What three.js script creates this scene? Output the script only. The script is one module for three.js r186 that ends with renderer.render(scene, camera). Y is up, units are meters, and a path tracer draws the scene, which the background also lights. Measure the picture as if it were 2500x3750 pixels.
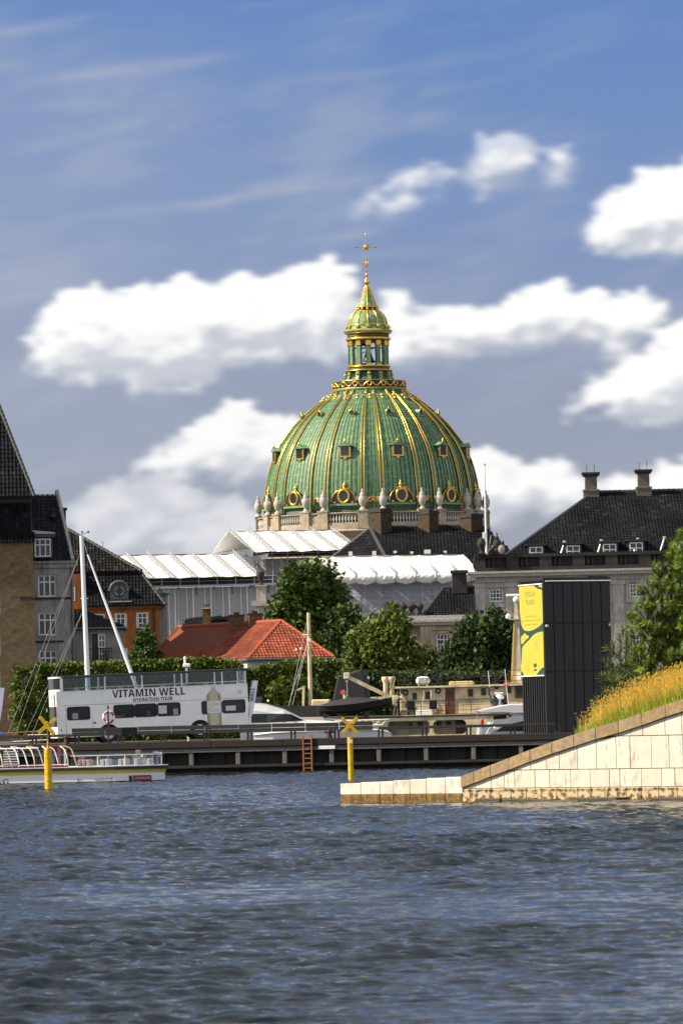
import * as THREE from 'three';
import { ImprovedNoise } from 'three/addons/math/ImprovedNoise.js';
import { mergeGeometries } from 'three/addons/utils/BufferGeometryUtils.js';
import { RoundedBoxGeometry } from 'three/addons/geometries/RoundedBoxGeometry.js';

// ---------- camera, sky, sun, exposure ----------
const scene = new THREE.Scene();
const F = 17160, PW = 2500, PH = 3750;                       // focal length and frame of the photograph, in its pixels
const camera = new THREE.PerspectiveCamera(2 * Math.atan(PH / 2 / F) * 180 / Math.PI, PW / PH, 1, 30000);
camera.rotation.order = 'YXZ';
camera.position.set(0, 2.65, 0);
camera.rotation.set(Math.atan(769 / F), 0, -1.36 * Math.PI / 180);
camera.focus = 300; camera.userData.fStop = 5.6;
camera.updateMatrixWorld(true);
const SUN = new THREE.Vector3(-0.74, 0.64, 0.10).normalize();
const sun = new THREE.DirectionalLight(0xffefd6, 4.8);
sun.position.copy(SUN).multiplyScalar(900).add(new THREE.Vector3(0, 0, -420));
sun.target.position.set(0, 0, -420);
sun.castShadow = true; sun.shadow.radius = 1; sun.shadow.mapSize.set(4096, 4096);
Object.assign(sun.shadow.camera, { left: -500, right: 500, top: 500, bottom: -500, near: 10, far: 2500 });
sun.name = 'sun'; scene.add(sun, sun.target);
const renderer = new THREE.WebGLRenderer({ antialias: true });
renderer.toneMapping = THREE.LinearToneMapping;
renderer.toneMappingExposure = 1.9;
renderer.shadowMap.enabled = true;

// ---------- helpers ----------
function rng(seed) { let a = seed >>> 0; return () => { a |= 0; a = a + 0x6D2B79F5 | 0; let t = Math.imul(a ^ a >>> 15, 1 | a); t = t + Math.imul(t ^ t >>> 7, 61 | t) ^ t; return ((t ^ t >>> 14) >>> 0) / 4294967296; }; }
const perlin = new ImprovedNoise();
const noise = (x, y, z = 0) => perlin.noise(x, y, z);
function fbm(x, y, z = 0, o = 4) { let s = 0, a = 0.5; for (let i = 0; i < o; i++) { s += a * perlin.noise(x, y, z); x = x * 2.03 + 7.1; y = y * 2.03 + 3.7; z = z * 2.03 + 1.3; a *= 0.5; } return s; }
const clamp = (v, a = 0, b = 1) => Math.min(b, Math.max(a, v));
const smooth = (a, b, v) => { const t = clamp((v - a) / (b - a)); return t * t * (3 - 2 * t); };
const lerp = (a, b, t) => a + (b - a) * t;
const V = (x, y, z) => new THREE.Vector3(x, y, z);
const tmpV = new THREE.Vector3();
// the point of the place that the photograph shows at a pixel, at a distance of D metres along the view
function at(px, py, D) {
  tmpV.set((px - PW / 2) / F, (PH / 2 - py) / F, -1).applyQuaternion(camera.quaternion);
  const k = D / -tmpV.z;
  return V(tmpV.x * k, 2.65 + tmpV.y * k, -D);
}
const mpp = D => D / F;                                      // metres per photograph pixel at a distance
const mix3 = (a, b, t) => [lerp(a[0], b[0], t), lerp(a[1], b[1], t), lerp(a[2], b[2], t)];

// ---------- sky: blue air, thin high streaks and sunlit cumulus ----------
{
  const w = 4096, h = 4096, data = new Float32Array(w * h * 4), inv = camera.quaternion.clone().invert(), dir = V(), RAD = Math.PI / 180;
  const stops = [[0, .40, .415, .455], [2.5, .345, .375, .45], [4.2, .30, .345, .475], [6, .215, .31, .53], [9, .125, .245, .545], [11, .15, .245, .45], [15, .32, .345, .40], [40, .27, .29, .33], [90, .14, .175, .26]];
  const air = el => { let s = 0; while (s < stops.length - 2 && el > stops[s + 1][0]) s++; const A = stops[s], B = stops[s + 1], t = clamp((el - A[0]) / (B[0] - A[0])); return [lerp(A[1], B[1], t) / 1.9, lerp(A[2], B[2], t) / 1.9, lerp(A[3], B[3], t) / 1.9]; };
  const C = (P, o = {}) => ({ P, soft: 1, thin: 0, lit: 1, ...o });
  const clouds = [                                             // outlines of the clouds in view
    C([[105, 1340], [125, 1250], [150, 1130], [200, 1095], [300, 1065], [420, 1070], [500, 1075], [600, 1030], [700, 1015], [790, 1030], [900, 1005], [1000, 1015], [1040, 985], [1120, 975], [1190, 955], [1240, 950], [1290, 1000], [1310, 1060], [1330, 1150], [1330, 1250], [1230, 1330], [1100, 1300], [950, 1330], [820, 1340], [770, 1400], [640, 1420], [520, 1440], [400, 1410], [300, 1390], [180, 1360]]),
    C([[1400, 1090], [1460, 1080], [1500, 1140], [1580, 1150], [1640, 1125], [1760, 1130], [1840, 1100], [1930, 1060], [2020, 1035], [2100, 1050], [2180, 1075], [2300, 1085], [2400, 1100], [2440, 1160], [2360, 1230], [2260, 1320], [2180, 1260], [2050, 1230], [1960, 1270], [1850, 1270], [1740, 1295], [1600, 1300], [1500, 1330], [1400, 1320]], { soft: 1.3 }),
    C([[2090, 1510], [2110, 1450], [2180, 1400], [2260, 1340], [2340, 1300], [2420, 1220], [2560, 1160], [2800, 1150], [2900, 1350], [2800, 1560], [2500, 1530], [2330, 1545], [2200, 1500]]),
    C([[2130, 890], [2160, 820], [2210, 740], [2290, 680], [2330, 640], [2420, 620], [2550, 590], [2750, 640], [2850, 850], [2700, 960], [2500, 930], [2340, 930], [2230, 915]]),
    C([[1715, 630], [1740, 560], [1770, 515], [1835, 495], [1910, 512], [1955, 550], [1945, 600], [1880, 645], [1820, 680], [1750, 690]], { soft: 2.2, thin: .45 }),
    C([[1990, 560], [2060, 540], [2090, 590], [2080, 650], [2030, 660]], { soft: 2.2, thin: .5 }),
    C([[1460, 650], [1580, 600], [1660, 640], [1600, 700], [1480, 690]], { soft: 2.6, thin: .85 }),
    C([[1340, 700], [1500, 690], [1560, 740], [1420, 800], [1330, 790]], { soft: 3, thin: .93 }),
    C([[520, 1720], [560, 1650], [640, 1620], [700, 1580], [760, 1530], [830, 1480], [910, 1480], [960, 1520], [1080, 1540], [1160, 1580], [1250, 1700], [1200, 1800], [900, 1760], [760, 1730], [640, 1740]], { soft: 1.2, lit: .9 }),
    C([[240, 1900], [280, 1840], [350, 1800], [480, 1750], [600, 1740], [680, 1780], [760, 1830], [860, 1830], [960, 1880], [1000, 2100], [250, 2120]], { soft: 2, lit: .5, thin: .35 }),
    C([[1650, 1700], [1720, 1640], [1800, 1670], [1880, 1700], [1990, 1690], [2080, 1720], [2150, 1740], [2180, 1830], [2100, 1880], [1950, 1880], [1820, 1920], [1650, 1950]], { soft: 1.3, lit: .92 }),
    C([[2200, 1790], [2260, 1750], [2340, 1740], [2420, 1700], [2600, 1690], [2620, 1860], [2250, 1860]], { soft: 1.2, lit: .95 }),
    C([[700, 1960], [900, 1890], [1000, 1960], [1000, 2100], [700, 2100]], { soft: 2, lit: .5, thin: .3 }),
  ];
  for (const c of clouds) { const xs = c.P.map(p => p[0]), ys = c.P.map(p => p[1]); c.b = [Math.min(...xs) - 130, Math.max(...xs) + 130, Math.min(...ys) - 130, Math.max(...ys) + 130]; }
  function sdf(P, x, y) {                                      // distance to the outline, positive inside
    let m = 1e9, s = -1;
    for (let i = 0, j = P.length - 1; i < P.length; j = i++) { const a = P[i], b = P[j], dx = b[0] - a[0], dy = b[1] - a[1], t = clamp(((x - a[0]) * dx + (y - a[1]) * dy) / (dx * dx + dy * dy)); m = Math.min(m, Math.hypot(x - a[0] - t * dx, y - a[1] - t * dy)); if ((a[1] > y) !== (b[1] > y) && x < dx * (y - a[1]) / dy + a[0]) s = -s; }
    return m * s;
  }
  const billow = (x, y, z) => { let s = 0, a = 1; for (let i = 0; i < 4; i++) { s += a * (1 - 2.2 * Math.abs(noise(x, y, z))); x = x * 2.1 + 5; y = y * 2.1 + 9; a *= .5; } return s / 1.9; };
  const body = (c, x, y) => sdf(c.P, x + 46 * fbm(x / 95, y / 85, 4, 3), y + 46 * fbm(x / 95, y / 85, 9, 3)) / 62 + .75 * (billow(x / 170, y / 130, 3) - .30) + .62 * fbm(x / 58, y / 42, 6, 3);
  function inView(x, y, c) {
    for (const k of clouds) {
      if (x < k.b[0] || x > k.b[1] || y < k.b[2] || y > k.b[3]) continue;
      const d = body(k, x, y), low = smooth(k.b[2] + 130, k.b[3] - 130, y), soft = k.soft * lerp(.22, 1.15, low); if (d < -.5 * soft) continue;
      const a = smooth(-.32 * soft, .62 * soft, d) * (1 - k.thin * smooth(-.2, .35, fbm(x / 120, y / 80, 2, 4) + .1)); if (a <= 0) continue;
      const cap = v => Math.min(v, 2.4), near = cap(d) - cap(body(k, x - 16, y - 22)), wide = cap(d) - cap(body(k, x - 42, y - 62)); // what stands between here and the sun
      const light = clamp(.62 + .44 * near + .26 * wide - .24 * low + .75 * fbm(x / 95, y / 62, 8, 4));
      const lit = mix3([.295, .31, .345], [.545, .543, .535], smooth(-.1, .85, light)); c = mix3(c, mix3([.25, .268, .31], lit, k.lit), a);
    }
    return c;
  }
  const cw = 1024, ch = 512, coarse = new Float32Array(cw * ch * 3);      // all round: air, streaks, cumulus thickened and brightened out of view as fill light
  for (let j = 0; j < ch; j++) for (let i = 0; i < cw; i++) {
    const el = ((j + .5) / ch - .5) * 180, az = ((i + .5) / cw - .5) * 2 * Math.PI, ca = Math.cos(az), sa = Math.sin(az); let c = air(Math.max(0, el));
    if (el > 0) {
      const n = fbm(ca * 7 + 2, el * .26, sa * 7, 5), th = lerp(lerp(.02, -.12, smooth(.1, .6, sa)), -.14, smooth(20, 26, el)), cl = smooth(th, th + .24, n) * smooth(75, 30, el) * smooth(0, 3, el), ahead = smooth(.80, .95, -sa) * smooth(60, 35, el);
      const up = fbm(ca * 7 + 2, (el + 2.2) * .26, sa * 7, 5); c = mix3(c, mix3([.82, .815, .80], [.38, .40, .44], smooth(.05, .5, up + .1)), cl * (1 - ahead));
    }
    coarse.set(c, (j * cw + i) * 3);
  }
  for (let j = 0; j < h; j++) {
    const el = ((j + .5) / h - .5) * 180, y = Math.sin(el * RAD), ce = Math.cos(el * RAD), v = clamp((j + .5) / h * ch - .5, 0, ch - 1.001), j0 = v | 0, fv = v - j0;
    for (let i = 0; i < w; i++) {
      const az = ((i + .5) / w - .5) * 2 * Math.PI, k = (j * w + i) * 4, u = ((i + .5) / w * cw - .5 + cw) % cw, i0 = u | 0, i1 = (i0 + 1) % cw, fu = u - i0;
      for (let q = 0; q < 3; q++) data[k + q] = lerp(lerp(coarse[(j0 * cw + i0) * 3 + q], coarse[(j0 * cw + i1) * 3 + q], fu), lerp(coarse[(j0 * cw + cw + i0) * 3 + q], coarse[(j0 * cw + cw + i1) * 3 + q], fu), fv);
      data[k + 3] = 1;
      const a = (az + Math.PI / 2) / RAD;                      // degrees to the right of straight ahead
      if (el <= 0 || el > 14 || Math.abs(a) > 9) continue;
      dir.set(Math.cos(az) * ce, y, Math.sin(az) * ce).applyQuaternion(inv);
      const px = PW / 2 + dir.x / -dir.z * F, py = PH / 2 - dir.y / -dir.z * F;
      let c = [data[k], data[k + 1], data[k + 2]];
      const s1 = px / 900 + py / 2600, s2 = py / 300 + px / 1500;
      const sk = py + px * .16; let veil = .42 * smooth(-.15, .45, fbm(s1 * 1.6, s2, 2, 5) + .3 * fbm(s1 * 3, s2 * 4, 7, 3)) * smooth(-300, 500, py) + .30 * smooth(1700, 0, px) * smooth(-200, 400, py) + .34 * smooth(.02, .42, fbm(px / 700, sk / 75, 12, 4)) * smooth(1500, 900, py) * smooth(2300, 1200, px);
      veil += .34 * smooth(26, 0, Math.abs(py - (800 - (px - 250) * .13 + 16 * fbm(px / 300, 1, 1)))) * smooth(150, 500, px) * smooth(1500, 1150, px) * (.6 + fbm(px / 200, py / 60, 3));
      c = mix3(c, [.222, .246, .302], clamp(veil));
      c = inView(px, py, c); data[k] = c[0]; data[k + 1] = c[1]; data[k + 2] = c[2];
    }
  }
  const sky = new THREE.DataTexture(data, w, h, THREE.RGBAFormat, THREE.FloatType);
  sky.mapping = THREE.EquirectangularReflectionMapping; sky.magFilter = THREE.LinearFilter; sky.minFilter = THREE.LinearFilter; sky.needsUpdate = true;
  scene.background = sky; scene.environment = sky;
}

// ---------- scene building helpers ----------
const taken = new Map();
function numbered(n) { const k = taken.get(n) || 0; taken.set(n, k + 1); return k ? n + '_' + String(k).padStart(3, '0') : n; }
function shadows(o) { o.castShadow = true; o.receiveShadow = true; return o; }
function thing(name, label, category, pos = [0, 0, 0], group, turn = 0) {
  const g = new THREE.Group(); g.name = numbered(name); g.position.set(pos[0], pos[1], pos[2]); g.rotation.y = turn;
  g.userData = { label, category }; if (group) g.userData.group = group; scene.add(g); return g;
}
function metricUV(g) {                                       // texture coordinates in metres, by the way each face points
  if (g.index) g = g.toNonIndexed();
  const p = g.attributes.position, n = p.count, uv = new Float32Array(n * 2), a = V(), b = V(), c = V(), e = V(), d = V();
  for (let i = 0; i < n; i += 3) {
    a.fromBufferAttribute(p, i); b.fromBufferAttribute(p, i + 1); c.fromBufferAttribute(p, i + 2);
    e.subVectors(b, a).cross(d.subVectors(c, a)); const x = Math.abs(e.x), y = Math.abs(e.y), z = Math.abs(e.z);
    for (let k = 0; k < 3; k++) { const q = [a, b, c][k], o = (i + k) * 2; if (z >= x && z >= y) { uv[o] = q.x; uv[o + 1] = q.y; } else if (x >= y) { uv[o] = q.z; uv[o + 1] = q.y; } else { uv[o] = q.x; uv[o + 1] = q.z; } }
  }
  g.setAttribute('uv', new THREE.BufferAttribute(uv, 2)); return g;
}
function join(list) {
  list = list.flat(Infinity).map(g => g.index ? g.toNonIndexed() : g);
  const keep = ['position', 'normal', 'uv']; const col = list.some(g => g.attributes.color);
  for (const g of list) {
    for (const k of Object.keys(g.attributes)) if (!keep.includes(k) && !(k === 'color' && col)) g.deleteAttribute(k);
    if (!g.attributes.uv) g.setAttribute('uv', new THREE.BufferAttribute(new Float32Array(g.attributes.position.count * 2), 2));
    if (!g.attributes.normal) g.computeVertexNormals();
  }
  return list.length === 1 ? list[0] : mergeGeometries(list, false);
}
function part(name, geos, mat, parent) {
  let g = join([geos]);
  if (mat.userData.metric) g = metricUV(g);
  const m = shadows(new THREE.Mesh(g, mat)); m.name = name; parent.add(m); return m;
}
function shared(name, geo, mat, parent, x = 0, y = 0, z = 0, ry = 0) { const m = shadows(new THREE.Mesh(geo, mat)); m.name = name; m.position.set(x, y, z); if (ry) m.rotation.y = ry; parent.add(m); return m; }
function structure(name, geos, mat, kind = 'structure') { const m = part(name, geos, mat, scene); m.userData = { kind }; return m; }
const box = (x0, x1, y0, y1, z0, z1) => new THREE.BoxGeometry(Math.abs(x1 - x0), Math.abs(y1 - y0), Math.abs(z1 - z0)).translate((x0 + x1) / 2, (y0 + y1) / 2, (z0 + z1) / 2);
const rbox = (x0, x1, y0, y1, z0, z1, r = 0.02, s = 2) => new RoundedBoxGeometry(Math.abs(x1 - x0), Math.abs(y1 - y0), Math.abs(z1 - z0), s, Math.min(r, Math.abs(x1 - x0) / 2.05, Math.abs(y1 - y0) / 2.05, Math.abs(z1 - z0) / 2.05)).translate((x0 + x1) / 2, (y0 + y1) / 2, (z0 + z1) / 2);
const cyl = (r0, r1, x, y0, y1, z, n = 12) => new THREE.CylinderGeometry(r1, r0, y1 - y0, n).translate(x, (y0 + y1) / 2, z);
function bar(a, b, r, n = 6, r2 = r) {                       // round bar between two points
  const A = V(...a), B = V(...b), d = B.clone().sub(A), g = new THREE.CylinderGeometry(r2, r, d.length(), n);
  g.applyQuaternion(new THREE.Quaternion().setFromUnitVectors(V(0, 1, 0), d.clone().normalize())); const m = A.add(B).multiplyScalar(.5); return g.translate(m.x, m.y, m.z);
}
function beam(a, b, w, h) {                                  // square bar between two points
  const A = V(...a), B = V(...b), d = B.clone().sub(A), g = new THREE.BoxGeometry(w, h, d.length());
  const m = new THREE.Matrix4().lookAt(B, A, V(0, 1, 0)); if (Math.abs(d.clone().normalize().y) > .999) m.lookAt(B, A, V(0, 0, 1));
  g.applyMatrix4(m); const c = A.add(B).multiplyScalar(.5); return g.translate(c.x, c.y, c.z);
}
const lathe = (pts, n = 24, x = 0, y = 0, z = 0) => new THREE.LatheGeometry(pts.map(p => new THREE.Vector2(p[0], p[1])), n).translate(x, y, z);
function tube(pts, r, seg = 24, n = 6) { return new THREE.TubeGeometry(new THREE.CatmullRomCurve3(pts.map(p => V(...p))), seg, r, n); }
function prism(pts, z0, z1) {                                // outline in x,y pushed from z0 to z1
  const s = new THREE.Shape(pts.map(p => new THREE.Vector2(p[0], p[1])));
  return new THREE.ExtrudeGeometry(s, { depth: Math.abs(z1 - z0), bevelEnabled: false }).translate(0, 0, Math.min(z0, z1));
}
function poly(pts) {                                         // flat face through the points
  const p = []; for (let i = 1; i < pts.length - 1; i++) p.push(...pts[0], ...pts[i], ...pts[i + 1]);
  const g = new THREE.BufferGeometry(); g.setAttribute('position', new THREE.Float32BufferAttribute(p, 3)); g.computeVertexNormals(); return g;
}
function slab(pts, th = 0.1) {                               // a flat polygon with thickness, pushed back along its normal
  const n = V().subVectors(V(...pts[1]), V(...pts[0])).cross(V().subVectors(V(...pts[2]), V(...pts[0]))).normalize().multiplyScalar(-th);
  const q = pts.map(p => [p[0] + n.x, p[1] + n.y, p[2] + n.z]); const out = [poly(pts), poly([...q].reverse())];
  for (let i = 0; i < pts.length; i++) { const j = (i + 1) % pts.length; out.push(poly([pts[j], pts[i], q[i], q[j]])); }
  return join(out);
}
// ---------- textures and materials ----------
function tex(w, h, rep, fn, srgb = true) {
  const d = new Uint8Array(w * h * 4);
  for (let j = 0; j < h; j++) for (let i = 0; i < w; i++) { const c = fn(i / w, j / h, i, j), k = (j * w + i) * 4; if (typeof c === 'number') { d[k] = d[k + 1] = d[k + 2] = clamp(c) * 255; } else { d[k] = clamp(c[0]) * 255; d[k + 1] = clamp(c[1]) * 255; d[k + 2] = clamp(c[2]) * 255; } d[k + 3] = 255; }
  const t = new THREE.DataTexture(d, w, h, THREE.RGBAFormat); t.magFilter = THREE.LinearFilter; t.minFilter = THREE.LinearMipmapLinearFilter; t.generateMipmaps = true;
  t.wrapS = t.wrapT = THREE.RepeatWrapping; if (rep) t.repeat.set(1 / rep[0], 1 / rep[1]); if (srgb) t.colorSpace = THREE.SRGBColorSpace; t.needsUpdate = true; return t;
}
// noise that repeats over the unit square
function tile(u, v, f, o = 4, z = 0) { let s = 0, a = 0.5; for (let i = 0; i < o; i++) { const A = noise(u * f, v * f, z), B = noise((u - 1) * f, v * f, z), C = noise(u * f, (v - 1) * f, z), D = noise((u - 1) * f, (v - 1) * f, z); const su = smooth(0, 1, u), sv = smooth(0, 1, v); s += a * lerp(lerp(A, B, su), lerp(C, D, su), sv); f *= 2; a *= .5; z += 9.7; } return s; }
const mul = (c, k) => [c[0] * k, c[1] * k, c[2] * k];
const lin = (r, g, b) => new THREE.Color().setRGB(r, g, b);
function mat(r, g, b, rough = .8, o = {}) { const { metric, ...rest } = o; const m = new THREE.MeshStandardMaterial({ color: lin(r, g, b), roughness: rough, ...rest }); m.userData.metric = !!metric; return m; }
const grime = tex(512, 512, [4, 4], (u, v) => .82 + .42 * tile(u, v, 5, 6) + .1 * tile(u, v, 40, 3, 4));          // patches and grain, white in the mean
const grimeFine = tex(512, 512, [1.6, 1.6], (u, v) => .84 + .35 * tile(u, v, 9, 5, 3) + .22 * tile(u, v, 60, 2, 8));
const streak = tex(512, 512, [5, 5], (u, v) => .84 + .5 * tile(u, v, 4, 5, 1) * .6 + .35 * tile(u, (v * .12) % 1, 38, 3, 6));
const grainBump = tex(256, 256, [.8, .8], (u, v) => .5 + .5 * tile(u, v, 18, 4, 2), false);
const metric = true;
const M = {};
// ---------- water ----------
{
  const rnd = rng(11), waves = [];
  for (let i = 0; i < 72; i++) {
    const lam = 0.17 * Math.pow(14, Math.pow(rnd(), 1.05)), th = 1.42 + (rnd() + rnd() + rnd() - 1.5) * 1.0, k = 2 * Math.PI / lam;
    waves.push([k * Math.cos(th), k * Math.sin(th), rnd() * 6.283, 0.0058 * Math.pow(lam, 0.60)]);
  }
  const height = (x, z) => {
    let s = 0; const wx = x + .25 * Math.sin(z * .31 + x * .17), gust = .92 + .95 * (noise(x * .10, z * .05, 3.3) + .7 * noise(x * .34, z * .17, 1.1));
    for (const w of waves) { s += w[3] * Math.sin(w[0] * wx + w[1] * z + w[2]); }
    s *= clamp(gust, .35, 1.6);
    return s + .02;                  // crests a little sharper than troughs
  };
  const rows = 1350, cols = 460, D0 = 34, D1 = 275, P = [], I = [];
  for (let r = 0; r <= rows; r++) { const D = D0 * Math.pow(D1 / D0, r / rows), hw = D * .125 + 3; for (let c = 0; c <= cols; c++) { const x = hw * (c / cols * 2 - 1); P.push(x, height(x, -D), -D); } }
  for (let r = 0; r < rows; r++) for (let c = 0; c < cols; c++) { const a = r * (cols + 1) + c, b = a + cols + 1; I.push(a, a + 1, b, a + 1, b + 1, b); }
  const g = new THREE.BufferGeometry(); g.setAttribute('position', new THREE.Float32BufferAttribute(P, 3)); g.setIndex(I); g.computeVertexNormals();
  const uv = new Float32Array(P.length / 3 * 2); for (let i = 0; i < uv.length / 2; i++) { uv[2 * i] = P[3 * i]; uv[2 * i + 1] = P[3 * i + 2]; } g.setAttribute('uv', new THREE.BufferAttribute(uv, 2));
  const ripple = tex(512, 512, [2.2, 2.2], (u, v) => .5 + .6 * tile(u, v, 14, 3, 5), false);
  M.water = new THREE.MeshPhysicalMaterial({ color: lin(.006, .010, .014), roughness: .09, ior: 1.33, bumpMap: ripple, bumpScale: .028 });
  const w = shadows(new THREE.Mesh(g, M.water)); w.name = 'harbour_water'; w.userData = { kind: 'structure' }; scene.add(w);
  const far = new THREE.PlaneGeometry(3000, 700, 1, 1).rotateX(-Math.PI / 2).translate(0, -.1, 20);
  structure('water', metricUV(far), M.water);
}
// ---------- materials ----------
const copperTex = tex(512, 512, [3, 3], (u, v) => { const n = tile(u, v, 4, 5), m = tile(u, (v * .2) % 1, 30, 3, 7), row = Math.abs(((v * 4) % 1) - .5) > .47 ? .72 : 1; return mul(mix3([.80, .95, .86], [1.0, 1.0, .86], clamp(.5 + n * 1.6)), (.94 + .30 * n + .5 * m - .35 * smooth(.1, .35, m)) * row); });
M.copper = [[.19, .305, .20], [.165, .28, .19], [.22, .335, .20], [.145, .25, .18]].map(c => mat(...c, .55, { map: copperTex, metric, bumpMap: grainBump, bumpScale: .02 }));
M.copperDark = mat(.05, .085, .07, .6, { map: copperTex, metric });
M.gold = mat(.74, .46, .09, .3, { metalness: .85 });
M.black = mat(.012, .013, .016, .5);
M.glassDark = new THREE.MeshPhysicalMaterial({ color: lin(.018, .022, .028), roughness: .08, specularIntensity: 1 });
M.stone = mat(.48, .40, .30, .9, { map: streak, metric, bumpMap: grainBump, bumpScale: .02 });
M.stoneGrey = mat(.53, .49, .45, .9, { map: streak, metric, bumpMap: grainBump, bumpScale: .02 });
M.stonePale = mat(.58, .55, .50, .85, { map: grimeFine, metric });
M.stoneBlack = mat(.042, .039, .037, .9, { map: grime, metric, bumpMap: grainBump, bumpScale: .03 });
M.steel = mat(.45, .47, .5, .45, { metalness: .6 });
M.white = mat(.80, .80, .80, .5);
M.whiteFrame = mat(.74, .76, .79, .5);

// ---------- domed church ----------
{
  const O = at(1362, 1855, 780), g = thing('domed_church', 'church with a green copper dome, gilded ribs, lantern and golden cross', 'church', [O.x, 0, O.z]);
  const H = O.y, up = geo => geo.translate(0, H, 0), deg = Math.PI / 180, vis = a => Math.abs(((a + 540) % 360) - 180) < 101;
  const prof = [[17.75, -1.6], [17.7, .4], [17.6, 2.1], [17.2, 4.7], [16.4, 7.6], [15.35, 9.9], [14.05, 11.75], [12.75, 13.45], [10.8, 15.4], [8.75, 17.1], [6.95, 18.35], [6.0, 19.2]];
  const curve = new THREE.CatmullRomCurve3(prof.map(p => V(p[0], p[1], 0))), NP = 30, PR = curve.getSpacedPoints(NP);
  const rAt = y => { for (let i = 0; i < NP; i++) if (PR[i + 1].y >= y) { const t = (y - PR[i].y) / (PR[i + 1].y - PR[i].y); return lerp(PR[i].x, PR[i + 1].x, t); } return PR[NP].x; };
  // a strip of the dome between two angles, with its standing edges
  function strip(a0, a1, off, seam) {
    const P = [], prof = [[a0, seam], [a0 + .28, seam], [a0 + .34, 0], [a1 - (seam < .08 ? .42 : 0), 0]], n = prof.length;
    for (let i = 0; i <= NP; i++) for (const [a, o] of prof) { const r = PR[i].x + off + o; P.push(r * Math.sin(a * deg), PR[i].y + o * .3, r * Math.cos(a * deg)); }
    const I = []; for (let i = 0; i < NP; i++) for (let k = 0; k < n - 1; k++) { const q = i * n + k; I.push(q, q + 1, q + n, q + 1, q + n + 1, q + n); }
    const b = new THREE.BufferGeometry(); b.setAttribute('position', new THREE.Float32BufferAttribute(P, 3)); b.setIndex(I); const t = b.toNonIndexed(); t.computeVertexNormals();
    const uv = []; for (let i = 0; i < t.attributes.position.count; i++) { const x = t.attributes.position.getX(i), z = t.attributes.position.getZ(i); uv.push(Math.atan2(x, z) * 16, t.attributes.position.getY(i)); } t.setAttribute('uv', new THREE.Float32BufferAttribute(uv, 2)); return t;
  }
  part('dome_shell', up(lathe(PR.map(p => [p.x - .12, p.y]), 96)), M.copperDark, g);
  const cop = M.copper.map(m => { const c = m.clone(); c.userData = {}; return c; }), rnd = rng(5);
  for (let k = 0; k < 12; k++) {
    const c = k * 30;
    const bays = [[c - 4.0, c + 4.0, 4], [c + 6.3, c + 23.7, 7]];
    for (const [b0, b1, n] of bays) for (let s = 0; s < n; s++) { const a0 = lerp(b0, b1, s / n), a1 = lerp(b0, b1, (s + 1) / n); if (vis((a0 + a1) / 2)) part('copper_strip', up(strip(a0, a1, 0, .07)), cop[rnd() * 4 | 0], g); }
    for (const a of [c - 5.15, c + 5.15]) if (vis(a)) {        // rib: copper bed with two gilded rolls
      const rib = part('dome_rib', up(strip(a - 1.15, a + 1.15, .16, .1)), cop[1], g);
      const rolls = []; for (const s of [-.92, .92]) rolls.push(new THREE.TubeGeometry(new THREE.CatmullRomCurve3(PR.map(p => V((p.x + .26) * Math.sin((a + s) * deg), p.y, (p.x + .26) * Math.cos((a + s) * deg)))), 40, .066, 6));
      part('gilded_roll', up(join(rolls)), M.gold, rib);
      part('rib_scroll', up(join([new THREE.SphereGeometry(.26, 8, 6).translate(0, 18.5, 7.0), box(-.15, .15, 18.5, 19.15, 6.35, 6.75)]).rotateY(a * deg)), M.gold, rib);
    }
  }
  const put = (geos, a) => up(join([geos]).rotateY(a * deg)), lo = geo => geo.translate(0, H - 1.1, 0), putL = (geos, a) => lo(join([geos]).rotateY(a * deg)), upG = geo => geo.translate(0, H - .1, 0), putG = (geos, a) => upG(join([geos]).rotateY(a * deg)), putF = (geos, a) => put(geos, a).translate(0, -.8, 0);
  for (let k = 0; k < 12; k++) {
    const a = k * 30 + 15; if (!vis(a)) continue;
    // foot dormer: dark arched housing with a gilded oval window
    { const r = 17.9, arch = new THREE.Shape(); arch.moveTo(-2.1, 0); arch.lineTo(2.1, 0); arch.absarc(0, .35, 2.1, 0, Math.PI, false);
      const d = part('foot_dormer', putF([new THREE.ExtrudeGeometry(arch, { depth: 1.2, bevelEnabled: false, curveSegments: 16 }).translate(0, .55, r - .9)], a), M.black, g);
      part('gilded_ring', putF([new THREE.TorusGeometry(.9, .19, 8, 24).scale(1, 1.15, 1).translate(0, 1.78, r + .34)], a), M.gold, d);
      part('pane', putF([new THREE.CircleGeometry(.82, 20).scale(1, 1.15, 1).translate(0, 1.78, r + .335)], a), M.glassDark, d);
      part('gilded_moulding', putF([new THREE.TorusGeometry(2.05, .07, 6, 24, Math.PI).translate(0, .9, r + .33), box(-.9, .9, 2.95, 3.1, r + .1, r + .5), box(-1.7, -1.3, .7, .9, r + .3, r + .5), box(1.3, 1.7, .7, .9, r + .3, r + .5)], a), M.gold, d);
      part('finial', putF([new THREE.SphereGeometry(.32, 10, 8).translate(0, 3.55, r - .2), new THREE.ConeGeometry(.18, .6, 8).translate(0, 4.05, r - .2), cyl(.3, .2, 0, 2.95, 3.3, r - .2, 8)], a), M.gold, d);
      part('sill', putF([box(-2.35, 2.35, .25, .6, r - .8, r + .5)], a), M.copper[0], d); }
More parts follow.
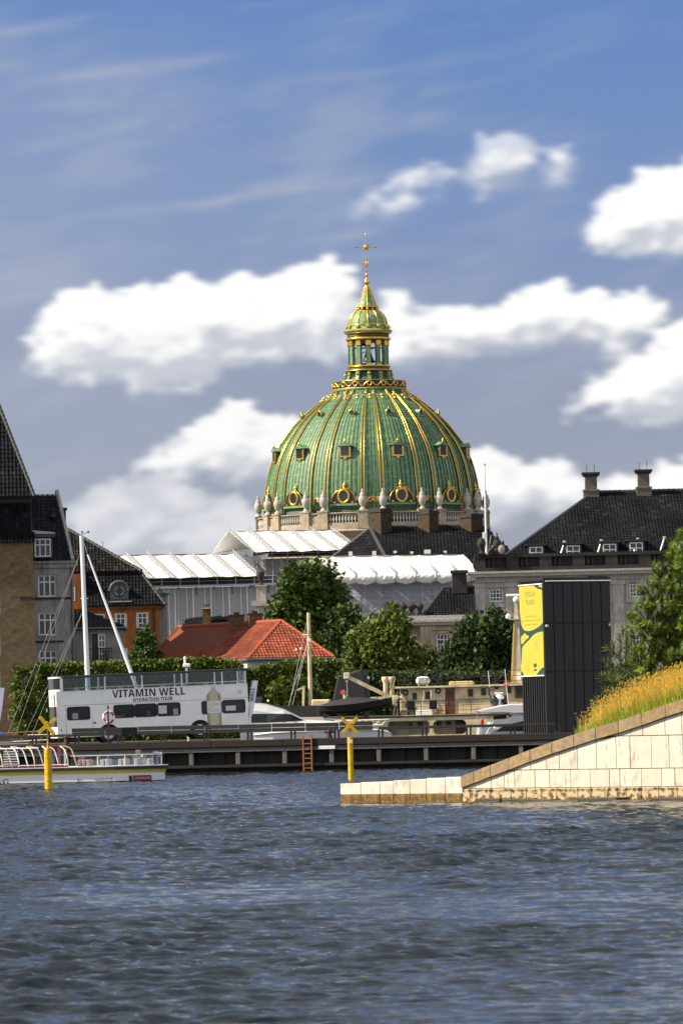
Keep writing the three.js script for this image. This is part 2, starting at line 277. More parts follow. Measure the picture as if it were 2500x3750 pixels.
    // middle dormer: small pedimented box
    { const y = 7.75, r = rAt(y), d = part('roof_dormer', put([box(-.95, .95, y - .1, y + 1.5, r - 2, r + .25)], a), M.copperDark, g);
      part('dormer_roof', put([prism([[-1.35, y + 1.5], [1.35, y + 1.5], [0, y + 2.15]], r - 3.2, r + .55)], a), M.copper[0], d);
      part('gilded_frame', put([box(-.95, -.7, y - .15, y + 1.35, r + .2, r + .36), box(.7, .95, y - .15, y + 1.35, r + .2, r + .36), box(-1.0, 1.0, y - .3, y - .08, r + .2, r + .4), box(-.25, .25, y - .6, y - .3, r + .15, r + .4)], a), M.gold, d);
      part('pane', put([box(-.7, .7, y - .05, y + 1.4, r + .2, r + .27)], a), M.glassDark, d);
      part('finial', put([new THREE.SphereGeometry(.22, 8, 6).translate(0, y + 2.3, r + .3), new THREE.ConeGeometry(.12, .4, 6).translate(0, y + 2.65, r + .3)], a), M.gold, d); }
    // upper oculus
    { const y = 14.5, r = rAt(y) - .35, d = part('oculus', put([cyl(.5, .5, 0, 0, 1.4, 0, 16).rotateX(Math.PI / 2).translate(0, y + .55, r - .95), box(-.58, .58, y - .1, y + .05, r - .9, r + .5)], a), M.copper[2], g);
      part('gilded_ring', put([new THREE.TorusGeometry(.44, .1, 8, 18, Math.PI * 1.2).rotateZ(-.3).translate(0, y + .55, r + .45), new THREE.SphereGeometry(.16, 6, 5).translate(0, y + 1.2, r + .4)], a), M.gold, d);
      part('pane', put([new THREE.CircleGeometry(.42, 16).translate(0, y + .55, r + .46)], a), M.glassDark, d); }
  }
  for (let k = 0; k < 12; k++) {                                 // shell ornaments in the narrow bays, shields under the ring
    const a = k * 30; if (!vis(a)) continue;
    const fan = []; for (let i = 0; i < 7; i++) { const t = Math.PI * (i + .5) / 7; fan.push(beam([.3 * Math.cos(t), .75 + .25 * Math.sin(t), 17.95], [.82 * Math.cos(t), .75 + .75 * Math.sin(t), 17.85], .14, .1)); }
    fan.push(new THREE.TorusGeometry(.9, .09, 6, 16, Math.PI).translate(0, .72, 17.9)); part('shell_ornament', putF(fan, a), M.gold, g);
    for (const [b, w] of [[a, .55], [a + 15, .95]]) if (vis(b)) { const r = rAt(17.7), y = 17.6, tilt = -.75, sh = new THREE.Shape([[-w, .9], [w, .9], [w, 0], [w * .4, -.5], [0, -.9], [-w * .4, -.5], [-w, 0]].map(p => new THREE.Vector2(...p)));
      const s = part('shield', put([new THREE.ExtrudeGeometry(sh, { depth: .12, bevelEnabled: false }).rotateX(tilt).translate(0, y, r + .12)], b), M.copper[3], g);
      part('gilded_boss', put([new THREE.SphereGeometry(.28, 8, 6).translate(0, y + .5, r - .15), new THREE.SphereGeometry(.2, 8, 6).scale(1, 1.6, 1).translate(0, y, r + .3)], b), M.gold, s); }
  }
  // ring gallery
  part('ring_ledge', upG(lathe([[5.9, 19.0], [6.2, 19.3], [6.3, 19.5], [6.1, 19.65], [5.6, 19.65]], 48)), M.copper[0], g);
  const ring = part('ring_parapet', upG(lathe([[5.85, 19.62], [6.02, 19.62], [6.02, 20.85], [5.85, 20.85], [5.85, 19.62]], 48)), M.black, g);
  part('gilded_rail', upG(join([new THREE.TorusGeometry(6.02, .07, 6, 64).rotateX(Math.PI / 2).translate(0, 20.88, 0), new THREE.TorusGeometry(6.05, .06, 6, 64).rotateX(Math.PI / 2).translate(0, 19.66, 0)])), M.gold, ring);
  for (let k = 0; k < 16; k++) { const a = k * 22.5; if (!vis(a)) continue;
    part('wreath', putG([new THREE.TorusGeometry(.36, .12, 8, 16).translate(0, 20.3, 6.1)], a), M.gold, ring);
    const sw = []; for (let i = 0; i <= 8; i++) { const t = i / 8, b = lerp(3.6, 18.9, t) * deg; sw.push([6.12 * Math.sin(b), 20.62 - .68 * Math.sin(Math.PI * t), 6.12 * Math.cos(b)]); }
    part('garland', putG([tube(sw, .105, 16, 6)], a), M.gold, ring); }
  // lantern
  part('lantern_foot', up(lathe([[4.6, 20.2], [4.35, 20.6], [3.75, 21.1], [3.45, 21.8], [3.4, 22.3], [3.5, 22.4]], 48)), M.copperDark, g);
  for (let k = 0; k < 12; k++) { const a = k * 30; if (!vis(a)) continue;
    part('buttress', put([prism([[3.3, 20.5], [4.75, 20.5], [4.2, 21.0], [3.9, 21.7], [3.85, 22.4], [3.3, 22.4]], -.33, .33).rotateY(-Math.PI / 2)], a), M.copper[2], g);
    part('gilded_bracket', put([new THREE.SphereGeometry(.2, 8, 6).translate(0, 22.0, 3.95)], a), M.gold, g); part('gilded_foot', put([box(-.3, .3, 20.45, 20.7, 4.3, 4.75)], a), M.gold, g);
    part('diamond_panel', put([box(-.28, .28, -.28, .28, 0, .08).rotateZ(Math.PI / 4).translate(0, 21.6, 3.5)], a + 15), M.black, g); }
  part('gilded_cornice', up(join([lathe([[3.4, 22.4], [3.95, 22.5], [4.0, 22.7], [3.6, 22.75]], 48), lathe([[3.4, 23.2], [3.62, 23.22], [3.62, 23.4], [3.4, 23.42]], 48)])), M.gold, g);
  part('lantern_base', up(lathe([[3.5, 22.7], [3.45, 23.4], [3.3, 23.45], [0, 23.45]], 48)), M.copperDark, g);
  for (let k = 0; k < 12; k++) { const a = k * 30; if (!vis(a) && k % 2) continue;
    const p = part('lantern_pier', put([box(-.36, .36, 23.4, 27.6, 2.75, 3.35)], a), M.copper[k % 4], g);
    part('gilded_capital', put([rbox(-.46, .46, 26.7, 27.6, 2.8, 3.5, .1), box(-.44, .44, 23.35, 23.62, 2.8, 3.48)], a), M.gold, p);
    const arch = new THREE.Shape(); arch.moveTo(-.6, 0); arch.lineTo(-.6, 1.1); arch.lineTo(.6, 1.1); arch.lineTo(.6, 0); arch.lineTo(.5, 0); arch.absarc(0, 0, .5, 0, Math.PI, false);
    part('lantern_arch', put([new THREE.ExtrudeGeometry(arch, { depth: .4, bevelEnabled: false }).translate(0, 26.6, 2.75), box(-.6, -.46, 23.4, 26.6, 2.75, 3.1), box(.46, .6, 23.4, 26.6, 2.75, 3.1)], a + 15), M.copperDark, g); }
  part('bell', up(join([lathe([[.05, 26.4], [.35, 26.3], [.55, 25.4], [.9, 24.4], [1.0, 24.3]], 20), cyl(.08, .08, 0, 26.3, 27.8, 0, 8), bar([-2.6, 26.5, 0], [2.6, 26.5, 0], .12), bar([-2, 25.2, .6], [1.4, 26.6, .6], .07), bar([-1.8, 23.6, -.4], [2, 24.4, .3], .16), bar([-2.4, 24, .5], [-1.2, 26.5, .5], .06), bar([2.2, 23.6, .5], [1.2, 26.2, .5], .08)])), M.black, g);
  part('entablature', up(lathe([[0, 27.58], [3.5, 27.6], [3.5, 29.1], [0, 29.1]], 48)), M.copperDark, g);
  part('gilded_cornice', up(join([lathe([[3.5, 27.7], [3.72, 27.75], [3.78, 28.05], [3.52, 28.15]], 48), lathe([[3.5, 28.75], [3.8, 28.85], [4.0, 29.15], [3.9, 29.22], [3.5, 29.2]], 48)])), M.gold, g);
  part('upper_roof', up(lathe([[4.1, 29.2], [3.9, 29.38], [3.45, 29.6], [3.32, 29.9], [3.28, 30.3]], 48)), M.copper[2], g);
  const bell = [[3.25, 30.25], [3.15, 30.9], [2.95, 31.5], [2.65, 32.0], [2.25, 32.4], [1.92, 32.62]];
  const cap = part('lantern_dome', up(lathe(bell, 48)), M.copper[2], g);
  for (let k = 0; k < 12; k++) { const a = k * 30; if (!vis(a)) continue;
    part('gilded_rib', put([tube(bell.map(p => [0, p[1], p[0] + .03]), .13, 16, 6)], a), M.gold, cap);
    part('gilded_bracket', put([rbox(-.3, .3, 29.65, 30.2, 3.3, 3.75, .15)], a), M.gold, cap); }
  part('gilded_rail', up(join([new THREE.TorusGeometry(3.3, .1, 6, 48).rotateX(Math.PI / 2).translate(0, 30.25, 0), new THREE.TorusGeometry(1.95, .12, 6, 32).rotateX(Math.PI / 2).translate(0, 32.62, 0)])), M.gold, cap);
  part('skylight', put([box(-.36, .36, 31.0, 31.8, 2.75, 3.12)], 14), M.stonePale, cap);
  const neck = part('spire_neck', up(cyl(1.5, 1.5, 0, 32.55, 33.3, 0, 24)), M.black, g);
  for (let k = 0; k < 12; k++) if (vis(k * 30)) part('gilded_ball', put([new THREE.SphereGeometry(.24, 10, 8).translate(0, 32.98, 1.68)], k * 30), M.gold, neck);
  const sp = [[1.78, 33.25], [1.62, 33.45], [1.28, 34.2], [.98, 35.0], [.74, 35.8], [.55, 36.4], [.42, 36.75]];
  const spire = part('spire', up(lathe(sp, 32)), M.copper[0], g);
  for (let k = 0; k < 8; k++) if (vis(k * 45)) part('gilded_rib', put([tube(sp.map(p => [0, p[1], p[0] + .02]), .08, 16, 5)], k * 45), M.gold, spire);
  part('gilded_base', up(lathe([[1.7, 33.2], [1.85, 33.25], [1.8, 33.4], [1.6, 33.45]], 32)), M.gold, spire);
  const cross = part('golden_cross', up(lathe([[.45, 36.7], [.3, 36.95], [.28, 37.1], [.48, 37.35], [.5, 37.6], [.35, 37.95], [.14, 38.1], [.12, 38.4], [.25, 38.6], [.22, 38.85], [.1, 39.0], [.1, 39.3], [.2, 39.45], [.1, 39.7], [.16, 40.2], [.28, 40.5], [.12, 41.0], [.08, 41.2], [.2, 41.45], [.08, 41.65], [.06, 45.2], [.14, 45.4], [.02, 45.7]], 14)), M.gold, g);
  const rays = [new THREE.SphereGeometry(.36, 14, 10).scale(1, 1, .6).translate(0, 43.4, 0)]; for (let i = 0; i < 24; i++) { const t = i / 24 * 6.2832, L = i % 2 ? .62 : .78; rays.push(bar([.3 * Math.cos(t), 43.4 + .3 * Math.sin(t), 0], [L * Math.cos(t), 43.4 + L * Math.sin(t), 0], .07, 4, .01)); }
  part('sunburst', up(join(rays)), M.gold, cross);
  part('cross_arm', up(join([bar([-1.9, 43.4, 0], [1.9, 43.4, 0], .05), ...[-1, 1].flatMap(s => [bar([s * 1.3, 43.4, 0], [s * 1.9, 43.4, 0], .14), bar([s * 1.75, 43.2, 0], [s * 1.75, 43.6, 0], .06)])])), M.gold, cross);
  const leaf = []; for (const s of [-1, 1]) for (const y of [0, .35]) leaf.push(tube([[0, 40.1 + y, 0], [s * .35, 40.5 + y, .1], [s * .6, 40.4 + y, .1], [s * .62, 40.0 + y, .1]], .05, 10, 5)); part('leaf_ornament', up(join(leaf)), M.gold, cross);
  // foot of the dome: balustrade, urns, cornice and drum
  part('dome_plinth', lo(lathe([[18.1, -1.2], [18.1, -.1], [17.6, .3]], 96)), M.copperDark, g);
  part('drum', lo(lathe([[18.4, -26], [18.4, -4.6], [18.55, -4.2]], 96)), M.stone, g);
  part('cornice', lo(join([lathe([[18.4, -4.6], [18.9, -4.35], [19.1, -4.0], [19.75, -3.75], [19.85, -3.5], [19.3, -3.35], [18.0, -3.3]], 96), lathe([[18.5, -5.6], [18.75, -5.5], [18.75, -5.3], [18.5, -5.25]], 96)])), M.stone, g);
  part('parapet_base', lo(lathe([[19.15, -3.4], [19.15, -2.35], [19.05, -2.25], [18.4, -2.25]], 96)), M.stone, g);
  part('parapet_rail', lo(lathe([[18.75, -.85], [19.25, -.8], [19.25, -.6], [18.75, -.55], [18.75, -.85]], 96)), M.stone, g);
  const bal = lathe([[.1, 0], [.14, .1], [.09, .2], [.2, .55], [.12, 1.0], [.08, 1.2], [.14, 1.4]], 8);
  for (let k = 0; k < 12; k++) { const c = k * 30;
    for (let i = 0; i < 11; i++) { const a = c + 7.2 + 15.6 * i / 10; if (vis(a)) { const m = shared('baluster', bal, M.stonePale, g, 19 * Math.sin(a * deg), H - 3.35, 19 * Math.cos(a * deg)); } }
    for (const s of [-5, 5]) { const a = c + s; if (!vis(a)) continue;
      const p = part('pedestal', putL([box(-.85, .85, -3.4, -.45, 18.5, 19.5), box(-.95, .95, -.5, -.25, 18.4, 19.6), box(-.95, .95, -3.3, -2.9, 18.4, 19.62)], a), M.stone, g);
      part('urn', putL([lathe([[.55, -.25], [.5, 0], [.3, .15], [.28, .35], [.5, .55], [.62, 1.1], [.66, 1.5], [.52, 1.9], [.36, 2.05], [.46, 2.2], [.3, 2.5], [.14, 2.7], [.2, 2.95], [.08, 3.25], [0, 3.25]], 14, 0, 0, 19), new THREE.TorusGeometry(.2, .07, 5, 10).translate(-.72, 1.65, 19), new THREE.TorusGeometry(.2, .07, 5, 10).translate(.72, 1.65, 19)], a), M.stonePale, p); }
    part('parapet_panel', putL([box(-1.0, 1.0, -2.3, -.8, 18.75, 19.05)], c), M.stone, g);
  }
}
// ---------- land ----------
M.ground = mat(.16, .15, .14, .95, { map: grime, metric });
structure('ground', [box(-2600, 2600, -3, 1.7, -4600, -308)], M.ground);
M.plasterGrey = mat(.42, .415, .41, .92, { map: streak, metric, bumpMap: grainBump, bumpScale: .015 });
M.plasterAnnex = mat(.33, .315, .29, .92, { map: streak, metric, bumpMap: grainBump, bumpScale: .015 });
M.orange = mat(.43, .145, .030, .9, { map: streak, metric, bumpMap: grainBump, bumpScale: .015 });
M.tileBlack = new THREE.MeshPhysicalMaterial({ color: lin(1, 1, 1), roughness: .8, specularIntensity: .12, vertexColors: true });
M.roofBlack = mat(.02, .02, .022, .6);
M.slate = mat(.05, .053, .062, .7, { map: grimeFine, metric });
M.lead = mat(.06, .075, .08, .5);
M.pipe = mat(.10, .11, .125, .5);
M.blackTrim = mat(.016, .017, .02, .45);
{
  const rnd = rng(31);
  const bw = 24, tones = []; for (let i = 0; i < 4096; i++) tones.push(rnd());
  const bricks = (u, v, bump) => { const rows = 32, y = v * rows, r = y | 0, x = u * 10 + (r % 2) * .5, c = x | 0, fx = x - c, fy = y - r, t = tones[(r * 37 + (c % 10) * 101) % 4096]; const mortar = fy < .16 || fx < .06; if (bump) return mortar ? .2 : .6 + .35 * t; const n = .9 + .35 * tile(u, v, 5, 4, 2); return mul(mortar ? [.50, .47, .42] : mix3(mix3([.50, .40, .27], [.60, .50, .35], t), [.36, .29, .21], t > .86 ? .7 : 0), n); };
  M.brick = mat(.85, .85, .85, .95, { map: tex(512, 512, [2.4, 2.4], (u, v) => bricks(u, v, false)), bumpMap: tex(512, 512, [2.4, 2.4], (u, v) => bricks(u, v, true), false), bumpScale: .03, metric });
  M.brickDark = mat(.24, .235, .23, .95, { map: M.brick.map, bumpMap: M.brick.bumpMap, bumpScale: .02, metric });
  M.brickRed = mat(.72, .54, .45, .95, { map: M.brick.map, bumpMap: M.brick.bumpMap, bumpScale: .02, metric });
}
// a place in a facade: pixels of the photograph to metres beside the thing's base
const beside = (D, O) => (px, py) => { const p = at(px, py, D); return [p.x - O.x, p.y - O.y]; };
function wallHoles(out, holes, z0, z1) { const s = new THREE.Shape(out.map(p => new THREE.Vector2(...p))); for (const [a, b, c, d] of holes) s.holes.push(new THREE.Path([[a, c], [a, d], [b, d], [b, c]].map(p => new THREE.Vector2(...p)))); return new THREE.ExtrudeGeometry(s, { depth: z1 - z0, bevelEnabled: false }).translate(0, 0, z0); }
// casement window: frame bars (one part) with a pane in every opening; xs and ys are the fractions of the bars
function windowPart(parent, [x0, x1, y0, y1], z, xs, ys, o = {}) {
  const f = o.f ?? .07, b = o.b ?? .05, g = [], W = x1 - x0, Hh = y1 - y0, fm = o.mat || M.whiteFrame;
  g.push(box(x0, x0 + f, y0, y1, z - .06, z), box(x1 - f, x1, y0, y1, z - .06, z), box(x0 + f, x1 - f, y0, y0 + f, z - .06, z), box(x0 + f, x1 - f, y1 - f, y1, z - .06, z));
  for (const t of xs) g.push(box(x0 + t * W - b / 2, x0 + t * W + b / 2, y0 + f, y1 - f, z - .05, z - .004));
  for (const t of ys) g.push(box(x0 + f, x1 - f, y0 + t * Hh - b / 2, y0 + t * Hh + b / 2, z - .052, z - .008));
  const w = part('window', g, fm, parent), cx = [0, ...xs, 1], cy = [0, ...ys, 1];
  if (o.panes === false) part('pane', [box(x0 + f / 2, x1 - f / 2, y0 + f / 2, y1 - f / 2, z - .04, z - .03)], M.glassDark, w);
  else for (let i = 0; i < cx.length - 1; i++) for (let j = 0; j < cy.length - 1; j++) part('pane', [box(x0 + cx[i] * W + b / 3, x0 + cx[i + 1] * W - b / 3, y0 + cy[j] * Hh + b / 3, y0 + cy[j + 1] * Hh - b / 3, z - .04, z - .03)], M.glassDark, w);
  if (o.sill) part('sill', [box(x0 - .08, x1 + .08, y0 - .1, y0 - .005, z - .05, z + (o.out ?? .25))], o.sillMat || M.stoneGrey, w);
  return w;
}
const inPoly = (P, x, y) => { let c = false; for (let i = 0, j = P.length - 1; i < P.length; j = i++) { const a = P[i], b = P[j]; if ((a[1] > y) !== (b[1] > y) && x < (b[0] - a[0]) * (y - a[1]) / (b[1] - a[1]) + a[0]) c = !c; } return c; };
// curved roof tiles laid on a flat roof face (points in order, the first two along the eave); returns matrices' placements
function tileSpots(P, tw, th) {
  const A = V(...P[0]), u = V(...P[1]).sub(A).normalize(), c = V(...P[2]).sub(A), n = u.clone().cross(c).normalize(), v = n.clone().cross(u).normalize();
  const Q = P.map(p => { const d = V(...p).sub(A); return [d.dot(u), d.dot(v)]; }), x0 = Math.min(...Q.map(q => q[0])), x1 = Math.max(...Q.map(q => q[0])), y0 = Math.min(...Q.map(q => q[1])), y1 = Math.max(...Q.map(q => q[1])), out = [];
  for (let y = y0; y < y1; y += th) for (let x = x0; x < x1; x += tw) if (inPoly(Q, x + tw / 2, y + th * .5)) out.push([x, y]);
  return { A, u, v, n, out };
}
const tileProfile = [[0, .035], [.14, .055], [.32, .03], [.5, 0], [.75, .0], [1, .028]];
function tileGeo(tw, th, seg = tileProfile) {                 // one pantile: rolled across, lower edge lifted
  const P = [], q = seg.length - 1, k = tw / .24;
  for (let i = 0; i < q; i++) { const [a, ha] = seg[i], [b, hb] = seg[i + 1], x0 = a * tw, x1 = b * tw, l = .045, y1 = th * 1.06;
    P.push(x0, 0, ha * k + l, x1, 0, hb * k + l, x1, y1, hb * k, x0, 0, ha * k + l, x1, y1, hb * k, x0, y1, ha * k);
    P.push(x0, 0, ha * k - .02, x1, 0, hb * k - .02, x1, 0, hb * k + l, x0, 0, ha * k - .02, x1, 0, hb * k + l, x0, 0, ha * k + l); }
  const g = new THREE.BufferGeometry(); g.setAttribute('position', new THREE.Float32BufferAttribute(P, 3)); g.computeVertexNormals(); return g;
}
function tileField(name, P, tw, th, parent, colour, seed, m = M.tileBlack, simple = false) {
  const s = tileSpots(P, tw, th), geo = tileGeo(tw, th, simple ? [[0, .04], [.3, .05], [.6, 0], [1, .03]] : tileProfile), gp = geo.attributes.position.array, gn = geo.attributes.normal.array, N = gp.length / 3, rnd = rng(seed);
  const pos = new Float32Array(s.out.length * N * 3), nor = new Float32Array(pos.length), col = new Float32Array(pos.length); let o = 0;
  for (const [x, y] of s.out) { const c = colour(x, y, rnd), j = (rnd() - .5) * .012;
    for (let i = 0; i < N; i++) { const a = gp[3 * i] + x, b = gp[3 * i + 1] + y, h = gp[3 * i + 2] + .03 + j;
      for (let q = 0; q < 3; q++) { const k = 'xyz'[q]; pos[o + q] = s.A[k] + s.u[k] * a + s.v[k] * b + s.n[k] * h; nor[o + q] = s.u[k] * gn[3 * i] + s.v[k] * gn[3 * i + 1] + s.n[k] * gn[3 * i + 2]; col[o + q] = c[q]; } o += 3; } }
  const g = new THREE.BufferGeometry(); g.setAttribute('position', new THREE.BufferAttribute(pos, 3)); g.setAttribute('normal', new THREE.BufferAttribute(nor, 3)); g.setAttribute('color', new THREE.BufferAttribute(col, 3));
  const mesh = shadows(new THREE.Mesh(g, m)); mesh.name = name; mesh.userData.kind = 'stuff'; parent.add(mesh); return mesh;
}
const blackTile = (k = 1) => (x, y, rnd) => { const t = rnd(), d = .0115 * k * (.7 + .7 * t) * (1 + .6 * noise(x * .3, y * .3)); return t > .965 ? [d * 1.7, d * 1.6, d * 1.6] : [d * .88, d * .96, d * 1.22]; };
function ridgeTiles(name, a, b, r, m, parent, step = .4) {    // a row of half-round ridge tiles, each a part
  const A = V(...a), B = V(...b), L = A.distanceTo(B), n = Math.max(1, Math.round(L / step)), d = B.clone().sub(A).normalize(), q = new THREE.Quaternion().setFromUnitVectors(V(0, 1, 0), d);
  const geo = new THREE.CylinderGeometry(r * .92, r * 1.08, L / n * 1.08, 8);
  for (let i = 0; i < n; i++) { const t = shadows(new THREE.Mesh(geo, m)); t.name = name; t.position.copy(A).addScaledVector(d, (i + .5) * L / n); t.quaternion.copy(q); parent.add(t); }
}

// ---------- palace with black tiled hip roof (right) ----------
M.chimneyStone = mat(.17, .155, .14, .9, { map: grimeFine, metric });
{
  const D = 420, O = at(2150, 2640, D); O.y = 1.7; const P = beside(D, O), g = thing('palace', 'long stone palace with black tiled hip roof, two chimneys and dark parapet', 'palace', [O.x, O.y, O.z]);
  const [xl, ye] = P(1848, 2032), [xt, yr] = P(2200, 1780), xr = xt + 40, zb = -26, yb = P(1737, 2112)[1], xw = P(1737, 2100)[0], yc = P(1737, 2095)[1], xR = xw + 34, yp = P(1737, 2032)[1];
  const holes = [], win = (a, b, c, d) => { const [x0, y1] = P(a, c), [x1, y0] = P(b, d); holes.push([x0, x1, y0, y1]); return [x0, x1, y0, y1]; };
  const small = [win(1790, 1841, 2158, 2203), win(1904, 1950, 2154, 2199), win(2060, 2110, 2149, 2194), win(2180, 2230, 2144, 2190), win(2303, 2353, 2139, 2185), win(2440, 2490, 2135, 2181)];
  const tall = [win(1790, 1841, 2330, 2430), win(1904, 1950, 2330, 2430), win(2303, 2353, 2322, 2430), win(2440, 2490, 2318, 2430)];
  part('wall', [wallHoles([[xw, 0], [xR, 0], [xR, yb - .55], [xw, yb - .55]], holes, -.6, 0), box(xw, xw + .6, 0, yb - .55, zb, -.6)], M.stoneGrey, g);
  for (const w of small) windowPart(g, w, -.12, [.25, .5, .75], [.33, .67], { f: .1, b: .06 });
  for (const w of tall) windowPart(g, w, -.12, [.25, .5, .75], [.2, .4, .6, .8], { f: .1, b: .06 });
  for (const w of small) { const q = [w[0] - .35, w[1] + .35, w[2] - .5, w[3] + .4]; part('window_surround', [wallHoles([[q[0], q[2]], [q[1], q[2]], [q[1], q[3]], [q[0], q[3]]], [[w[0] - .12, w[1] + .12, w[2] - .12, w[3] + .12]], .003, .14)], M.stoneGrey, g); }
  for (const px of [1755, 1870, 1990, 2130, 2262, 2395, 2500]) { const x = P(px, 2150)[0]; part('pilaster', [box(x - .5, x + .5, 0, yb - 1.0, .003, .22), box(x - .62, x + .62, yb - 1.0, yb - .6, .003, .3)], M.stoneGrey, g); }
  part('frieze', [box(xw - .05, xR, yb - .56, yb - .05, zb, .16)], M.stoneGrey, g);
  part('cornice', [box(xw - .5, xR, yb - .05, yb + .22, zb, .75), box(xw - .7, xR, yb + .22, yc, zb, .95)], M.stonePale, g);
  part('parapet', [box(xw, xR, yc, yc + .35, -1.0, .2), box(xw, xR, yp - .3, yp, -1.0, .15), box(xw + .1, xR, yc + .35, yp - .3, -.8, -.35)], M.stoneBlack, g);
  for (let i = 0, x = xw + .45; x < xR - 10; x += (i++ % 4 === 3 ? 1.7 : .42)) if (i % 4 === 0) part('parapet_pier', [box(x - .55, x + .55, yc + .35, yp - .3, -.95, .1)], M.stoneBlack, g); else part('baluster', [lathe([[.1, 0], [.17, .35], [.08, .75], [.14, yp - yc - .66]], 7, x, yc + .35, -.15)], M.stoneBlack, g);
  // roof
  const zE = -1.1, zR = -12, A = [xl, ye - .1, zE], B = [xR, ye - .1, zE], C = [xR, yr, zR], E = [xt, yr, zR], G = [xl, ye - .1, zR * 2 - zE];
  const roof = part('roof', [slab([A, B, C, E], .3), slab([G, A, E], .3), slab([[xR, ye - .1, zR * 2 - zE], G, E, C], .3)], M.roofBlack, g);
  tileField('roof_tiles', [A, B, C, E], .3, .4, roof, blackTile(1.1), 3, M.tileBlack, true); tileField('roof_tiles', [G, A, E], .3, .4, roof, blackTile(), 4, M.tileBlack, true);
  ridgeTiles('ridge_tile', A, E, .2, M.slate, roof, .45); ridgeTiles('ridge_tile', E, [E[0] + 14, E[1], E[2]], .2, M.slate, roof, .45);
  for (const [px, py] of [[1963, 2019], [2099, 2014], [2233, 2008], [2331, 2002], [2490, 1998]]) {
    const [x, y] = P(px, py), k = (y - ye) / (yr - ye), z = lerp(zE, zR, k) + .55;
    const d = part('dormer', [prism([[x - .75, y - .75], [x + .75, y - .75], [x + .75, y + .55], [x - .75, y + .55]], z - 2.6, z), box(x - .95, x + .95, y + .55, y + .72, z - 3, z + .25)], M.blackTrim, roof);
    windowPart(d, [x - .6, x + .6, y - .6, y + .45], z + .07, [.5], [.5], { f: .1, b: .09, panes: false });
    part('vent_pipe', [bar([x + 2.1, y - .6, z], [x + 2.6, y + .75, z - .5], .1, 6), cyl(.17, .17, x + 2.62, y + .72, y + .95, z - .5, 8)], M.steel, d);
  }
  for (const [a, b, t, m, bt] of [[2157, 2214, 1706, 1775, 1812], [2355, 2411, 1695, 1765, 1810]]) {
    const [x0, y1] = P(a, t), [x1] = P(b, t), y0 = P(a, bt)[1], ym = P(a, m)[1], z = zR + 1.0, c = part('chimney', [box(x0, x1, y0 - 1.5, ym, z - 1.4, z), rbox(x0 - .05, x1 + .05, ym - .1, ym + .12, z - 1.45, z + .05, .04), box(x0 + .16, x1 - .16, ym + .12, y1 - .3, z - 1.25, z - .15)], M.chimneyStone, roof);
    part('chimney_cap', [box(x0 - .02, x1 + .02, y1 - .36, y1 - .2, z - 1.4, z), box(x0 - .12, x1 + .12, y1 - .2, y1, z - 1.5, z + .1)], M.stoneBlack, c);
    for (const t of [.25, .75]) part('chimney_rod', [bar([lerp(x0, x1, t), y1, z - .7], [lerp(x0, x1, t), y1 + .75, z - .7], .025, 5)], M.blackTrim, c);
    if (a < 2300) part('roof_hatch', [box(x1 - .1, x1 + .25, y0 - .6, y0 - .45, z + .1, z + .5)], M.white, roof);
  }
  // urn and trophy group on the parapet corner
  const u = at(1763, 2037, D - .5), un = thing('parapet_urn', 'dark stone urn on the left corner of the palace parapet', 'urn', [u.x, O.y + yp, u.z]);
  part('bowl', [lathe([[.33, 0], [.3, .15], [.14, .3], [.2, .5], [.38, .85], [.4, 1.1], [.28, 1.25], [.32, 1.35], [.12, 1.5], [0, 1.55]], 14)], M.stoneBlack, un); part('foot', [box(-.4, .4, -.001, .12, -.4, .4)], M.stoneBlack, un);
  const sct = at(1815, 2040, D - .4), st = thing('parapet_trophy', 'weathered stone armour trophy with standards on the palace parapet', 'sculpture', [sct.x, O.y + yp, sct.z]);
  part('armour', [new THREE.SphereGeometry(.34, 10, 8).scale(1, 1.5, .8).translate(.1, .85, 0), new THREE.SphereGeometry(.2, 10, 8).translate(.12, 1.45, 0), new THREE.SphereGeometry(.45, 10, 8).scale(1.3, .7, .8).translate(.05, .3, 0), new THREE.SphereGeometry(.2, 8, 6).scale(1.2, 1, 1).translate(.55, .8, 0)], M.stoneBlack, st);
  part('plume', [tube([[.1, 1.6, 0], [.16, 1.8, 0], [.05, 1.9, 0]], .06, 8)], M.stoneBlack, st); part('shield', [new THREE.SphereGeometry(.35, 10, 8).scale(.9, 1.2, .4).translate(.5, .4, .3)], M.stoneGrey, st);
  part('standard', [bar([-.7, .1, .1], [-.4, 1.7, -.1], .06, 6, .03)], M.stoneGrey, st); part('standard', [bar([-.75, .2, .2], [-.25, .75, .2], .09, 6)], M.stoneGrey, st); part('standard', [bar([.2, .6, -.2], [.75, 1.2, -.2], .06, 6)], M.stoneBlack, st);
}
// ---------- flagpole in front of the dome's right edge ----------
{ const b = at(1780, 2013, 430), t = at(1775, 1704, 430), g = thing('flagpole', 'tall white flagpole rising beside the right edge of the dome', 'flagpole', [b.x, b.y - 4, b.z]);
  part('pole', [cyl(.14, .06, 0, 0, t.y - b.y + 4, 0, 10)], M.white, g); part('knob', [new THREE.SphereGeometry(.12, 10, 8).translate(0, t.y - b.y + 4.08, 0)], M.gold, g); part('halyard_box', [rbox(-.32, -.1, 4.2, 5.6, -.1, .1, .03)], M.white, g); }

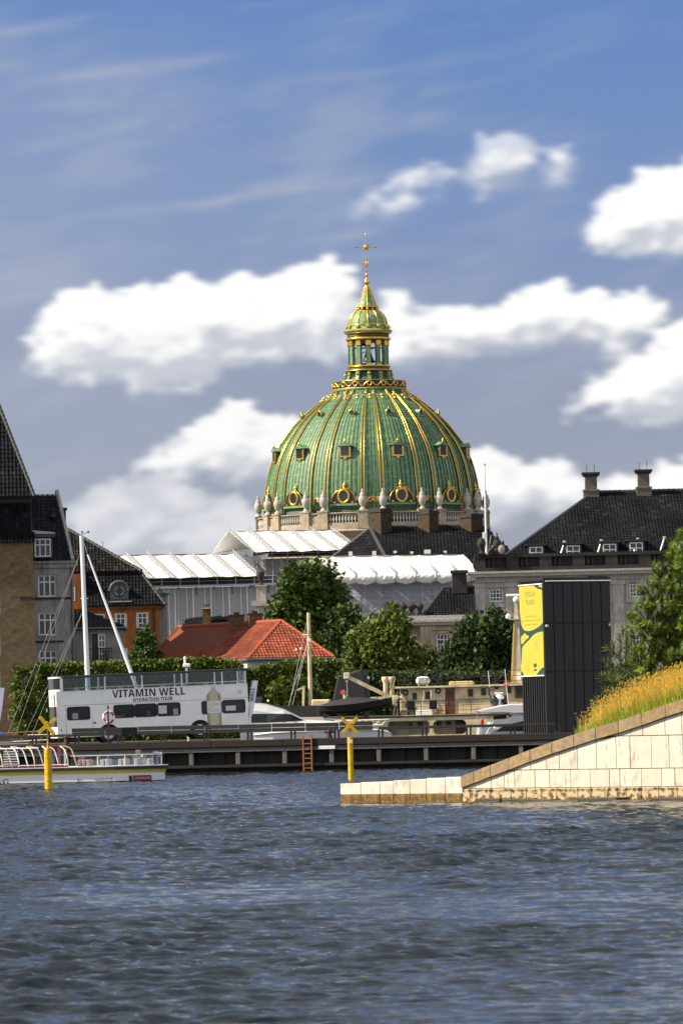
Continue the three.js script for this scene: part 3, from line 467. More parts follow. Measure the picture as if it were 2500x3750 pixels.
// ---------- black tiled roof with three chimneys before the dome ----------
{
  const D = 437, O = at(1540, 2640, D); O.y = 1.7; const P = beside(D, O), g = thing('palace_rear_wing', 'palace wing with black hip roof and three brick chimneys before the dome', 'palace', [O.x, O.y, O.z]);
  const [xa, ya] = P(1205, 2036), [xe, ye] = P(1358, 1921), [xf] = P(1775, 1921), [xd] = P(1875, 2036), yb = ya - .5, zE = 0, zR = -8;
  const x1 = P(1405, 2036)[0];
  const A = [x1 + .3, yb, zE], B = [xd + .5, yb, zE], C = [xf, ye, zR], E = [xe, ye, zR], G = [xa - .6, yb, zR - 1.5], K = [xd, yb, zR * 2];
  const roof = part('roof', [slab([A, B, C, E], .3), slab([G, A, E], .3), slab([B, K, C], .3), slab([K, G, E, C], .3)], M.roofBlack, g);
  tileField('roof_tiles', [A, B, C, E], .32, .42, roof, blackTile(), 13, M.tileBlack, true); tileField('roof_tiles', [G, A, E], .32, .42, roof, blackTile(1.1), 14, M.tileBlack, true);
  ridgeTiles('ridge_tile', A, E, .2, M.slate, roof, .5); ridgeTiles('ridge_tile', E, C, .2, M.slate, roof, .5); ridgeTiles('ridge_tile', G, E, .2, M.slate, roof, .5);
  part('wall', [prism([[G[0] + .5, -O.y + 1.7], [xd - .2, -O.y + 1.7], [xd - .2, yb - .3], [G[0] + .5, yb - .3]], zR * 2 + .5, zR - 2)], M.stoneGrey, g);
  for (const [a, b, t, bt] of [[1362, 1428, 1851, 1944], [1543, 1600, 1859, 1952], [1697, 1767, 1871, 1960]]) { const [x0, y1] = P(a, t), [x2] = P(b, t), y0 = P(a, bt)[1], w = x2 - x0, z = zR + 1.2;
    const c = part('chimney', [box(-w * .38, w * .38, y0 - 3, y1 - .35, -.9, .9).rotateY(.6).translate((x0 + x2) / 2, 0, z - .4)], M.brickDark, roof); part('chimney_cap', [box(-w * .43, w * .43, y1 - .35, y1 - .15, -1, 1).rotateY(.6).translate((x0 + x2) / 2, 0, z - .4), box(-w * .38, w * .38, y1 - .15, y1, -.9, .9).rotateY(.6).translate((x0 + x2) / 2, 0, z - .4)], M.stoneBlack, c); }
  for (const [px, py, s] of [[1283, 2026, .3], [1370, 2024, .3], [1447, 2022, .25], [1508, 2025, .25], [1565, 2025, .5], [1630, 2022, .25]]) { const [x, y] = P(px, py); const k = (y - yb) / (ye - yb); part('skylight', [box(x - s * .6, x + s * .6, y - s * .7, y + s * .7, lerp(zE, zR, k) + .1, lerp(zE, zR, k) + .3)], M.white, roof); }
}
// ---------- low corner pavilion with urns ----------
{
  const D = 398, O = at(1600, 2640, D); O.y = 1.7; const P = beside(D, O), g = thing('corner_pavilion', 'low stone corner pavilion with black roof and tall white window behind trees', 'pavilion', [O.x, O.y, O.z]);
  const [xw, yt] = P(1540, 2290), xr = P(1745, 2290)[0], yc = P(1600, 2253)[1], xl = P(1470, 2290)[0];
  const q = (a, b, c, d) => { const [x0, y1] = P(a, c), [x1, y0] = P(b, d); return [x0, x1, y0, y1]; }, w1 = q(1598, 1651, 2322, 2400), w2 = q(1509, 1526, 2324, 2380);
  part('wall', [wallHoles([[xw, 0], [xr, 0], [xr, yt], [xw, yt]], [w1], -.6, 0), box(xw, xw + .6, 0, yt, -9, -.6)], M.stone, g);
  part('side_wing', [wallHoles([[xl, 0], [xw - .003, 0], [xw - .003, yt], [xl, yt]], [w2], -1.6, -.9)], M.stone, g);
  windowPart(g, w1, -.15, [.25, .5, .75], [.25, .5, .75], { f: .09, b: .06 }); windowPart(g, w2, -1.0, [.5], [.25, .5, .75], { f: .07, b: .05, panes: false });
  part('window_surround', [wallHoles([[w1[0] - .3, 0.1], [w1[1] + .3, .1], [w1[1] + .3, w1[3] + .35], [w1[0] - .3, w1[3] + .35]], [[w1[0] - .05, w1[1] + .05, .3, w1[3] + .05]], .003, .14), box(w1[0] - .4, w1[1] + .4, w1[3] + .36, w1[3] + .5, .003, .3)], M.stone, g);
  for (const px of [1552, 1578, 1670, 1700]) { const x = P(px, 2350)[0]; part('pilaster', [box(x - .3, x + .3, 0, yt - .1, .004, .16)], M.stone, g); }
  part('cornice', [box(xl - .2, xr, yt, yt + .25, -9, .3), box(xl - .4, xr, yt + .25, yt + .45, -9, .6), box(xl, xr, yt + .45, yc, -9, .15)], M.stonePale, g);
  const [rx, ry] = P(1629, 2148), [bx, by] = P(1548, 2254), A = [bx, by, -.4], B = [xr, by, -.4], C = [xr, ry, -4.5], E = [rx, ry, -4.5], G = [bx, by, -8.6];
  const roof = part('roof', [slab([A, B, C, E], .25), slab([G, A, E], .25), slab([[xr, by, -8.6], G, E, C], .25)], M.roofBlack, g);
  tileField('roof_tiles', [A, B, C, E], .26, .34, roof, blackTile(1.2), 23, M.tileBlack); tileField('roof_tiles', [G, A, E], .26, .34, roof, blackTile(1.2), 24, M.tileBlack, true); ridgeTiles('ridge_tile', A, E, .17, M.slate, roof, .4); ridgeTiles('ridge_tile', E, C, .17, M.slate, roof, .4);
  const [c0, c1] = P(1654, 2084), [c2] = P(1714, 2084), cb = P(1660, 2157)[1]; const ch = part('chimney', [box(c0 + .08, c2 - .08, cb - 1, c1 - .25, -4.6, -3.4)], M.stoneBlack, roof); part('chimney_cap', [box(c0 - .05, c2 + .05, c1 - .25, c1, -4.75, -3.25), box(c0, c2, cb - .3, cb - .1, -4.7, -3.3)], M.stoneBlack, ch);
  const look = ['dark urn at the far left of the pavilion roof edge', 'squat round urn between two others on the pavilion roof edge', 'urn nearest the black roof on the pavilion roof edge'];
  [[1476, 0], [1507, 1], [1538, 2]].forEach(([px, i]) => { const p = at(px, 2253, D - .2), u = thing('pavilion_urn', look[i], 'urn', [p.x, O.y + yc, p.z - .7], 'urns on the pavilion'); const k = i === 1 ? 1.2 : .9; part('foot', [box(-.32, .32, 0, .14, -.32, .32)], M.stoneBlack, u); part('bowl', [lathe([[.25 * k, .14], [.12, .3], [.16, .42], [.34 * k, .7], [.36 * k, .9], [.22 * k, 1.0], [.1, 1.12], [.1, 1.2], [0, 1.28]], 12)], M.stoneBlack, u); });
}
// ---------- white scaffold roofs over the palace under repair ----------
M.sheet = new THREE.MeshPhysicalMaterial({ color: lin(.66, .66, .665), roughness: .55, side: THREE.DoubleSide, bumpMap: tex(256, 256, [2.2, 1.1], (u, v) => .5 + .7 * tile(u, v, 4, 4, 3), false), bumpScale: .10 }); M.sheet.userData.metric = true;
M.sheetOld = new THREE.MeshPhysicalMaterial({ color: lin(.68, .675, .65), roughness: .6, side: THREE.DoubleSide, map: tex(256, 256, [3, 2.2], (u, v) => { const n = tile((u * .35) % 1, v, 12, 3, 4), m = tile(u, v, 5, 3, 9); return mul([1, 1, .985], 1 - .62 * smooth(.10, .24, n) * smooth(-.25, .15, m)); }), bumpMap: M.sheet.bumpMap, bumpScale: .12 }); M.sheetOld.userData.metric = true;
M.wrap = new THREE.MeshPhysicalMaterial({ color: lin(.33, .34, .375), roughness: .42, side: THREE.DoubleSide, bumpMap: M.sheet.bumpMap, bumpScale: .16 }); M.wrap.userData.metric = true;
M.net = new THREE.MeshPhysicalMaterial({ color: lin(.30, .325, .39), roughness: .5, side: THREE.DoubleSide, bumpMap: M.sheet.bumpMap, bumpScale: .1 }); M.net.userData.metric = true;
M.galv = mat(.42, .44, .47, .4, { metalness: .7 });
M.deckDark = mat(.018, .021, .03, .6);
// a sheet stretched over four corners (a-b along the eave, c-d along the ridge), sagging a little between its edges
function sheet(a, b, c, d, sag, seed, nx = 10, ny = 12, roll = 0) {
  const P = [], I = [], n = V(...b).sub(V(...a)).cross(V(...d).sub(V(...a))).normalize();
  for (let j = 0; j <= ny; j++) for (let i = 0; i <= nx; i++) { const s = i / nx, t = j / ny, k = sag * (4 * s * (1 - s)) * (.6 + .8 * noise(s * 2 + seed, t * 4, seed)) + roll * Math.pow(Math.max(0, (.22 - t) / .22), 2);
    for (let q = 0; q < 3; q++) P.push(lerp(lerp(a[q], b[q], s), lerp(d[q], c[q], s), t) + n.getComponent(q) * -k); for (let z = 0; z < 0; z++); I.length; if (i < nx && j < ny) { const o = j * (nx + 1) + i; I.push(o, o + 1, o + nx + 2, o, o + nx + 2, o + nx + 1); } }
  const g = new THREE.BufferGeometry(); g.setAttribute('position', new THREE.Float32BufferAttribute(P, 3)); g.setIndex(I); g.computeVertexNormals(); return g;
}
function lattice(a, b, h, m) {                                // lattice girder: two chords and their diagonals
  const A = V(...a), B = V(...b), n = Math.max(3, Math.round(A.distanceTo(B) / .55)), out = [bar(a, b, .05, 5), bar([a[0], a[1] + h, a[2]], [b[0], b[1] + h, b[2]], .05, 5)];
  for (let i = 0; i < n; i++) { const p = A.clone().lerp(B, i / n), q = A.clone().lerp(B, (i + 1) / n); out.push(bar([p.x, p.y, p.z], [(p.x + q.x) / 2, (p.y + q.y) / 2 + h, (p.z + q.z) / 2], .035, 4), bar([(p.x + q.x) / 2, (p.y + q.y) / 2 + h, (p.z + q.z) / 2], [q.x, q.y, q.z], .035, 4)); }
  return out;
}
function tentRoof(g, E0, E1, R1, R0, n, mats, sag, o = {}) {    // eave E0-E1, ridge R0-R1: sheets with a girder between every two
  const L = (a, b, t) => [lerp(a[0], b[0], t), lerp(a[1], b[1], t), lerp(a[2], b[2], t)];
  for (let i = 0; i < n; i++) part('roof_sheet', [sheet(L(E0, E1, (i + .03) / n), L(E0, E1, (i + .97) / n), L(R0, R1, (i + .97) / n), L(R0, R1, (i + .03) / n), sag, i * 3.7 + 1, 10, 14, o.roll || 0)], mats[i % mats.length], g);
  for (let i = 0; i <= n; i++) part('roof_girder', o.rope ? [bar(L(E0, E1, i / n), L(R0, R1, i / n), .05, 5)] : lattice(L(E0, E1, i / n), L(R0, R1, i / n), .42), o.rope ? M.deckDark : M.galv, g);
}
{
  const D = 446, O = at(720, 2640, D); O.y = 1.7; const p3 = (px, py, d) => { const p = at(px, py, d); return [p.x - O.x, p.y - O.y, p.z - O.z]; };
  // left: long roof over the wing
  const g = thing('scaffold_roof', 'long white sheeted scaffold roof with lattice girders and wrapped wall beneath', 'scaffold', [O.x, O.y, O.z]);
  const E0 = p3(465, 2117, 442), E1 = p3(940, 2108, 446), R0 = p3(380, 2035, 449), R1 = p3(852, 2028, 453);
  tentRoof(g, E0, E1, R1, R0, 6, [M.sheet, M.sheetOld], .12);
  part('roof_back', [sheet(p3(380, 2110, 462), p3(852, 2106, 465), R1, R0, .1, 3)], M.sheet, g);
  const y1 = p3(720, 2113, 446)[1], y0 = p3(720, 2142, 446)[1], xa = E0[0] - 1, xb = p3(1010, 2120, 446)[0];
  part('deck_band', [box(xa, xb, y0, y1, -1.2, -.9)], M.deckDark, g);
  for (const h of [.02, .38, .72]) part('guard_rail', [bar([xa, y0 + h, -.6], [xb, y0 + h, -.6], .035, 5)], M.galv, g);
  for (let x = xa + .6; x < xb; x += 1.76) part('guard_post', [bar([x, y0 - .1, -.6], [x, y1, -.6], .055, 5)], M.galv, g);
  part('scaffold_deck', [box(xa, xb, y0 - .14, y0 - .03, -1.4, -.3)], M.galv, g);
  const yb = p3(720, 2470, 446)[1]; for (let i = 0; i < 8; i++) { const x0 = p3(575, 2200, 446)[0] + i * 1.72, q = sheet([x0, yb, -1.3], [x0 + 1.66, yb, -1.3], [x0 + 1.66, y0 - .2, -1.3], [x0, y0 - .2, -1.3], .22, i * 5 + 2, 10, 30); part('wall_sheet', [q], M.wrap, g);
    part('sheet_batten', [box(x0 - .07, x0 + .03, yb, y0 - .2, -1.26, -1.2)], M.white, g); part('sheet_batten', [box(x0 + 1.08, x0 + 1.14, yb, y0 - .2, -1.22, -1.18)], M.white, g);
    if (i % 2) part('scaffold_post', [bar([x0 + .3, yb, -.75], [x0 + .3, y0, -.75], .05, 6)], i === 7 ? M.deckDark : M.galv, g); part('deck_bracket', [bar([x0 + .3, y0 - .9, -1.1], [x0 + .3, y0 - .15, -.5], .05, 5)], M.deckDark, g); }
  part('wall_behind', [box(xa, xb, 0, y0 - .3, -9, -1.9)], M.stoneGrey, g);
  // middle: gabled roof over the corner building
  const O2 = at(1000, 2640, 460), k = thing('scaffold_gable_roof', 'higher gabled white scaffold roof with open sheeted gable and dark deck', 'scaffold', [O2.x, O.y, O2.z]);
  const r3 = (px, py, d) => { const p = at(px, py, d); return [p.x - O2.x, p.y - O.y, p.z - O2.z]; };
  tentRoof(k, r3(912, 2021, 455), r3(1305, 2012, 459), r3(1208, 1942, 466), r3(836, 1946, 462), 5, [M.sheetOld, M.sheet], .1);
  const gp = [[836, 1948], [917, 2012], [930, 2060], [905, 2085], [800, 2040], [772, 2028]].map((q, i) => r3(q[0], q[1], i === 0 ? 452 : i > 3 ? 455 : 455.5));
  part('gable_sheet', [slab([gp[5], gp[1], gp[0]], .05)], M.sheet, k); part('gable_sheet', [slab([r3(770, 2110, 465), r3(938, 2100, 454.9), r3(917, 2011, 454.9), gp[5]], .05)], M.sheet, k);
  part('gable_chevron', [beam(r3(787, 2026, 464), r3(838, 1985, 461.3), .18, .12)], M.wrap, k); part('gable_chevron', [beam(r3(838, 1985, 461.3), r3(905, 2036, 454.5), .18, .12)], M.wrap, k); part('gable_post', [bar(r3(837, 1950, 461.5), r3(838, 2050, 460), .08, 5)], M.galv, k);
  part('roof_back', [sheet(r3(770, 2026, 472), r3(1250, 2020, 476), r3(1208, 1942, 466), r3(836, 1946, 462), .1, 8)], M.sheet, k);
  const ky1 = r3(1000, 2017, 459)[1], ky0 = r3(1000, 2040, 459)[1], kx0 = r3(925, 2020, 459)[0], kx1 = r3(1260, 2020, 459)[0], kyb = r3(1000, 2300, 459)[1];
  part('deck_band', [box(kx0, kx1, ky0, ky1, .2, .4)], M.deckDark, k); for (const h of [.05, .35]) part('guard_rail', [bar([kx0, ky0 + h, .9], [kx1, ky0 + h, .9], .035, 5)], M.galv, k);
  for (let x = kx0 + .4; x < kx1; x += 1.5) part('guard_post', [bar([x, ky0 - 1, .9], [x, ky1 + .1, .9], .05, 5)], M.galv, k);
  for (let i = 0; i < 6; i++) { const x0 = kx0 - .4 + i * 1.6; part('wall_sheet', [sheet([x0, kyb, .1], [x0 + 1.56, kyb, .1], [x0 + 1.56, ky0 - .1, .1], [x0, ky0 - .1, .1], .2, i * 3 + 9, 8, 18)], M.wrap, k); part('sheet_batten', [box(x0 - .05, x0 + .03, kyb, ky0, .16, .22)], M.white, k); part('sheet_batten', [box(x0 + .7, x0 + .76, kyb, ky0, .2, .26)], M.white, k); }
  part('torn_sheet', [slab([r3(912, 2040, 454.4), r3(985, 2026, 454.4), r3(980, 2040, 454.4), r3(950, 2062, 454.4)], .1)], M.wrap, k);
  part('wall_behind', [box(kx0, kx1, 0, ky0 - .4, -8, -.5)], M.stoneGrey, k);
  // right: long smooth roof with rounded eave over a netted front
  const O3 = at(1440, 2640, 420), t = thing('scaffold_long_tent', 'smooth white tarpaulin roof with rounded eave above a netted scaffold front', 'scaffold', [O3.x, O.y, O3.z]);
  const s3 = (px, py, d) => { const p = at(px, py, d); return [p.x - O3.x, p.y - O.y, p.z - O3.z]; };
  const e0 = s3(1226, 2106, 418), e1 = s3(1742, 2094, 420), q0 = s3(1137, 2040, 426), q1 = s3(1694, 2031, 428), n = 7, Lp = (a, b, u) => [lerp(a[0], b[0], u), lerp(a[1], b[1], u), lerp(a[2], b[2], u)];
  for (let i = 0; i < n; i++) {                                // each bay: roof sheet that turns over the eave and hangs a little
    const A = Lp(e0, e1, (i + .02) / n), B = Lp(e0, e1, (i + .98) / n), C = Lp(q0, q1, (i + .98) / n), E = Lp(q0, q1, (i + .02) / n), P = [], I = [], nx = 14, ny = 22;
    for (let j = 0; j <= ny; j++) for (let u = 0; u <= nx; u++) { const s = u / nx, v = j / ny, ed = 4 * s * (1 - s); let x, y, z; const a0 = [lerp(A[0], B[0], s), lerp(A[1], B[1], s), lerp(A[2], B[2], s)], r0 = [lerp(E[0], C[0], s), lerp(E[1], C[1], s), lerp(E[2], C[2], s)];
      if (v < .3) { const w = v / .3; x = a0[0]; y = a0[1] - .72 * (1 - w) - .28 * ed * (1 - w) * (.5 + .8 * Math.abs(noise(i * 3.1, s * 2.5, 4))); z = a0[2] + .12 + .22 * Math.sin(w * Math.PI) + .12 * noise(s * 7 + i * 5, w * 3, 1); }
      else { const w = (v - .3) / .7; x = lerp(a0[0], r0[0], w); y = lerp(a0[1], r0[1], w) + .22 * Math.sin(Math.PI * Math.min(1, w * 1.15)) - .10 * ed; z = lerp(a0[2] + .15, r0[2], w) + .05 * noise(s * 5, w * 8, i); }
      P.push(x, y, z); if (u < nx && j < ny) { const o = j * (nx + 1) + u; I.push(o, o + 1, o + nx + 2, o, o + nx + 2, o + nx + 1); } }
    const gg = new THREE.BufferGeometry(); gg.setAttribute('position', new THREE.Float32BufferAttribute(P, 3)); gg.setIndex(I); gg.computeVertexNormals(); part('roof_sheet', [gg], M.sheet, t);
  }
  for (let i = 0; i <= n; i++) { const a = Lp(e0, e1, i / n), b = Lp(q0, q1, i / n); part('roof_strap', [tube([[a[0], a[1] - .72, a[2] + .16], [a[0], a[1] - .3, a[2] + .36], [a[0], a[1] + .05, a[2] + .22], [lerp(a[0], b[0], .5), lerp(a[1], b[1], .5) + .2, lerp(a[2], b[2], .5) + .05], [b[0], b[1], b[2]]], .045, 20, 5)], M.wrap, t); }
  part('end_sheet', [poly([[q0[0], q0[1], q0[2]], [q0[0] - .6, e0[1] - .7, q0[2] - 3.5], [e0[0], e0[1] - .7, e0[2] + .1]])], M.sheet, t);
  part('roof_back', [sheet([q0[0], e0[1] - 1, q0[2] - 4], [q1[0], e1[1] - 1, q1[2] - 4], q1, q0, .1, 5)], M.sheet, t);
  const ty1 = e0[1] - .6, tyb = 0.2, tx0 = s3(1232, 2200, 419)[0], tx1 = s3(1760, 2200, 419)[0], w = (tx1 - tx0) / 6, Z = -.4;
  for (let i = 0; i < 6; i++) part('net_sheet', [sheet([tx0 + i * w + .02, tyb, Z], [tx0 + (i + 1) * w - .02, tyb, Z], [tx0 + (i + 1) * w - .02, ty1, Z], [tx0 + i * w + .02, ty1, Z], .18, i * 7 + 3, 10, 24)], M.net, t);
  for (let j = 0; j < 7; j++) part('scaffold_ledger', [bar([tx0, ty1 - .7 - j * .62, Z + .35], [tx1, ty1 - .7 - j * .62, Z + .35], .028, 5)], M.galv, t);
  for (let i = 0; i <= 10; i++) { const x = tx0 + i * (tx1 - tx0) / 10; part('scaffold_post', [bar([x, tyb, Z + .35], [x, ty1, Z + .35], .03, 5)], M.galv, t); if (i < 10) part('scaffold_brace', [bar([x, ty1 - 3.0, Z + .36], [x + (tx1 - tx0) / 10, ty1 - 2.2, Z + .36], .022, 5)], M.galv, t); }
  part('wall_behind', [box(tx0, tx1, 0, ty1, -4, -1.4)], M.stoneGrey, t);
}
// stone pier with urn in front of the sheeting
{ const D = 428, O = at(962, 2640, D); O.y = 1.7; const P = beside(D, O), g = thing('gate_pier', 'tall stone gate pier with urn before the wrapped facade, beside a tree', 'pier', [O.x, O.y, O.z]);
  const y1 = P(962, 2148)[1], y2 = P(962, 2200)[1], y3 = P(962, 2215)[1], yt = P(972, 2090)[1];
  part('shaft', [box(-.45, .6, 0, y3 - .1, -.5, .5), box(-.3, .5, y2, y1, -.4, .4)], M.stoneGrey, g); part('ledge', [box(-.75, .8, y3 - .1, y2, -.8, .8), box(-.4, .65, y1, y1 + .12, -.55, .55)], M.stonePale, g);
  part('urn', [lathe([[.3, 0], [.14, .2], [.2, .4], [.36, .9], [.4, 1.2], [.3, yt - y1 - .2], [.15, yt - y1 - .12]], 12, .12, y1 + .12, 0)], M.stoneBlack, g); }

// ---------- brick warehouse at the left edge ----------
{
  const D = 335, O = at(60, 2640, D); O.y = 1.7; const P = beside(D, O), g = thing('brick_warehouse', 'tall yellow brick warehouse with steep black roof at the left edge', 'warehouse', [O.x, O.y, O.z], null, 4 * Math.PI / 180);
  const x1 = P(126, 2200)[0], x0 = x1 - 12, yE = P(100, 1986)[1], yM = P(100, 1836)[1], yO = P(100, 1818)[1], [xk, yk] = P(0, 1492), zB = -11;
  const wn = []; const hole = (a, b, c, d) => { const [, y1] = P(a, c), [xx, y0] = P(b, d); wn.push([xx - .95, xx, y0, y1]); }; hole(0, 2, 2180, 2250); hole(0, 3, 2320, 2400); hole(0, 3, 2460, 2530);
  part('wall', [wallHoles([[x0, 0], [x1, 0], [x1, yE], [x0, yE]], wn, -.5, 0), box(x1 - .5, x1, 0, yE, zB, -.5)], M.brick, g);
  for (const w of wn) windowPart(g, w, -.12, [.5], [.33, .67], { f: .08, b: .05 });
  part('wall_anchor', [box(x1 - 1.0, x1 - .05, P(100, 2196)[1], P(100, 2184)[1], .003, .05)], M.blackTrim, g);
  const m0 = [x0, yE, .15], m1 = [x1 + .05, yE, .15], m2 = [x1 - .1, yM, -.5], m3 = [x0, yM, -.5];
  const roof = part('roof', [slab([m0, m1, m2, m3], .2), box(x1 - .3, x1 - .05, yE, yM, zB, -.6)], M.roofBlack, g);
  tileField('mansard_tiles', [m0, m1, m2, m3], .27, .36, roof, blackTile(.8), 41); part('eave_shade_board', [box(x0, x1 + .02, yM, yO, zB, -.35)], M.slate, roof);  // dark board stands in for the shade under the upper roof
  const sl = (x1 - xk) / (yk - yO), top = 3.5, u0 = [x0, yO, .35], u1 = [x1 + .15, yO, .35], u2 = [xk - sl * top, yk + top, -5], u3 = [x0, yk + top, -5];
  part('upper_roof', [slab([u0, u1, u2, u3], .2), slab([u1, [x1 + .15, yO, zB + .5], [u2[0], u2[1], -6]], .2)], M.roofBlack, roof); tileField('roof_tiles', [u0, u1, u2, u3], .27, .36, roof, blackTile(1.3), 42);
  ridgeTiles('ridge_tile', u1, u2, .15, M.slate, roof, .4);
}
// ---------- grey town house ----------
{
  const D = 341, O = at(190, 2640, D); O.y = 1.7; const P = beside(D, O), g = thing('grey_house', 'narrow grey rendered town house with slate roof and white casement windows', 'house', [O.x, O.y, O.z], null, 4 * Math.PI / 180);
  const x1 = P(271, 2200)[0], x0 = P(108, 2200)[0], yc = P(200, 2057)[1], yt = P(160, 1806)[1], xt = P(205, 1806)[0], q = (a, b, c, d) => { const [m, y1] = P(a, c), [n, y0] = P(b, d); return [m, n, y0, y1]; };
  const ws = [q(140, 206, 2107, 2184), q(142, 208, 2245, 2325), q(144, 210, 2384, 2464)], dw = q(127, 188, 1974, 2039);
  part('wall', [wallHoles([[x0, 0], [x1, 0], [x1, yc - .45], [x0, yc - .45]], ws, -.45, 0), box(x1 - .4, x1, 0, yc - .45, -9, -.45)], M.plasterGrey, g);
  for (const w of ws) windowPart(g, w, -.1, [.35, .67], [.68], { f: .09, b: .1, sill: true, out: .2 });
  part('cornice', [box(x0, x1 + .1, yc - .45, yc - .1, -9, .15), box(x0, x1 + .25, yc - .1, yc + .05, -9, .32)], M.plasterGrey, g);
  part('string_course', [box(x0, x1 - .1, P(200, 2194)[1], P(200, 2188)[1], .003, .12)], M.stoneBlack, g); part('string_course', [box(x0, P(235, 2350)[0], P(200, 2352)[1], P(200, 2346)[1], .003, .12)], M.stoneBlack, g);
  const A = [x0, yc + .05, .1], B = [x1, yc + .05, .1], C = [xt, yt, -3.2], E = [x0, yt, -3.2];
  const roof = part('roof', [slab([A, B, C, E], .2), box(x0, xt, yt - .4, yt, -6, -3.4)], M.slate, g);
  tileField('slates', [A, B, C, E], .36, .3, roof, (x, y, r) => { const d = .026 * (.8 + .5 * r()); return [d, d * 1.06, d * 1.25]; }, 51, M.tileBlack, true);
  part('gable_parapet', [beam([x1 - .05, yc + .05, .15], [xt + .1, yt + .3, -3.1], .22, .35)], M.stoneGrey, roof); part('ridge_cap', [box(x0, xt, yt - .02, yt + .08, -3.5, -3.1)], M.steel, roof);
  part('chimney', [box(xt + .25, xt + .75, P(230, 1925)[1], P(230, 1857)[1], -5, -4), box(xt + .15, xt + .85, P(230, 1857)[1], P(230, 1852)[1] + .05, -5.1, -3.9)], M.stoneBlack, roof);
  const d = part('dormer', [box(dw[0] - .5, dw[1] + .15, dw[2] - .1, dw[3] + .1, -2.5, .28)], M.slate, roof); windowPart(d, dw, .36, [.33, .67], [.66], { f: .09, b: .08 });
  part('dormer_hood', [box(dw[0] - .6, dw[1] + .3, dw[3] + .1, dw[3] + .35, -2.6, .5)], M.lead, d); part('dormer_roof', [prism([[dw[0] - .7, dw[3] + .35], [dw[1] + .4, dw[3] + .35], [dw[1] + .2, dw[3] + .45], [dw[0] - .2, dw[3] + .62]], -2.6, .6)], M.steel, d);
  part('skylight', [box(P(188, 1880)[0], P(205, 1880)[0], P(190, 1891)[1], P(190, 1876)[1], -1.9, -1.35)], M.slate, roof);
  part('downpipe', [bar([x1 - .12, 0, .12], [x1 - .12, yc - .4, .12], .08, 8)], M.pipe, g);
}
// ---------- low annex with a balcony ----------
{
  const D = 343, O = at(360, 2640, D); O.y = 1.7; const P = beside(D, O), g = thing('grey_annex', 'low grey annex with hipped slate roof and a balcony door', 'house', [O.x, O.y, O.z], null, 2 * Math.PI / 180);
  const x0 = P(270, 2300)[0], x1 = P(452, 2300)[0], yt = P(360, 2300)[1], q = (a, b, c, d) => { const [m, y1] = P(a, c), [n, y0] = P(b, d); return [m, n, y0, y1]; }, dr = q(337, 388, 2322, 2418);
  part('wall', [wallHoles([[x0, 0], [x1, 0], [x1, yt], [x0, yt]], [dr], -.4, 0), box(x1 - .3, x1, 0, yt, -6, -.4)], M.plasterAnnex, g);
  const dd = windowPart(g, [lerp(dr[0], dr[1], .46), dr[1], dr[2], dr[3]], -.1, [.5], [.25, .5, .75], { f: .1, b: .07 }); part('door_leaf', [box(dr[0], lerp(dr[0], dr[1], .45), dr[2], dr[3], -.6, -.35)], M.blackTrim, g);
  const p = (px, py, z) => { const a = P(px, py); return [a[0], a[1], z]; }, A = p(272, 2300, .35), B = [P(462, 2296)[0], P(462, 2296)[1], .35], C = p(320, 2238, -3), E = p(278, 2232, -3);
  const roof = part('roof', [slab([A, B, C, E], .2), slab([B, [B[0], B[1], -6.3], C], .2)], M.slate, g); tileField('slates', [A, B, C, E], .36, .3, roof, (x, y, r) => { const d = .028 * (.8 + .5 * r()); return [d, d * 1.06, d * 1.25]; }, 52, M.tileBlack, true);
  part('gutter', [bar([A[0], A[1] - .05, .4], [B[0], B[1] - .05, .4], .08, 8)], M.pipe, roof);
  const bq = q(328, 411, 2376, 2421), bl = part('balcony', [box(bq[0], bq[1], bq[2], bq[2] + .14, .003, 1.0)], M.blackTrim, g);
  part('balcony_rail', [bar([bq[0], bq[3], .95], [bq[1], bq[3], .95], .035, 5), bar([bq[0], bq[3], .0], [bq[0], bq[3], .95], .035, 5), bar([bq[1], bq[3], .0], [bq[1], bq[3], .95], .035, 5)], M.blackTrim, bl);
  for (let i = 0; i <= 14; i++) { const x = lerp(bq[0], bq[1], i / 14); part('baluster', [bar([x, bq[2] + .1, .95], [x, bq[3], .95], .016, 4)], M.blackTrim, bl); }
  part('bracket', [beam([bq[1] - .1, bq[2] - .45, .05], [bq[1] - .1, bq[2], .8], .06, .06)], M.blackTrim, bl);
  const fp = thing('flower_pot', 'flower pot with a small green plant on the annex balcony', 'plant pot', [O.x + P(393, 2412)[0], O.y + bq[2] + .14, O.z + .6]); part('pot', [lathe([[.01, 0], [.13, 0], [.18, .3], [.15, .3]], 10)], M.brickRed, fp); const lf = []; const r = rng(8); for (let i = 0; i < 40; i++) lf.push(new THREE.CircleGeometry(.07, 5).rotateX(r() * 3).rotateY(r() * 6).translate((r() - .5) * .5, .35 + r() * .35, (r() - .5) * .4)); M.leafPot = mat(.05, .11, .03, .7, { side: THREE.DoubleSide }); part('foliage', [join(lf)], M.leafPot, fp);
}
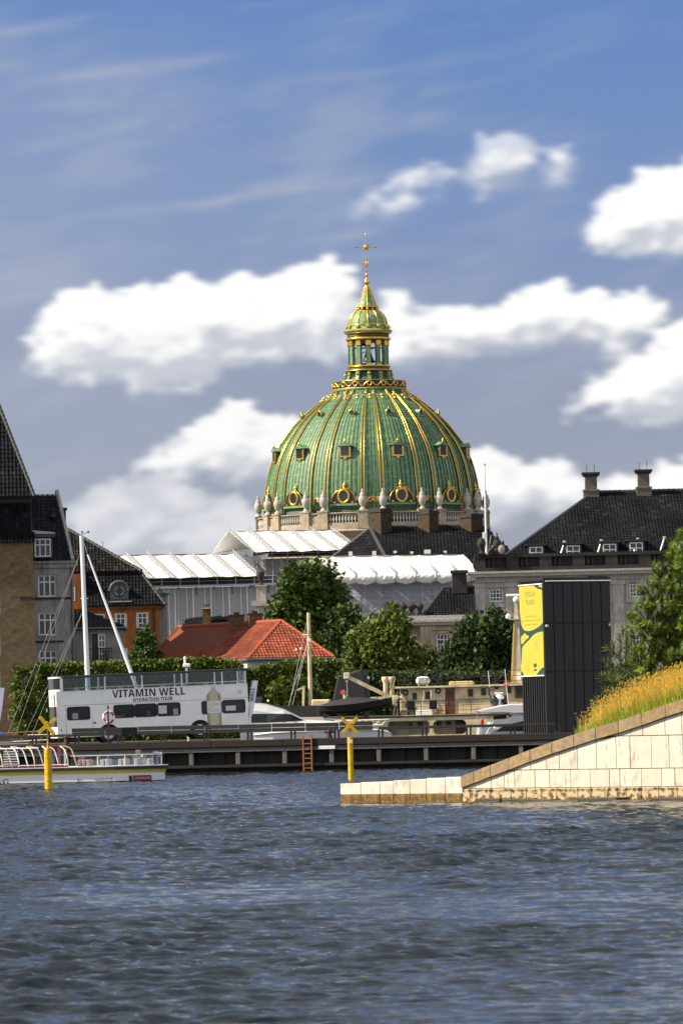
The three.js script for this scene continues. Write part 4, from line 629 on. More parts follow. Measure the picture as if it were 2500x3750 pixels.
// ---------- orange house with black mansard ----------
{
  const D = 366, O = at(440, 2640, D); O.y = 1.7; const P = beside(D, O), g = thing('orange_house', 'ochre orange house with black tiled mansard roof and a round dormer', 'house', [O.x, O.y, O.z], null, 3 * Math.PI / 180);
  const x0 = P(255, 2250)[0], x1 = P(584, 2250)[0], yE = P(440, 2218)[1], q = (a, b, c, d) => { const [m, y1] = P(a, c), [n, y0] = P(b, d); return [m, n, y0, y1]; };
  const ws = [q(340, 386, 2248, 2306), q(420, 466, 2246, 2304), q(499, 545, 2243, 2301), q(428, 469, 2373, 2432), q(499, 545, 2370, 2430)];
  part('wall', [wallHoles([[x0, 0], [x1, 0], [x1, yE - .2], [x0, yE - .2]], ws, -.45, 0), box(x1 - .4, x1, 0, yE - .2, -10, -.45)], M.orange, g);
  for (const w of ws) windowPart(g, w, -.06, [.17, .33, .5, .67, .83].filter((_, i) => i % 2 === 0 || i === 2).concat([]), [.33, .67], { f: .1, b: .06, sill: true, out: .15, sillMat: M.orange });
  part('eave_cornice', [box(x0, x1 + .25, yE - .2, yE, -10, .35)], M.orange, g);
  const yM = P(440, 2086)[1], mA = [P(312, 2216)[0], yE, .55], mB = [P(606, 2212)[0], yE, .55], mC = [P(510, 2084)[0], yM, -1.6], mE = [P(312, 2087)[0], yM, -1.6];
  const mid = (t, s) => [lerp(lerp(mA[0], mB[0], s), lerp(mE[0], mC[0], s), t), lerp(yE, yM, t), lerp(.55, -1.6, t) - .45 * 4 * t * (1 - t) * .5];
  const roof = part('roof', [slab([mA, mB, mC, mE], .2), slab([mB, [mB[0], yE, -10], [mC[0], yM, -8.5], mC], .2)], M.roofBlack, g);
  tileField('mansard_tiles', [mA, mB, mC, mE], .26, .34, roof, blackTile(1), 61); tileField('mansard_tiles', [mB, [mB[0], yE, -10], [mC[0], yM, -8.5], mC], .26, .34, roof, blackTile(1), 62, M.tileBlack, true);
  const uA = [P(255, 2087)[0], yM - .1, -1.2], uB = [P(518, 2082)[0], yM - .1, -1.2], uE = [P(246, 1928)[0], P(246, 1928)[1], -5.2];
  part('upper_roof', [slab([uA, uB, uE], .2), slab([uB, [uB[0], yM - .1, -9], uE], .2)], M.roofBlack, roof); tileField('roof_tiles', [uA, uB, uE], .26, .34, roof, (x, y, r) => { const t = r(), d = .015 * (.6 + t); return t > .8 ? [d * 1.9, d * 1.5, d * 1.35] : [d, d, d * 1.08]; }, 63);
  ridgeTiles('ridge_tile', uB, uE, .16, M.slate, roof, .4); ridgeTiles('ridge_tile', mB, mC, .14, M.slate, roof, .4);
  part('gable_wall', [prism([[x0, yE], [P(314, 2220)[0], yE], [P(314, 2087)[0], yM - .3], [x0, yM - .3]], -1.8, .02)], M.orange, g); windowPart(g, q(262, 277, 2150, 2200), .03, [.5], [.33, .67], { f: .08, panes: false });
  const [cx, cy] = P(437, 2164), R = P(437 + 27, 2164)[0] - cx, zr = -.15, dm = new THREE.Shape(); dm.moveTo(-R * 1.25, -R * 1.35); dm.lineTo(R * 1.25, -R * 1.35); dm.lineTo(R * 1.25, 0); dm.absarc(0, 0, R * 1.25, 0, Math.PI, false); const hl = new THREE.Path(); hl.absarc(0, 0, R * .86, 0, Math.PI * 2, true); dm.holes.push(hl);
  const d = part('round_dormer', [new THREE.ExtrudeGeometry(dm, { depth: 1.5, bevelEnabled: false, curveSegments: 20 }).translate(cx, cy, zr - 1.1)], M.lead, roof);
  part('pane', [new THREE.CircleGeometry(R * .86, 24).translate(cx, cy, zr + .2)], M.glassDark, d); part('glazing_bars', [box(cx - .06, cx + .06, cy - R * .86, cy + R * .86, zr + .21, zr + .27), box(cx - R * .84, cx + R * .84, cy - .03, cy + .03, zr + .212, zr + .26)], M.blackTrim, d); part('glazing_ring', [new THREE.TorusGeometry(R * .6, .025, 5, 24).translate(cx, cy, zr + .23)], M.whiteFrame, d);
  part('hood_mould', [new THREE.TorusGeometry(R * 1.25, .12, 6, 20, Math.PI).translate(cx, cy, zr + .4)], M.lead, d); part('sill', [box(cx - R * 1.4, cx + R * 1.7, cy - R * 1.55, cy - R * 1.38, zr, zr + .75)], M.stonePale, d);
  part('downpipe', [bar([P(563, 2225)[0], 0, .12], [P(563, 2225)[0], yE - .1, .12], .08, 8)], M.blackTrim, g);
  part('rooftop_aerial', [bar([P(377, 2000)[0], P(377, 2010)[1], -4.5], [P(377, 1974)[0], P(377, 1974)[1], -4.5], .04, 5)], M.steel, roof);
  const fb = thing('stair_tower', 'narrow grey stair tower with flat green copper roof beside the orange house', 'tower', [O.x, O.y, O.z - 6]), c0 = q(556, 604, 2166, 2330), c1 = q(547, 612, 2156, 2165);
  part('wall', [box(c0[0], c0[1], 0, c0[3], -3, 0)], M.plasterGrey, fb); part('roof', [box(c1[0], c1[1], c1[2], c1[3], -3.5, .6)], M.copper[0], fb);
}
// ---------- dark roofed house behind, red tiled house in front ----------
{
  const D = 376, O = at(720, 2640, D); O.y = 1.7; const g = thing('dark_roof_house', 'house with low black roof and pale chimney behind the red roof', 'house', [O.x, O.y, O.z]), p = (px, py, z) => { const a = at(px, py, D - z); return [a.x - O.x, a.y - O.y, z]; };
  const A = p(560, 2385, 2), B = p(960, 2330, 0), C = p(850, 2256, -5), E = p(690, 2272, -5), roof = part('roof', [slab([A, B, C, E], .25)], M.roofBlack, g); tileField('roof_tiles', [A, B, C, E], .26, .34, roof, blackTile(.8), 71, M.tileBlack, true);
  part('wall', [box(A[0], B[0], 0, A[1] - .2, -8, -1)], M.plasterGrey, g); part('roof_strip', [beam(p(590, 2345, 2.4), p(625, 2320, 1.2), .12, .06)], M.white, roof);
  const c0 = p(741, 2230, -3), c1 = p(770, 2230, -3); const ch = part('chimney', [box(c0[0], c1[0], p(750, 2310, -3)[1], c0[1], -4, -3.2)], M.brickRed, roof); part('chimney_cap', [box(c0[0] - .06, c1[0] + .06, c0[1], c0[1] + .12, -4.1, -3.1)], M.stonePale, ch); for (const t of [.25, .5, .75]) part('chimney_pot', [cyl(.06, .05, lerp(c0[0], c1[0], t), c0[1] + .1, c0[1] + .4, -3.6, 8)], M.blackTrim, ch);
}
{
  const D = 332, O = at(905, 2640, D); O.y = 1.7; const g = thing('red_roof_house', 'white house with a red pantile hip roof and two brick chimneys', 'house', [O.x, O.y, O.z]), p = (px, py, d) => { const a = at(px, py, d); return [a.x - O.x, a.y - O.y, a.z - O.z]; };
  M.tileRed = mat(1, 1, 1, .85, { vertexColors: true }); M.redBase = mat(.16, .035, .015, .9); M.whiteWash = mat(.66, .67, .68, .9, { map: grimeFine, metric });
  const c = p(907, 2413, D), r = p(1222, 2406, D + 1.5), e = p(1030, 2274, D + 5), l = p(530, 2428, D + 15), k = p(655, 2309, D + 17), yE = c[1]; r[1] = yE; l[1] = yE; k[1] = e[1];
  const lx = V(...l).sub(V(...c)), back = [r[0] + lx.x * .9, yE, r[2] + lx.z * .9];
  const roof = part('roof', [slab([c, r, e], .2), slab([l, c, e, k], .2), slab([r, back, k, e], .2), slab([back, l, k], .2)], M.redBase, g);
  // every tile its own piece, up to three hundred of them; the rest joined
  const tones = [[.265, .056, .020], [.22, .044, .017], [.18, .036, .015], [.30, .070, .025], [.15, .031, .016]].map(q => mat(...q, .85)), old = [[.245, .048, .018], [.205, .040, .016], [.17, .032, .014], [.265, .056, .020]], rr = rng(91); let count = 0;
  { const s = tileSpots([c, r, e], .25, .36), geo = tileGeo(.25, .36), mt = new THREE.Matrix4().makeBasis(s.u, s.v, s.n), q = new THREE.Quaternion().setFromRotationMatrix(mt);
    for (const [x, y] of s.out) { if (count++ >= 300) break; const t = shadows(new THREE.Mesh(geo, tones[Math.min(4, rr() * 4.4 | 0)])); t.name = 'roof_tile'; t.quaternion.copy(q); t.position.copy(s.A).addScaledVector(s.u, x).addScaledVector(s.v, y).addScaledVector(s.n, .03 + (rr() - .5) * .015); roof.add(t); }
    if (s.out.length > 300) { const keep = new Set(s.out.slice(300).map(v => v.join())); const f = tileField('roof_tiles', [c, r, e], .25, .36, roof, (x, y, rn) => [.36, .075, .02].map(v => v * (.7 + .6 * rn())), 92, M.tileRed); roof.remove(f); const a = f.geometry, n = a.attributes.position.count / s.out.length, st = 300 * n; const g2 = new THREE.BufferGeometry(); for (const at2 of ['position', 'normal', 'color']) g2.setAttribute(at2, new THREE.BufferAttribute(a.attributes[at2].array.slice(st * 3), 3)); const m2 = shadows(new THREE.Mesh(g2, M.tileRed)); m2.name = 'roof_tiles'; m2.userData.kind = 'stuff'; roof.add(m2); } }
  tileField('roof_tiles', [l, c, e, k], .25, .36, roof, (x, y, rn) => { const t = old[rn() * 4 | 0], m = clamp(.85 + .9 * fbm(x * .4, y * .5, 3, 3), .45, 1.4); return [t[0] * m, t[1] * m, t[2] * m]; }, 93, M.tileRed);
  const rm = mat(.34, .075, .03, .85); ridgeTiles('ridge_tile', c, e, .15, rm, roof, .4); ridgeTiles('ridge_tile', e, k, .15, rm, roof, .4); ridgeTiles('ridge_tile', r, e, .15, rm, roof, .4);
  const ins = (a, b, t) => [lerp(a[0], b[0], t), lerp(a[2], b[2], t)], cen = [(c[0] + r[0] + l[0] + back[0]) / 4, 0, (c[2] + r[2] + l[2] + back[2]) / 4], sh = [c, r, back, l].map(v => ins(v, cen, .05)), W = [];
  for (let i = 0; i < 4; i++) { const a = sh[i], b = sh[(i + 1) % 4]; W.push(poly([[a[0], 0, a[1]], [b[0], 0, b[1]], [b[0], yE, b[1]], [a[0], yE, a[1]]])); } part('wall', W, M.whiteWash, g);
  part('gutter', [bar([c[0], yE - .06, c[2] + .05], [r[0], yE - .06, r[2] + .05], .09, 8)], M.pipe, roof); part('gutter', [bar([c[0], yE - .06, c[2] + .05], [l[0], yE - .06, l[2] + .05], .09, 8)], M.pipe, roof);
  part('wall_lamp', [rbox(sh[0][0] + .35, sh[0][0] + .55, yE - .75, yE - .6, sh[0][1], sh[0][1] + .25, .03)], M.white, g);
  for (const [a, b, t, bt, d] of [[838, 894, 2252, 2312, 9.5], [906, 960, 2247, 2302, 8]]) { const q0 = p(a, t, D + d), q1 = p(b, t, D + d), y0 = p(a, bt, D + d)[1], w = q1[0] - q0[0], cx = (q0[0] + q1[0]) / 2, z = q0[2]; const ch = part('chimney', [box(-w * .46, w * .46, y0 - 1.2, q0[1], -.35, .35).rotateY(.2).translate(cx, 0, z)], M.brickRed, roof); part('chimney_cap', [box(-w * .5, w * .5, q0[1] - .12, q0[1], -.4, .4).rotateY(.2).translate(cx, .005, z), box(-.2, .2, q0[1], q0[1] + .18, -.15, .15).translate(cx, .005, z)], M.blackTrim, ch); }
  for (const [px, py] of [[1085, 2380], [1103, 2376], [1135, 2384]]) { const q = p(px, py, D + 1.6); part('snow_guard', [new THREE.SphereGeometry(.1, 6, 5).translate(q[0], q[1], q[2])], M.white, roof); }
}
// ---------- trees, hedges and bushes ----------
function leafMat(r, g, b) { const m = new THREE.MeshPhysicalMaterial({ color: lin(r, g, b), roughness: .62, specularIntensity: .5, transmission: .28, thickness: 0, side: THREE.DoubleSide }); return m; }
M.leaf = { oak: leafMat(.066, .118, .016), dark: leafMat(.042, .080, .014), lime: leafMat(.100, .145, .017), box: leafMat(.095, .145, .014), pine: leafMat(.165, .24, .028), fir: leafMat(.055, .105, .020), soft: leafMat(.085, .12, .028) };
M.bark = mat(.075, .058, .042, .95, { map: grimeFine, metric });
function leafCluster(seed, n, size, spread) {                 // a spray of leaves
  const r = rng(seed), P = [], q = new THREE.Quaternion(), e = new THREE.Euler();
  for (let i = 0; i < n; i++) { const c = V(r() - .5, r() - .5, r() - .5).multiplyScalar(2 * spread); e.set((r() - .5) * 2.4 - .5, r() * 6.3, (r() - .5) * 2); q.setFromEuler(e); const s = size * (.7 + .6 * r());
    const k = [[-.5, 0], [0, -.5], [.5, 0], [0, .8]].map(p => V(p[0] * s * .8, 0, p[1] * s).applyQuaternion(q).add(c)); for (const t of [0, 1, 2, 0, 2, 3]) P.push(k[t].x, k[t].y, k[t].z); }
  const g = new THREE.BufferGeometry(); g.setAttribute('position', new THREE.Float32BufferAttribute(P, 3)); g.computeVertexNormals(); return g;
}
function needleCluster(seed, n, L, w) {                       // a brush of needles on a twig
  const r = rng(seed), P = []; for (let i = 0; i < n; i++) { const t = i / n, b = V(0, t * L * .9, 0), a = r() * 6.283, up = .35 + .9 * t, d = V(Math.cos(a), up, Math.sin(a)).normalize().multiplyScalar(L * (.5 + .3 * r())), s = V(-Math.sin(a), 0, Math.cos(a)).multiplyScalar(w); const p = [b.clone().sub(s), b.clone().add(s), b.clone().add(d)]; for (const v of p) P.push(v.x, v.y, v.z); }
  const g = new THREE.BufferGeometry(); g.setAttribute('position', new THREE.Float32BufferAttribute(P, 3)); g.computeVertexNormals(); return g;
}
const sprayA = leafCluster(1, 14, .34, .42), sprayB = leafCluster(2, 14, .24, .32), sprayC = leafCluster(3, 16, .15, .2), needles = needleCluster(4, 40, .30, .017), feather = needleCluster(6, 26, .5, .016);
function foliage(name, spots, geo, m, parent, seed, up = 0) { // spots: [x, y, z, scale, tone]
  const im = new THREE.InstancedMesh(geo, m, spots.length), mt = new THREE.Matrix4(), q = new THREE.Quaternion(), r = rng(seed), c = new THREE.Color();
  spots.forEach((s, i) => { if (up && s[5]) q.setFromUnitVectors(V(0, 1, 0), V(s[5][0] * (1 - up) + (r() - .5) * .5, s[5][1] + up, s[5][2] * (1 - up) + (r() - .5) * .5).normalize()); else q.setFromEuler(new THREE.Euler((r() - .5) * .9, r() * 6.3, (r() - .5) * .9)); mt.compose(V(s[0], s[1], s[2]), q, V(s[3], s[3], s[3])); im.setMatrixAt(i, mt); const k = s[4]; im.setColorAt(i, c.setRGB(k, k * (.97 + .06 * r()), k * (.8 + .3 * r()))); });
  im.name = name; im.userData.kind = 'stuff'; shadows(im); parent.add(im); return im;
}
// crown made of lobes; each lobe a shell of leaf sprays with gaps between
function crownSpots(lobes, per, seed, o = {}) {
  const r = rng(seed), out = [];
  for (const [cx, cy, cz, R, flat = 1] of lobes) { const n = Math.round(per * R * R);
    for (let i = 0; i < n; i++) { const d = V(r() * 2 - 1, r() * 2 - 1, r() * 2 - 1); if (d.lengthSq() > 1) { i--; continue; } d.normalize(); const k = Math.pow(r(), .28), w = 1 + .85 * fbm(d.x * 1.7 + cx, d.y * 1.7 + cy, d.z * 1.7 + seed, 3); if (noise(d.x * 2.6 + cx * 3, d.y * 2.6 + cy, d.z * 2.6 + seed) > .28 && k > .7) continue;
      out.push([cx + d.x * R * k * w, cy + d.y * R * flat * k * w, cz + d.z * R * k * w, (o.s ?? 1) * (.7 + .6 * r()), .55 + .9 * r(), [d.x, d.y, d.z]]); } }
  return out;
}
function trunkGeo(h, r0, limbs, seed) { const r = rng(seed), out = [tube([[0, 0, 0], [(r() - .5) * .3, h * .35, (r() - .5) * .3], [(r() - .5) * .5, h * .7, (r() - .5) * .5], [(r() - .5) * .6, h, (r() - .5) * .6]], r0, 12, 8)];
  for (const [x, y, z, R] of limbs) out.push(tube([[0, Math.max(.6, Math.min(h * .8, y * .5)), 0], [x * .5, y * .75, z * .5], [x, y, z]], r0 * .32, 8, 5)); return out; }
function tree(name, label, px, D, base, lobesPx, m, spray, per, seed, o = {}) {
  const B = at(px, 2640, D); const g = thing(name, label, o.category || 'tree', [B.x, base, B.z], o.group); const r = rng(seed * 7 + 1);
  const lobes = lobesPx.map(([lx, ly, lr, dz = 0]) => { const p = at(lx, ly, D); return [p.x - B.x, p.y - base, dz || (r() - .5) * lr * mpp(D) * 1.2, lr * mpp(D)]; });
  const h = Math.max(...lobes.map(l => l[1]));
  part('trunk', trunkGeo(h * .9, o.r ?? .2, lobes.map(l => [l[0], l[1], l[2], l[3]]), seed), M.bark, g);
  foliage('crown', crownSpots(lobes, per, seed, o), spray, m, g, seed + 3, o.up || 0); return g;
}
function ring(cx, cy, R, n, r0, seed) { const r = rng(seed), out = []; for (let i = 0; i < n; i++) { const a = r() * 6.283, k = Math.sqrt(r()) * R; out.push([cx + Math.cos(a) * k, cy + Math.sin(a) * k * .9, r0 * (.7 + .6 * r())]); } return out; }
const parkTrees = 'broadleaf trees along the far quay';
tree('broadleaf_tree', 'tallest broadleaf tree, rising right of the red roof before the sheeting', 1120, 350, 1.7, [[1130, 2090, 45], [1190, 2110, 50], [1075, 2130, 50], [1150, 2160, 70], [1060, 2200, 62], [1225, 2190, 55], [1010, 2240, 40], [1110, 2250, 80], [1200, 2260, 75], [1040, 2290, 60], [1150, 2330, 80], [1240, 2330, 60], [1190, 2390, 70], [1100, 2370, 60], ...ring(1120, 2230, 120, 16, 34, 3)], M.leaf.oak, sprayA, 34, 201, { group: parkTrees, r: .3 });
tree('broadleaf_tree', 'dark green broadleaf tree between the tall tree and the yellowish one', 1290, 340, 1.7, [[1275, 2260, 45], [1310, 2290, 45], [1260, 2320, 60], [1320, 2350, 60], [1230, 2380, 60], [1300, 2410, 70]], M.leaf.dark, sprayA, 34, 202, { group: parkTrees });
tree('broadleaf_tree', 'yellowish green broadleaf tree in front of the pavilion urns', 1390, 326, 1.7, [[1435, 2255, 38], [1460, 2290, 42], [1380, 2310, 60], [1440, 2340, 60], [1320, 2350, 55], [1400, 2390, 75], [1480, 2380, 55], [1310, 2420, 60], [1370, 2460, 75], [1470, 2450, 70], [1290, 2470, 50], ...ring(1390, 2390, 95, 10, 30, 5)], M.leaf.lime, sprayB, 60, 203, { group: parkTrees });
tree('broadleaf_tree', 'low dark thin leaved tree under the tall pavilion window', 1560, 330, 1.7, [[1550, 2400, 45], [1590, 2420, 45], [1540, 2450, 50], [1610, 2465, 50], [1570, 2490, 55]], M.leaf.soft, sprayC, 90, 204, { group: parkTrees });
tree('broadleaf_tree', 'dense dark round tree left of the radar mast', 1730, 324, 1.7, [[1737, 2285, 32], [1700, 2320, 45], [1760, 2330, 45], [1670, 2370, 45], [1730, 2390, 70], [1660, 2440, 60], [1760, 2450, 75], [1700, 2480, 70]], M.leaf.dark, sprayB, 62, 205, { group: parkTrees });
tree('broadleaf_tree', 'dense dark tree behind the beige radar mast', 1830, 325, 1.7, [[1807, 2262, 30], [1800, 2310, 45], [1850, 2310, 42], [1880, 2340, 45], [1820, 2370, 65], [1890, 2400, 60], [1840, 2450, 80], [1920, 2460, 60]], M.leaf.dark, sprayB, 62, 206, { group: parkTrees });
tree('young_tree', 'slim young tree before the orange house', 535, 326, 1.7, [[533, 2300, 14], [525, 2325, 22], [545, 2330, 20], [515, 2360, 26], [550, 2365, 28], [500, 2400, 24], [535, 2400, 34], [570, 2405, 26], [520, 2440, 34], [565, 2445, 30]], M.leaf.fir, sprayC, 170, 207, { category: 'tree', r: .1 });
tree('quay_bush', 'loose bush at the left, between the brick warehouse and the bus', 110, 316, 1.7, [[80, 2470, 24], [110, 2465, 24], [60, 2510, 28], [120, 2520, 34], [90, 2560, 38], [140, 2580, 34], [70, 2610, 36], [130, 2640, 40], [90, 2670, 38]], M.leaf.box, sprayC, 120, 208, { category: 'bush', r: .08 });
tree('quay_bush', 'bright green shrub behind the small beige crane', 1040, 313, 1.7, [[1040, 2510, 28], [1080, 2500, 32], [1010, 2540, 30], [1070, 2545, 40], [1130, 2520, 34], [1160, 2555, 34], [1110, 2570, 36]], M.leaf.lime, sprayC, 120, 209, { category: 'bush', r: .08 });
// clipped hedge: leaves over a boxed body
function hedge(label, pts, D, depth, m, seed, per) {          // pts: [px, top py]
  const B = at(pts[0][0], 2640, D), g = thing('hedge', label, 'hedge', [B.x, 1.7, B.z]), r = rng(seed), sp = [], stems = [];
  const L = pts.map(([px, py]) => { const p = at(px, py, D); return [p.x - B.x, p.y - 1.7]; });
  for (let i = 0; i < L.length - 1; i++) { const [x0, y0] = L[i], [x1, y1] = L[i + 1], w = x1 - x0, n = Math.round(w * (y0 + depth) * per);
    for (let k = 0; k < n; k++) { const t = r(), top = lerp(y0, y1, t), x = x0 + t * w, j = .25 * fbm(x * 1.3, 1, seed, 3); if (r() < .3) sp.push([x, top + j + (r() - .5) * .25, -r() * depth, .8 + .5 * r(), .75 + .5 * r()]); else { const y = r() * top; sp.push([x, y, .22 * fbm(x * 1.5, y * 1.5, seed, 3) + (r() - .5) * .3, .8 + .5 * r(), .75 + .5 * r()]); } }
    stems.push(prism([[x0 + .001, 0], [x1, 0], [x1, y1 - .35], [x0 + .001, y0 - .35]], -depth + .2, -.25)); }
  part('twigs', stems, M.hedgeCore, g); foliage('leaves', sp, sprayC, m, g, seed + 1); return g;
}
M.hedgeCore = mat(.085, .07, .045, 1);
hedge('long clipped hedge with sunlit top behind the double decker bus', [[132, 2444], [300, 2440], [480, 2432], [700, 2424], [790, 2424], [878, 2437]], 318, 2.2, M.leaf.box, 301, 26);
hedge('lower clipped hedge in front of the white house wall', [[880, 2472], [960, 2452], [1040, 2436], [1130, 2428], [1250, 2428]], 319, 2, M.leaf.box, 302, 26);
hedge('dark hedge behind the beige ship, under the trees', [[1240, 2470], [1400, 2472], [1600, 2470], [1750, 2480], [1900, 2476], [2080, 2470], [2300, 2465]], 316, 2, M.leaf.dark, 303, 24);
// ---------- pier, quay wall and fence ----------
const QT = -10 * Math.PI / 180, QO = at(1035, 2640, 256);   // the quay runs a little towards the camera on the right
const qp = (x, z) => V(x, 0, z).applyAxisAngle(V(0, 1, 0), QT).add(V(QO.x, 0, QO.z));
const qx = px => { const d = V((px - PW / 2) / F, 0, -1), c = Math.cos(QT), s = Math.sin(QT); const k = (-QO.z + QO.x * (s / c)) / (1 + d.x * (s / c) * 1) ; /* along the quay */ const X = d.x * k; return (X - QO.x) / c; };
M.rust = mat(.024, .015, .0125, .8, { map: grime, metric, bumpMap: grainBump, bumpScale: .02 });
M.concrete = mat(.17, .17, .175, .9, { map: grimeFine, metric, bumpMap: grainBump, bumpScale: .02 });
M.pile = mat(.022, .018, .017, .8, { map: grime, metric });
M.timber = [[.036, .038, .043], [.03, .031, .035], [.046, .048, .053]].map(c => mat(...c, .85, { map: tex(256, 128, [1.4, .5], (u, v) => .75 + .5 * tile((u * .1) % 1, v, 24, 3, 2) + .3 * tile(u, v, 6, 3, 5)), metric }));
M.orangeWood = mat(.30, .115, .04, .8); M.yellow = mat(.93, .57, .010, .45, { map: grimeFine, metric }); M.navy = mat(.012, .016, .026, .4);
{
  const g = thing('quay_wall', 'dark quay wall with rusty cap beam, grey concrete posts and walings', 'quay', [QO.x, 0, QO.z], null, QT);
  const x0 = -40, x1 = 60; const NB = 25, W = 100 / NB;
  for (let i = 0; i < NB; i++) part('cap_beam', [rbox(x0 + i * W + .006, x0 + (i + 1) * W - .006, 1.42, 1.80 - (i % 2) * .004, -.9, .06, .03, 1)], M.rust, g);
  const sp = 2.6; for (let i = 0; i < Math.floor(100 / sp); i++) { const x = x0 + 1.05 + i * sp; part('post', [rbox(x - .12, x + .12, .46, 1.16, -.36, -.06, .02, 1)], M.concrete, g); part('upper_waling', [rbox(x + .004, x + sp - .004, 1.16, 1.39, -.38, -.02, .02, 1)], M.concrete, g); part('lower_waling', [rbox(x + .004, x + sp - .004, .30, .45, -.36, -.04, .02, 1)], M.rust, g); }
  const rr = rng(4); for (let i = 0; i < 120; i++) part('sheet_pile', [box(x0 + i * .833 + .01, x0 + i * .833 + .823, -2, 1.4, -.75, -.62 + (i % 2) * .12)], M.pile, g);
  part('fender_beam', [box(x0, x1, -.3, .06, -.5, .02)], M.pile, g);
  M.deck = mat(.12, .115, .11, .92, { map: grime, metric });
  const dk = structure('pier_deck', [box(-40, 60, -2, 1.72, -19, -.9)], M.deck); dk.position.set(QO.x, 0, QO.z); dk.rotation.y = QT;
}
{
  const g = thing('timber_fence', 'weathered grey timber railing along the quay edge, planked behind the bus', 'fence', [QO.x, 1.8, QO.z], null, QT), rr = rng(14), tm = () => M.timber[rr() * 3 | 0];
  const a = qx(222), b = qx(1340), L = (b - a) / 9;
  for (let i = 0; i < 9; i++) for (const [y, h] of [[.635, .215], [.405, .22]]) { const s = (rr() - .5) * .03; part('plank', [rbox(a + i * L + .015, a + (i + 1) * L - .015, y + s, y + h + s, -.5, -.44, .012, 1)], tm(), g); }
  for (let i = 0; i < 14; i++) { const x = -19 + i * 2.42; if (x > a - .5 && x < b) continue; part('rail', [rbox(x + .01, x + 2.41, .39, .54, -.52, -.42, .012, 1)], tm(), g); }
  for (let i = 0; i < 16; i++) { const x = -19 + i * 2.42; for (const s of [0, .21]) part('post', [box(x + s - .05, x + s + .05, -.08, x > a && x < b ? .44 : .40, -.56, -.505)], M.blackTrim, g); }
}
function onQuay(px, z) { const p = qp(qx(px), z); return [p.x, 1.8, p.z]; }
{ const p = onQuay(1107, .12), g = thing('quay_ladder', 'orange wooden ladder hanging down the quay wall into the water', 'ladder', [p[0], -.3, p[2]], null, QT); for (const s of [-.23, .23]) part('ladder_rail', [rbox(s - .035, s + .035, 0, 2.25, -.04, .04, .01, 1)], M.orangeWood, g); for (let i = 0; i < 8; i++) part('rung', [rbox(-.2, .2, .2 + i * .265, .25 + i * .265, -.03, .03, .01, 1)], M.orangeWood, g); part('top_hoop', [bar([-.23, 2.25, 0], [-.23, 2.34, 0], .02), bar([.23, 2.25, 0], [.23, 2.34, 0], .02), bar([-.23, 2.34, 0], [.23, 2.34, 0], .02)], M.orangeWood, g); }
{ const p = onQuay(1176, .012), g = thing('quay_notice', 'small white notice board fixed below the quay cap beam', 'sign', [p[0], 1.2, p[2]], null, QT); part('board', [rbox(-.47, .47, .0, .19, 0, .03, .01, 1)], M.white, g); part('bolt', [cyl(.015, .015, 0, 0, .02, 0, 6).rotateX(Math.PI / 2).translate(-.42, .1, .04)], M.steel, g); part('bolt', [cyl(.015, .015, 0, 0, .02, 0, 6).rotateX(Math.PI / 2).translate(.42, .1, .04)], M.steel, g); }
{ M.bollard = mat(.07, .035, .026, .8, { map: grimeFine, metric }); const mk = (px, label, s) => { const p = onQuay(px, -.35), g = thing('mooring_bollard', label, 'bollard', p, 'rusty bollards on the quay edge', QT); part('base', [cyl(.2 * s, .17 * s, 0, 0, .12, 0, 12)], M.bollard, g); part('stem', [lathe([[.15 * s, .1], [.12 * s, .25], [.13 * s, .34], [.16 * s, .42], [0, .46]], 12)], M.bollard, g); part('horn', [rbox(-.26 * s, .26 * s, .25, .42, -.1, .1, .08, 3)], M.bollard, g); };
  mk(1181, 'rusty bollard with two horns right of the orange ladder', 1); mk(203, 'rusty bollard at the front corner of the bus', .95); }
{ const p = onQuay(369, .03), g = thing('lifebuoy_post', 'dark post with a red and white lifebuoy before the bus', 'lifebuoy', [p[0], 1.8, p[2]], null, QT); part('post', [rbox(-.045, .045, 0, 2.05, -.045, .045, .01, 1)], M.navy, g);
  M.red = mat(.52, .025, .03, .5); const seg = Math.PI / 4; for (let i = 0; i < 8; i++) part('buoy_segment', [new THREE.TorusGeometry(.285, .062, 8, 8, seg * .985).rotateZ(i * seg + .25).translate(0, 1.42, -.12)], i % 2 ? M.white : M.red, g); part('rope', [new THREE.TorusGeometry(.355, .012, 5, 32).translate(0, 1.42, -.12)], M.white, g); part('collar', [box(-.055, .055, 1.75, 1.85, -.055, .055)], M.steel, g); }

// ---------- channel marks ----------
function mark(px, topPy, pyCross, D, label, tilt, R, r) {
  const p = at(px, 2640, D), t = at(px, topPy, D), c = at(px, pyCross, D), g = thing('channel_mark', label, 'marker post', [p.x, -1, p.z], 'yellow channel marks');
  part('pile', [cyl(r, r, 0, 0, t.y + 1, 0, 18)], M.yellow, g); part('pile_band', [cyl(r * 1.04, r * 1.04, 0, t.y + .62, t.y + 1.012, 0, 18)], M.yellow, g); part('stem', [cyl(.035, .035, 0, t.y + 1, c.y + 1.2, 0, 8), cyl(.06, .06, 0, t.y + 1, t.y + 1.12, 0, 8)], tilt > .2 ? M.steel : M.yellow, g);
  for (const a of [Math.PI / 4 + tilt, -Math.PI / 4 + tilt]) part('cross_arm', [rbox(-R, R, -.08, .08, -.03, .03, .012, 1).rotateZ(a).translate(0, c.y + 1, a > 0 ? .05 : .115)], M.yellow, g);
  return g; }
const mk1 = mark(174, 2745, 2658, 203, 'yellow channel mark with tilted cross in front of the tour boat', -.13, .5, .165);
const mk2 = mark(1280, 2700, 2658, 212, 'thinner yellow channel mark with upright cross beyond the stone spit', .0, .5, .125);
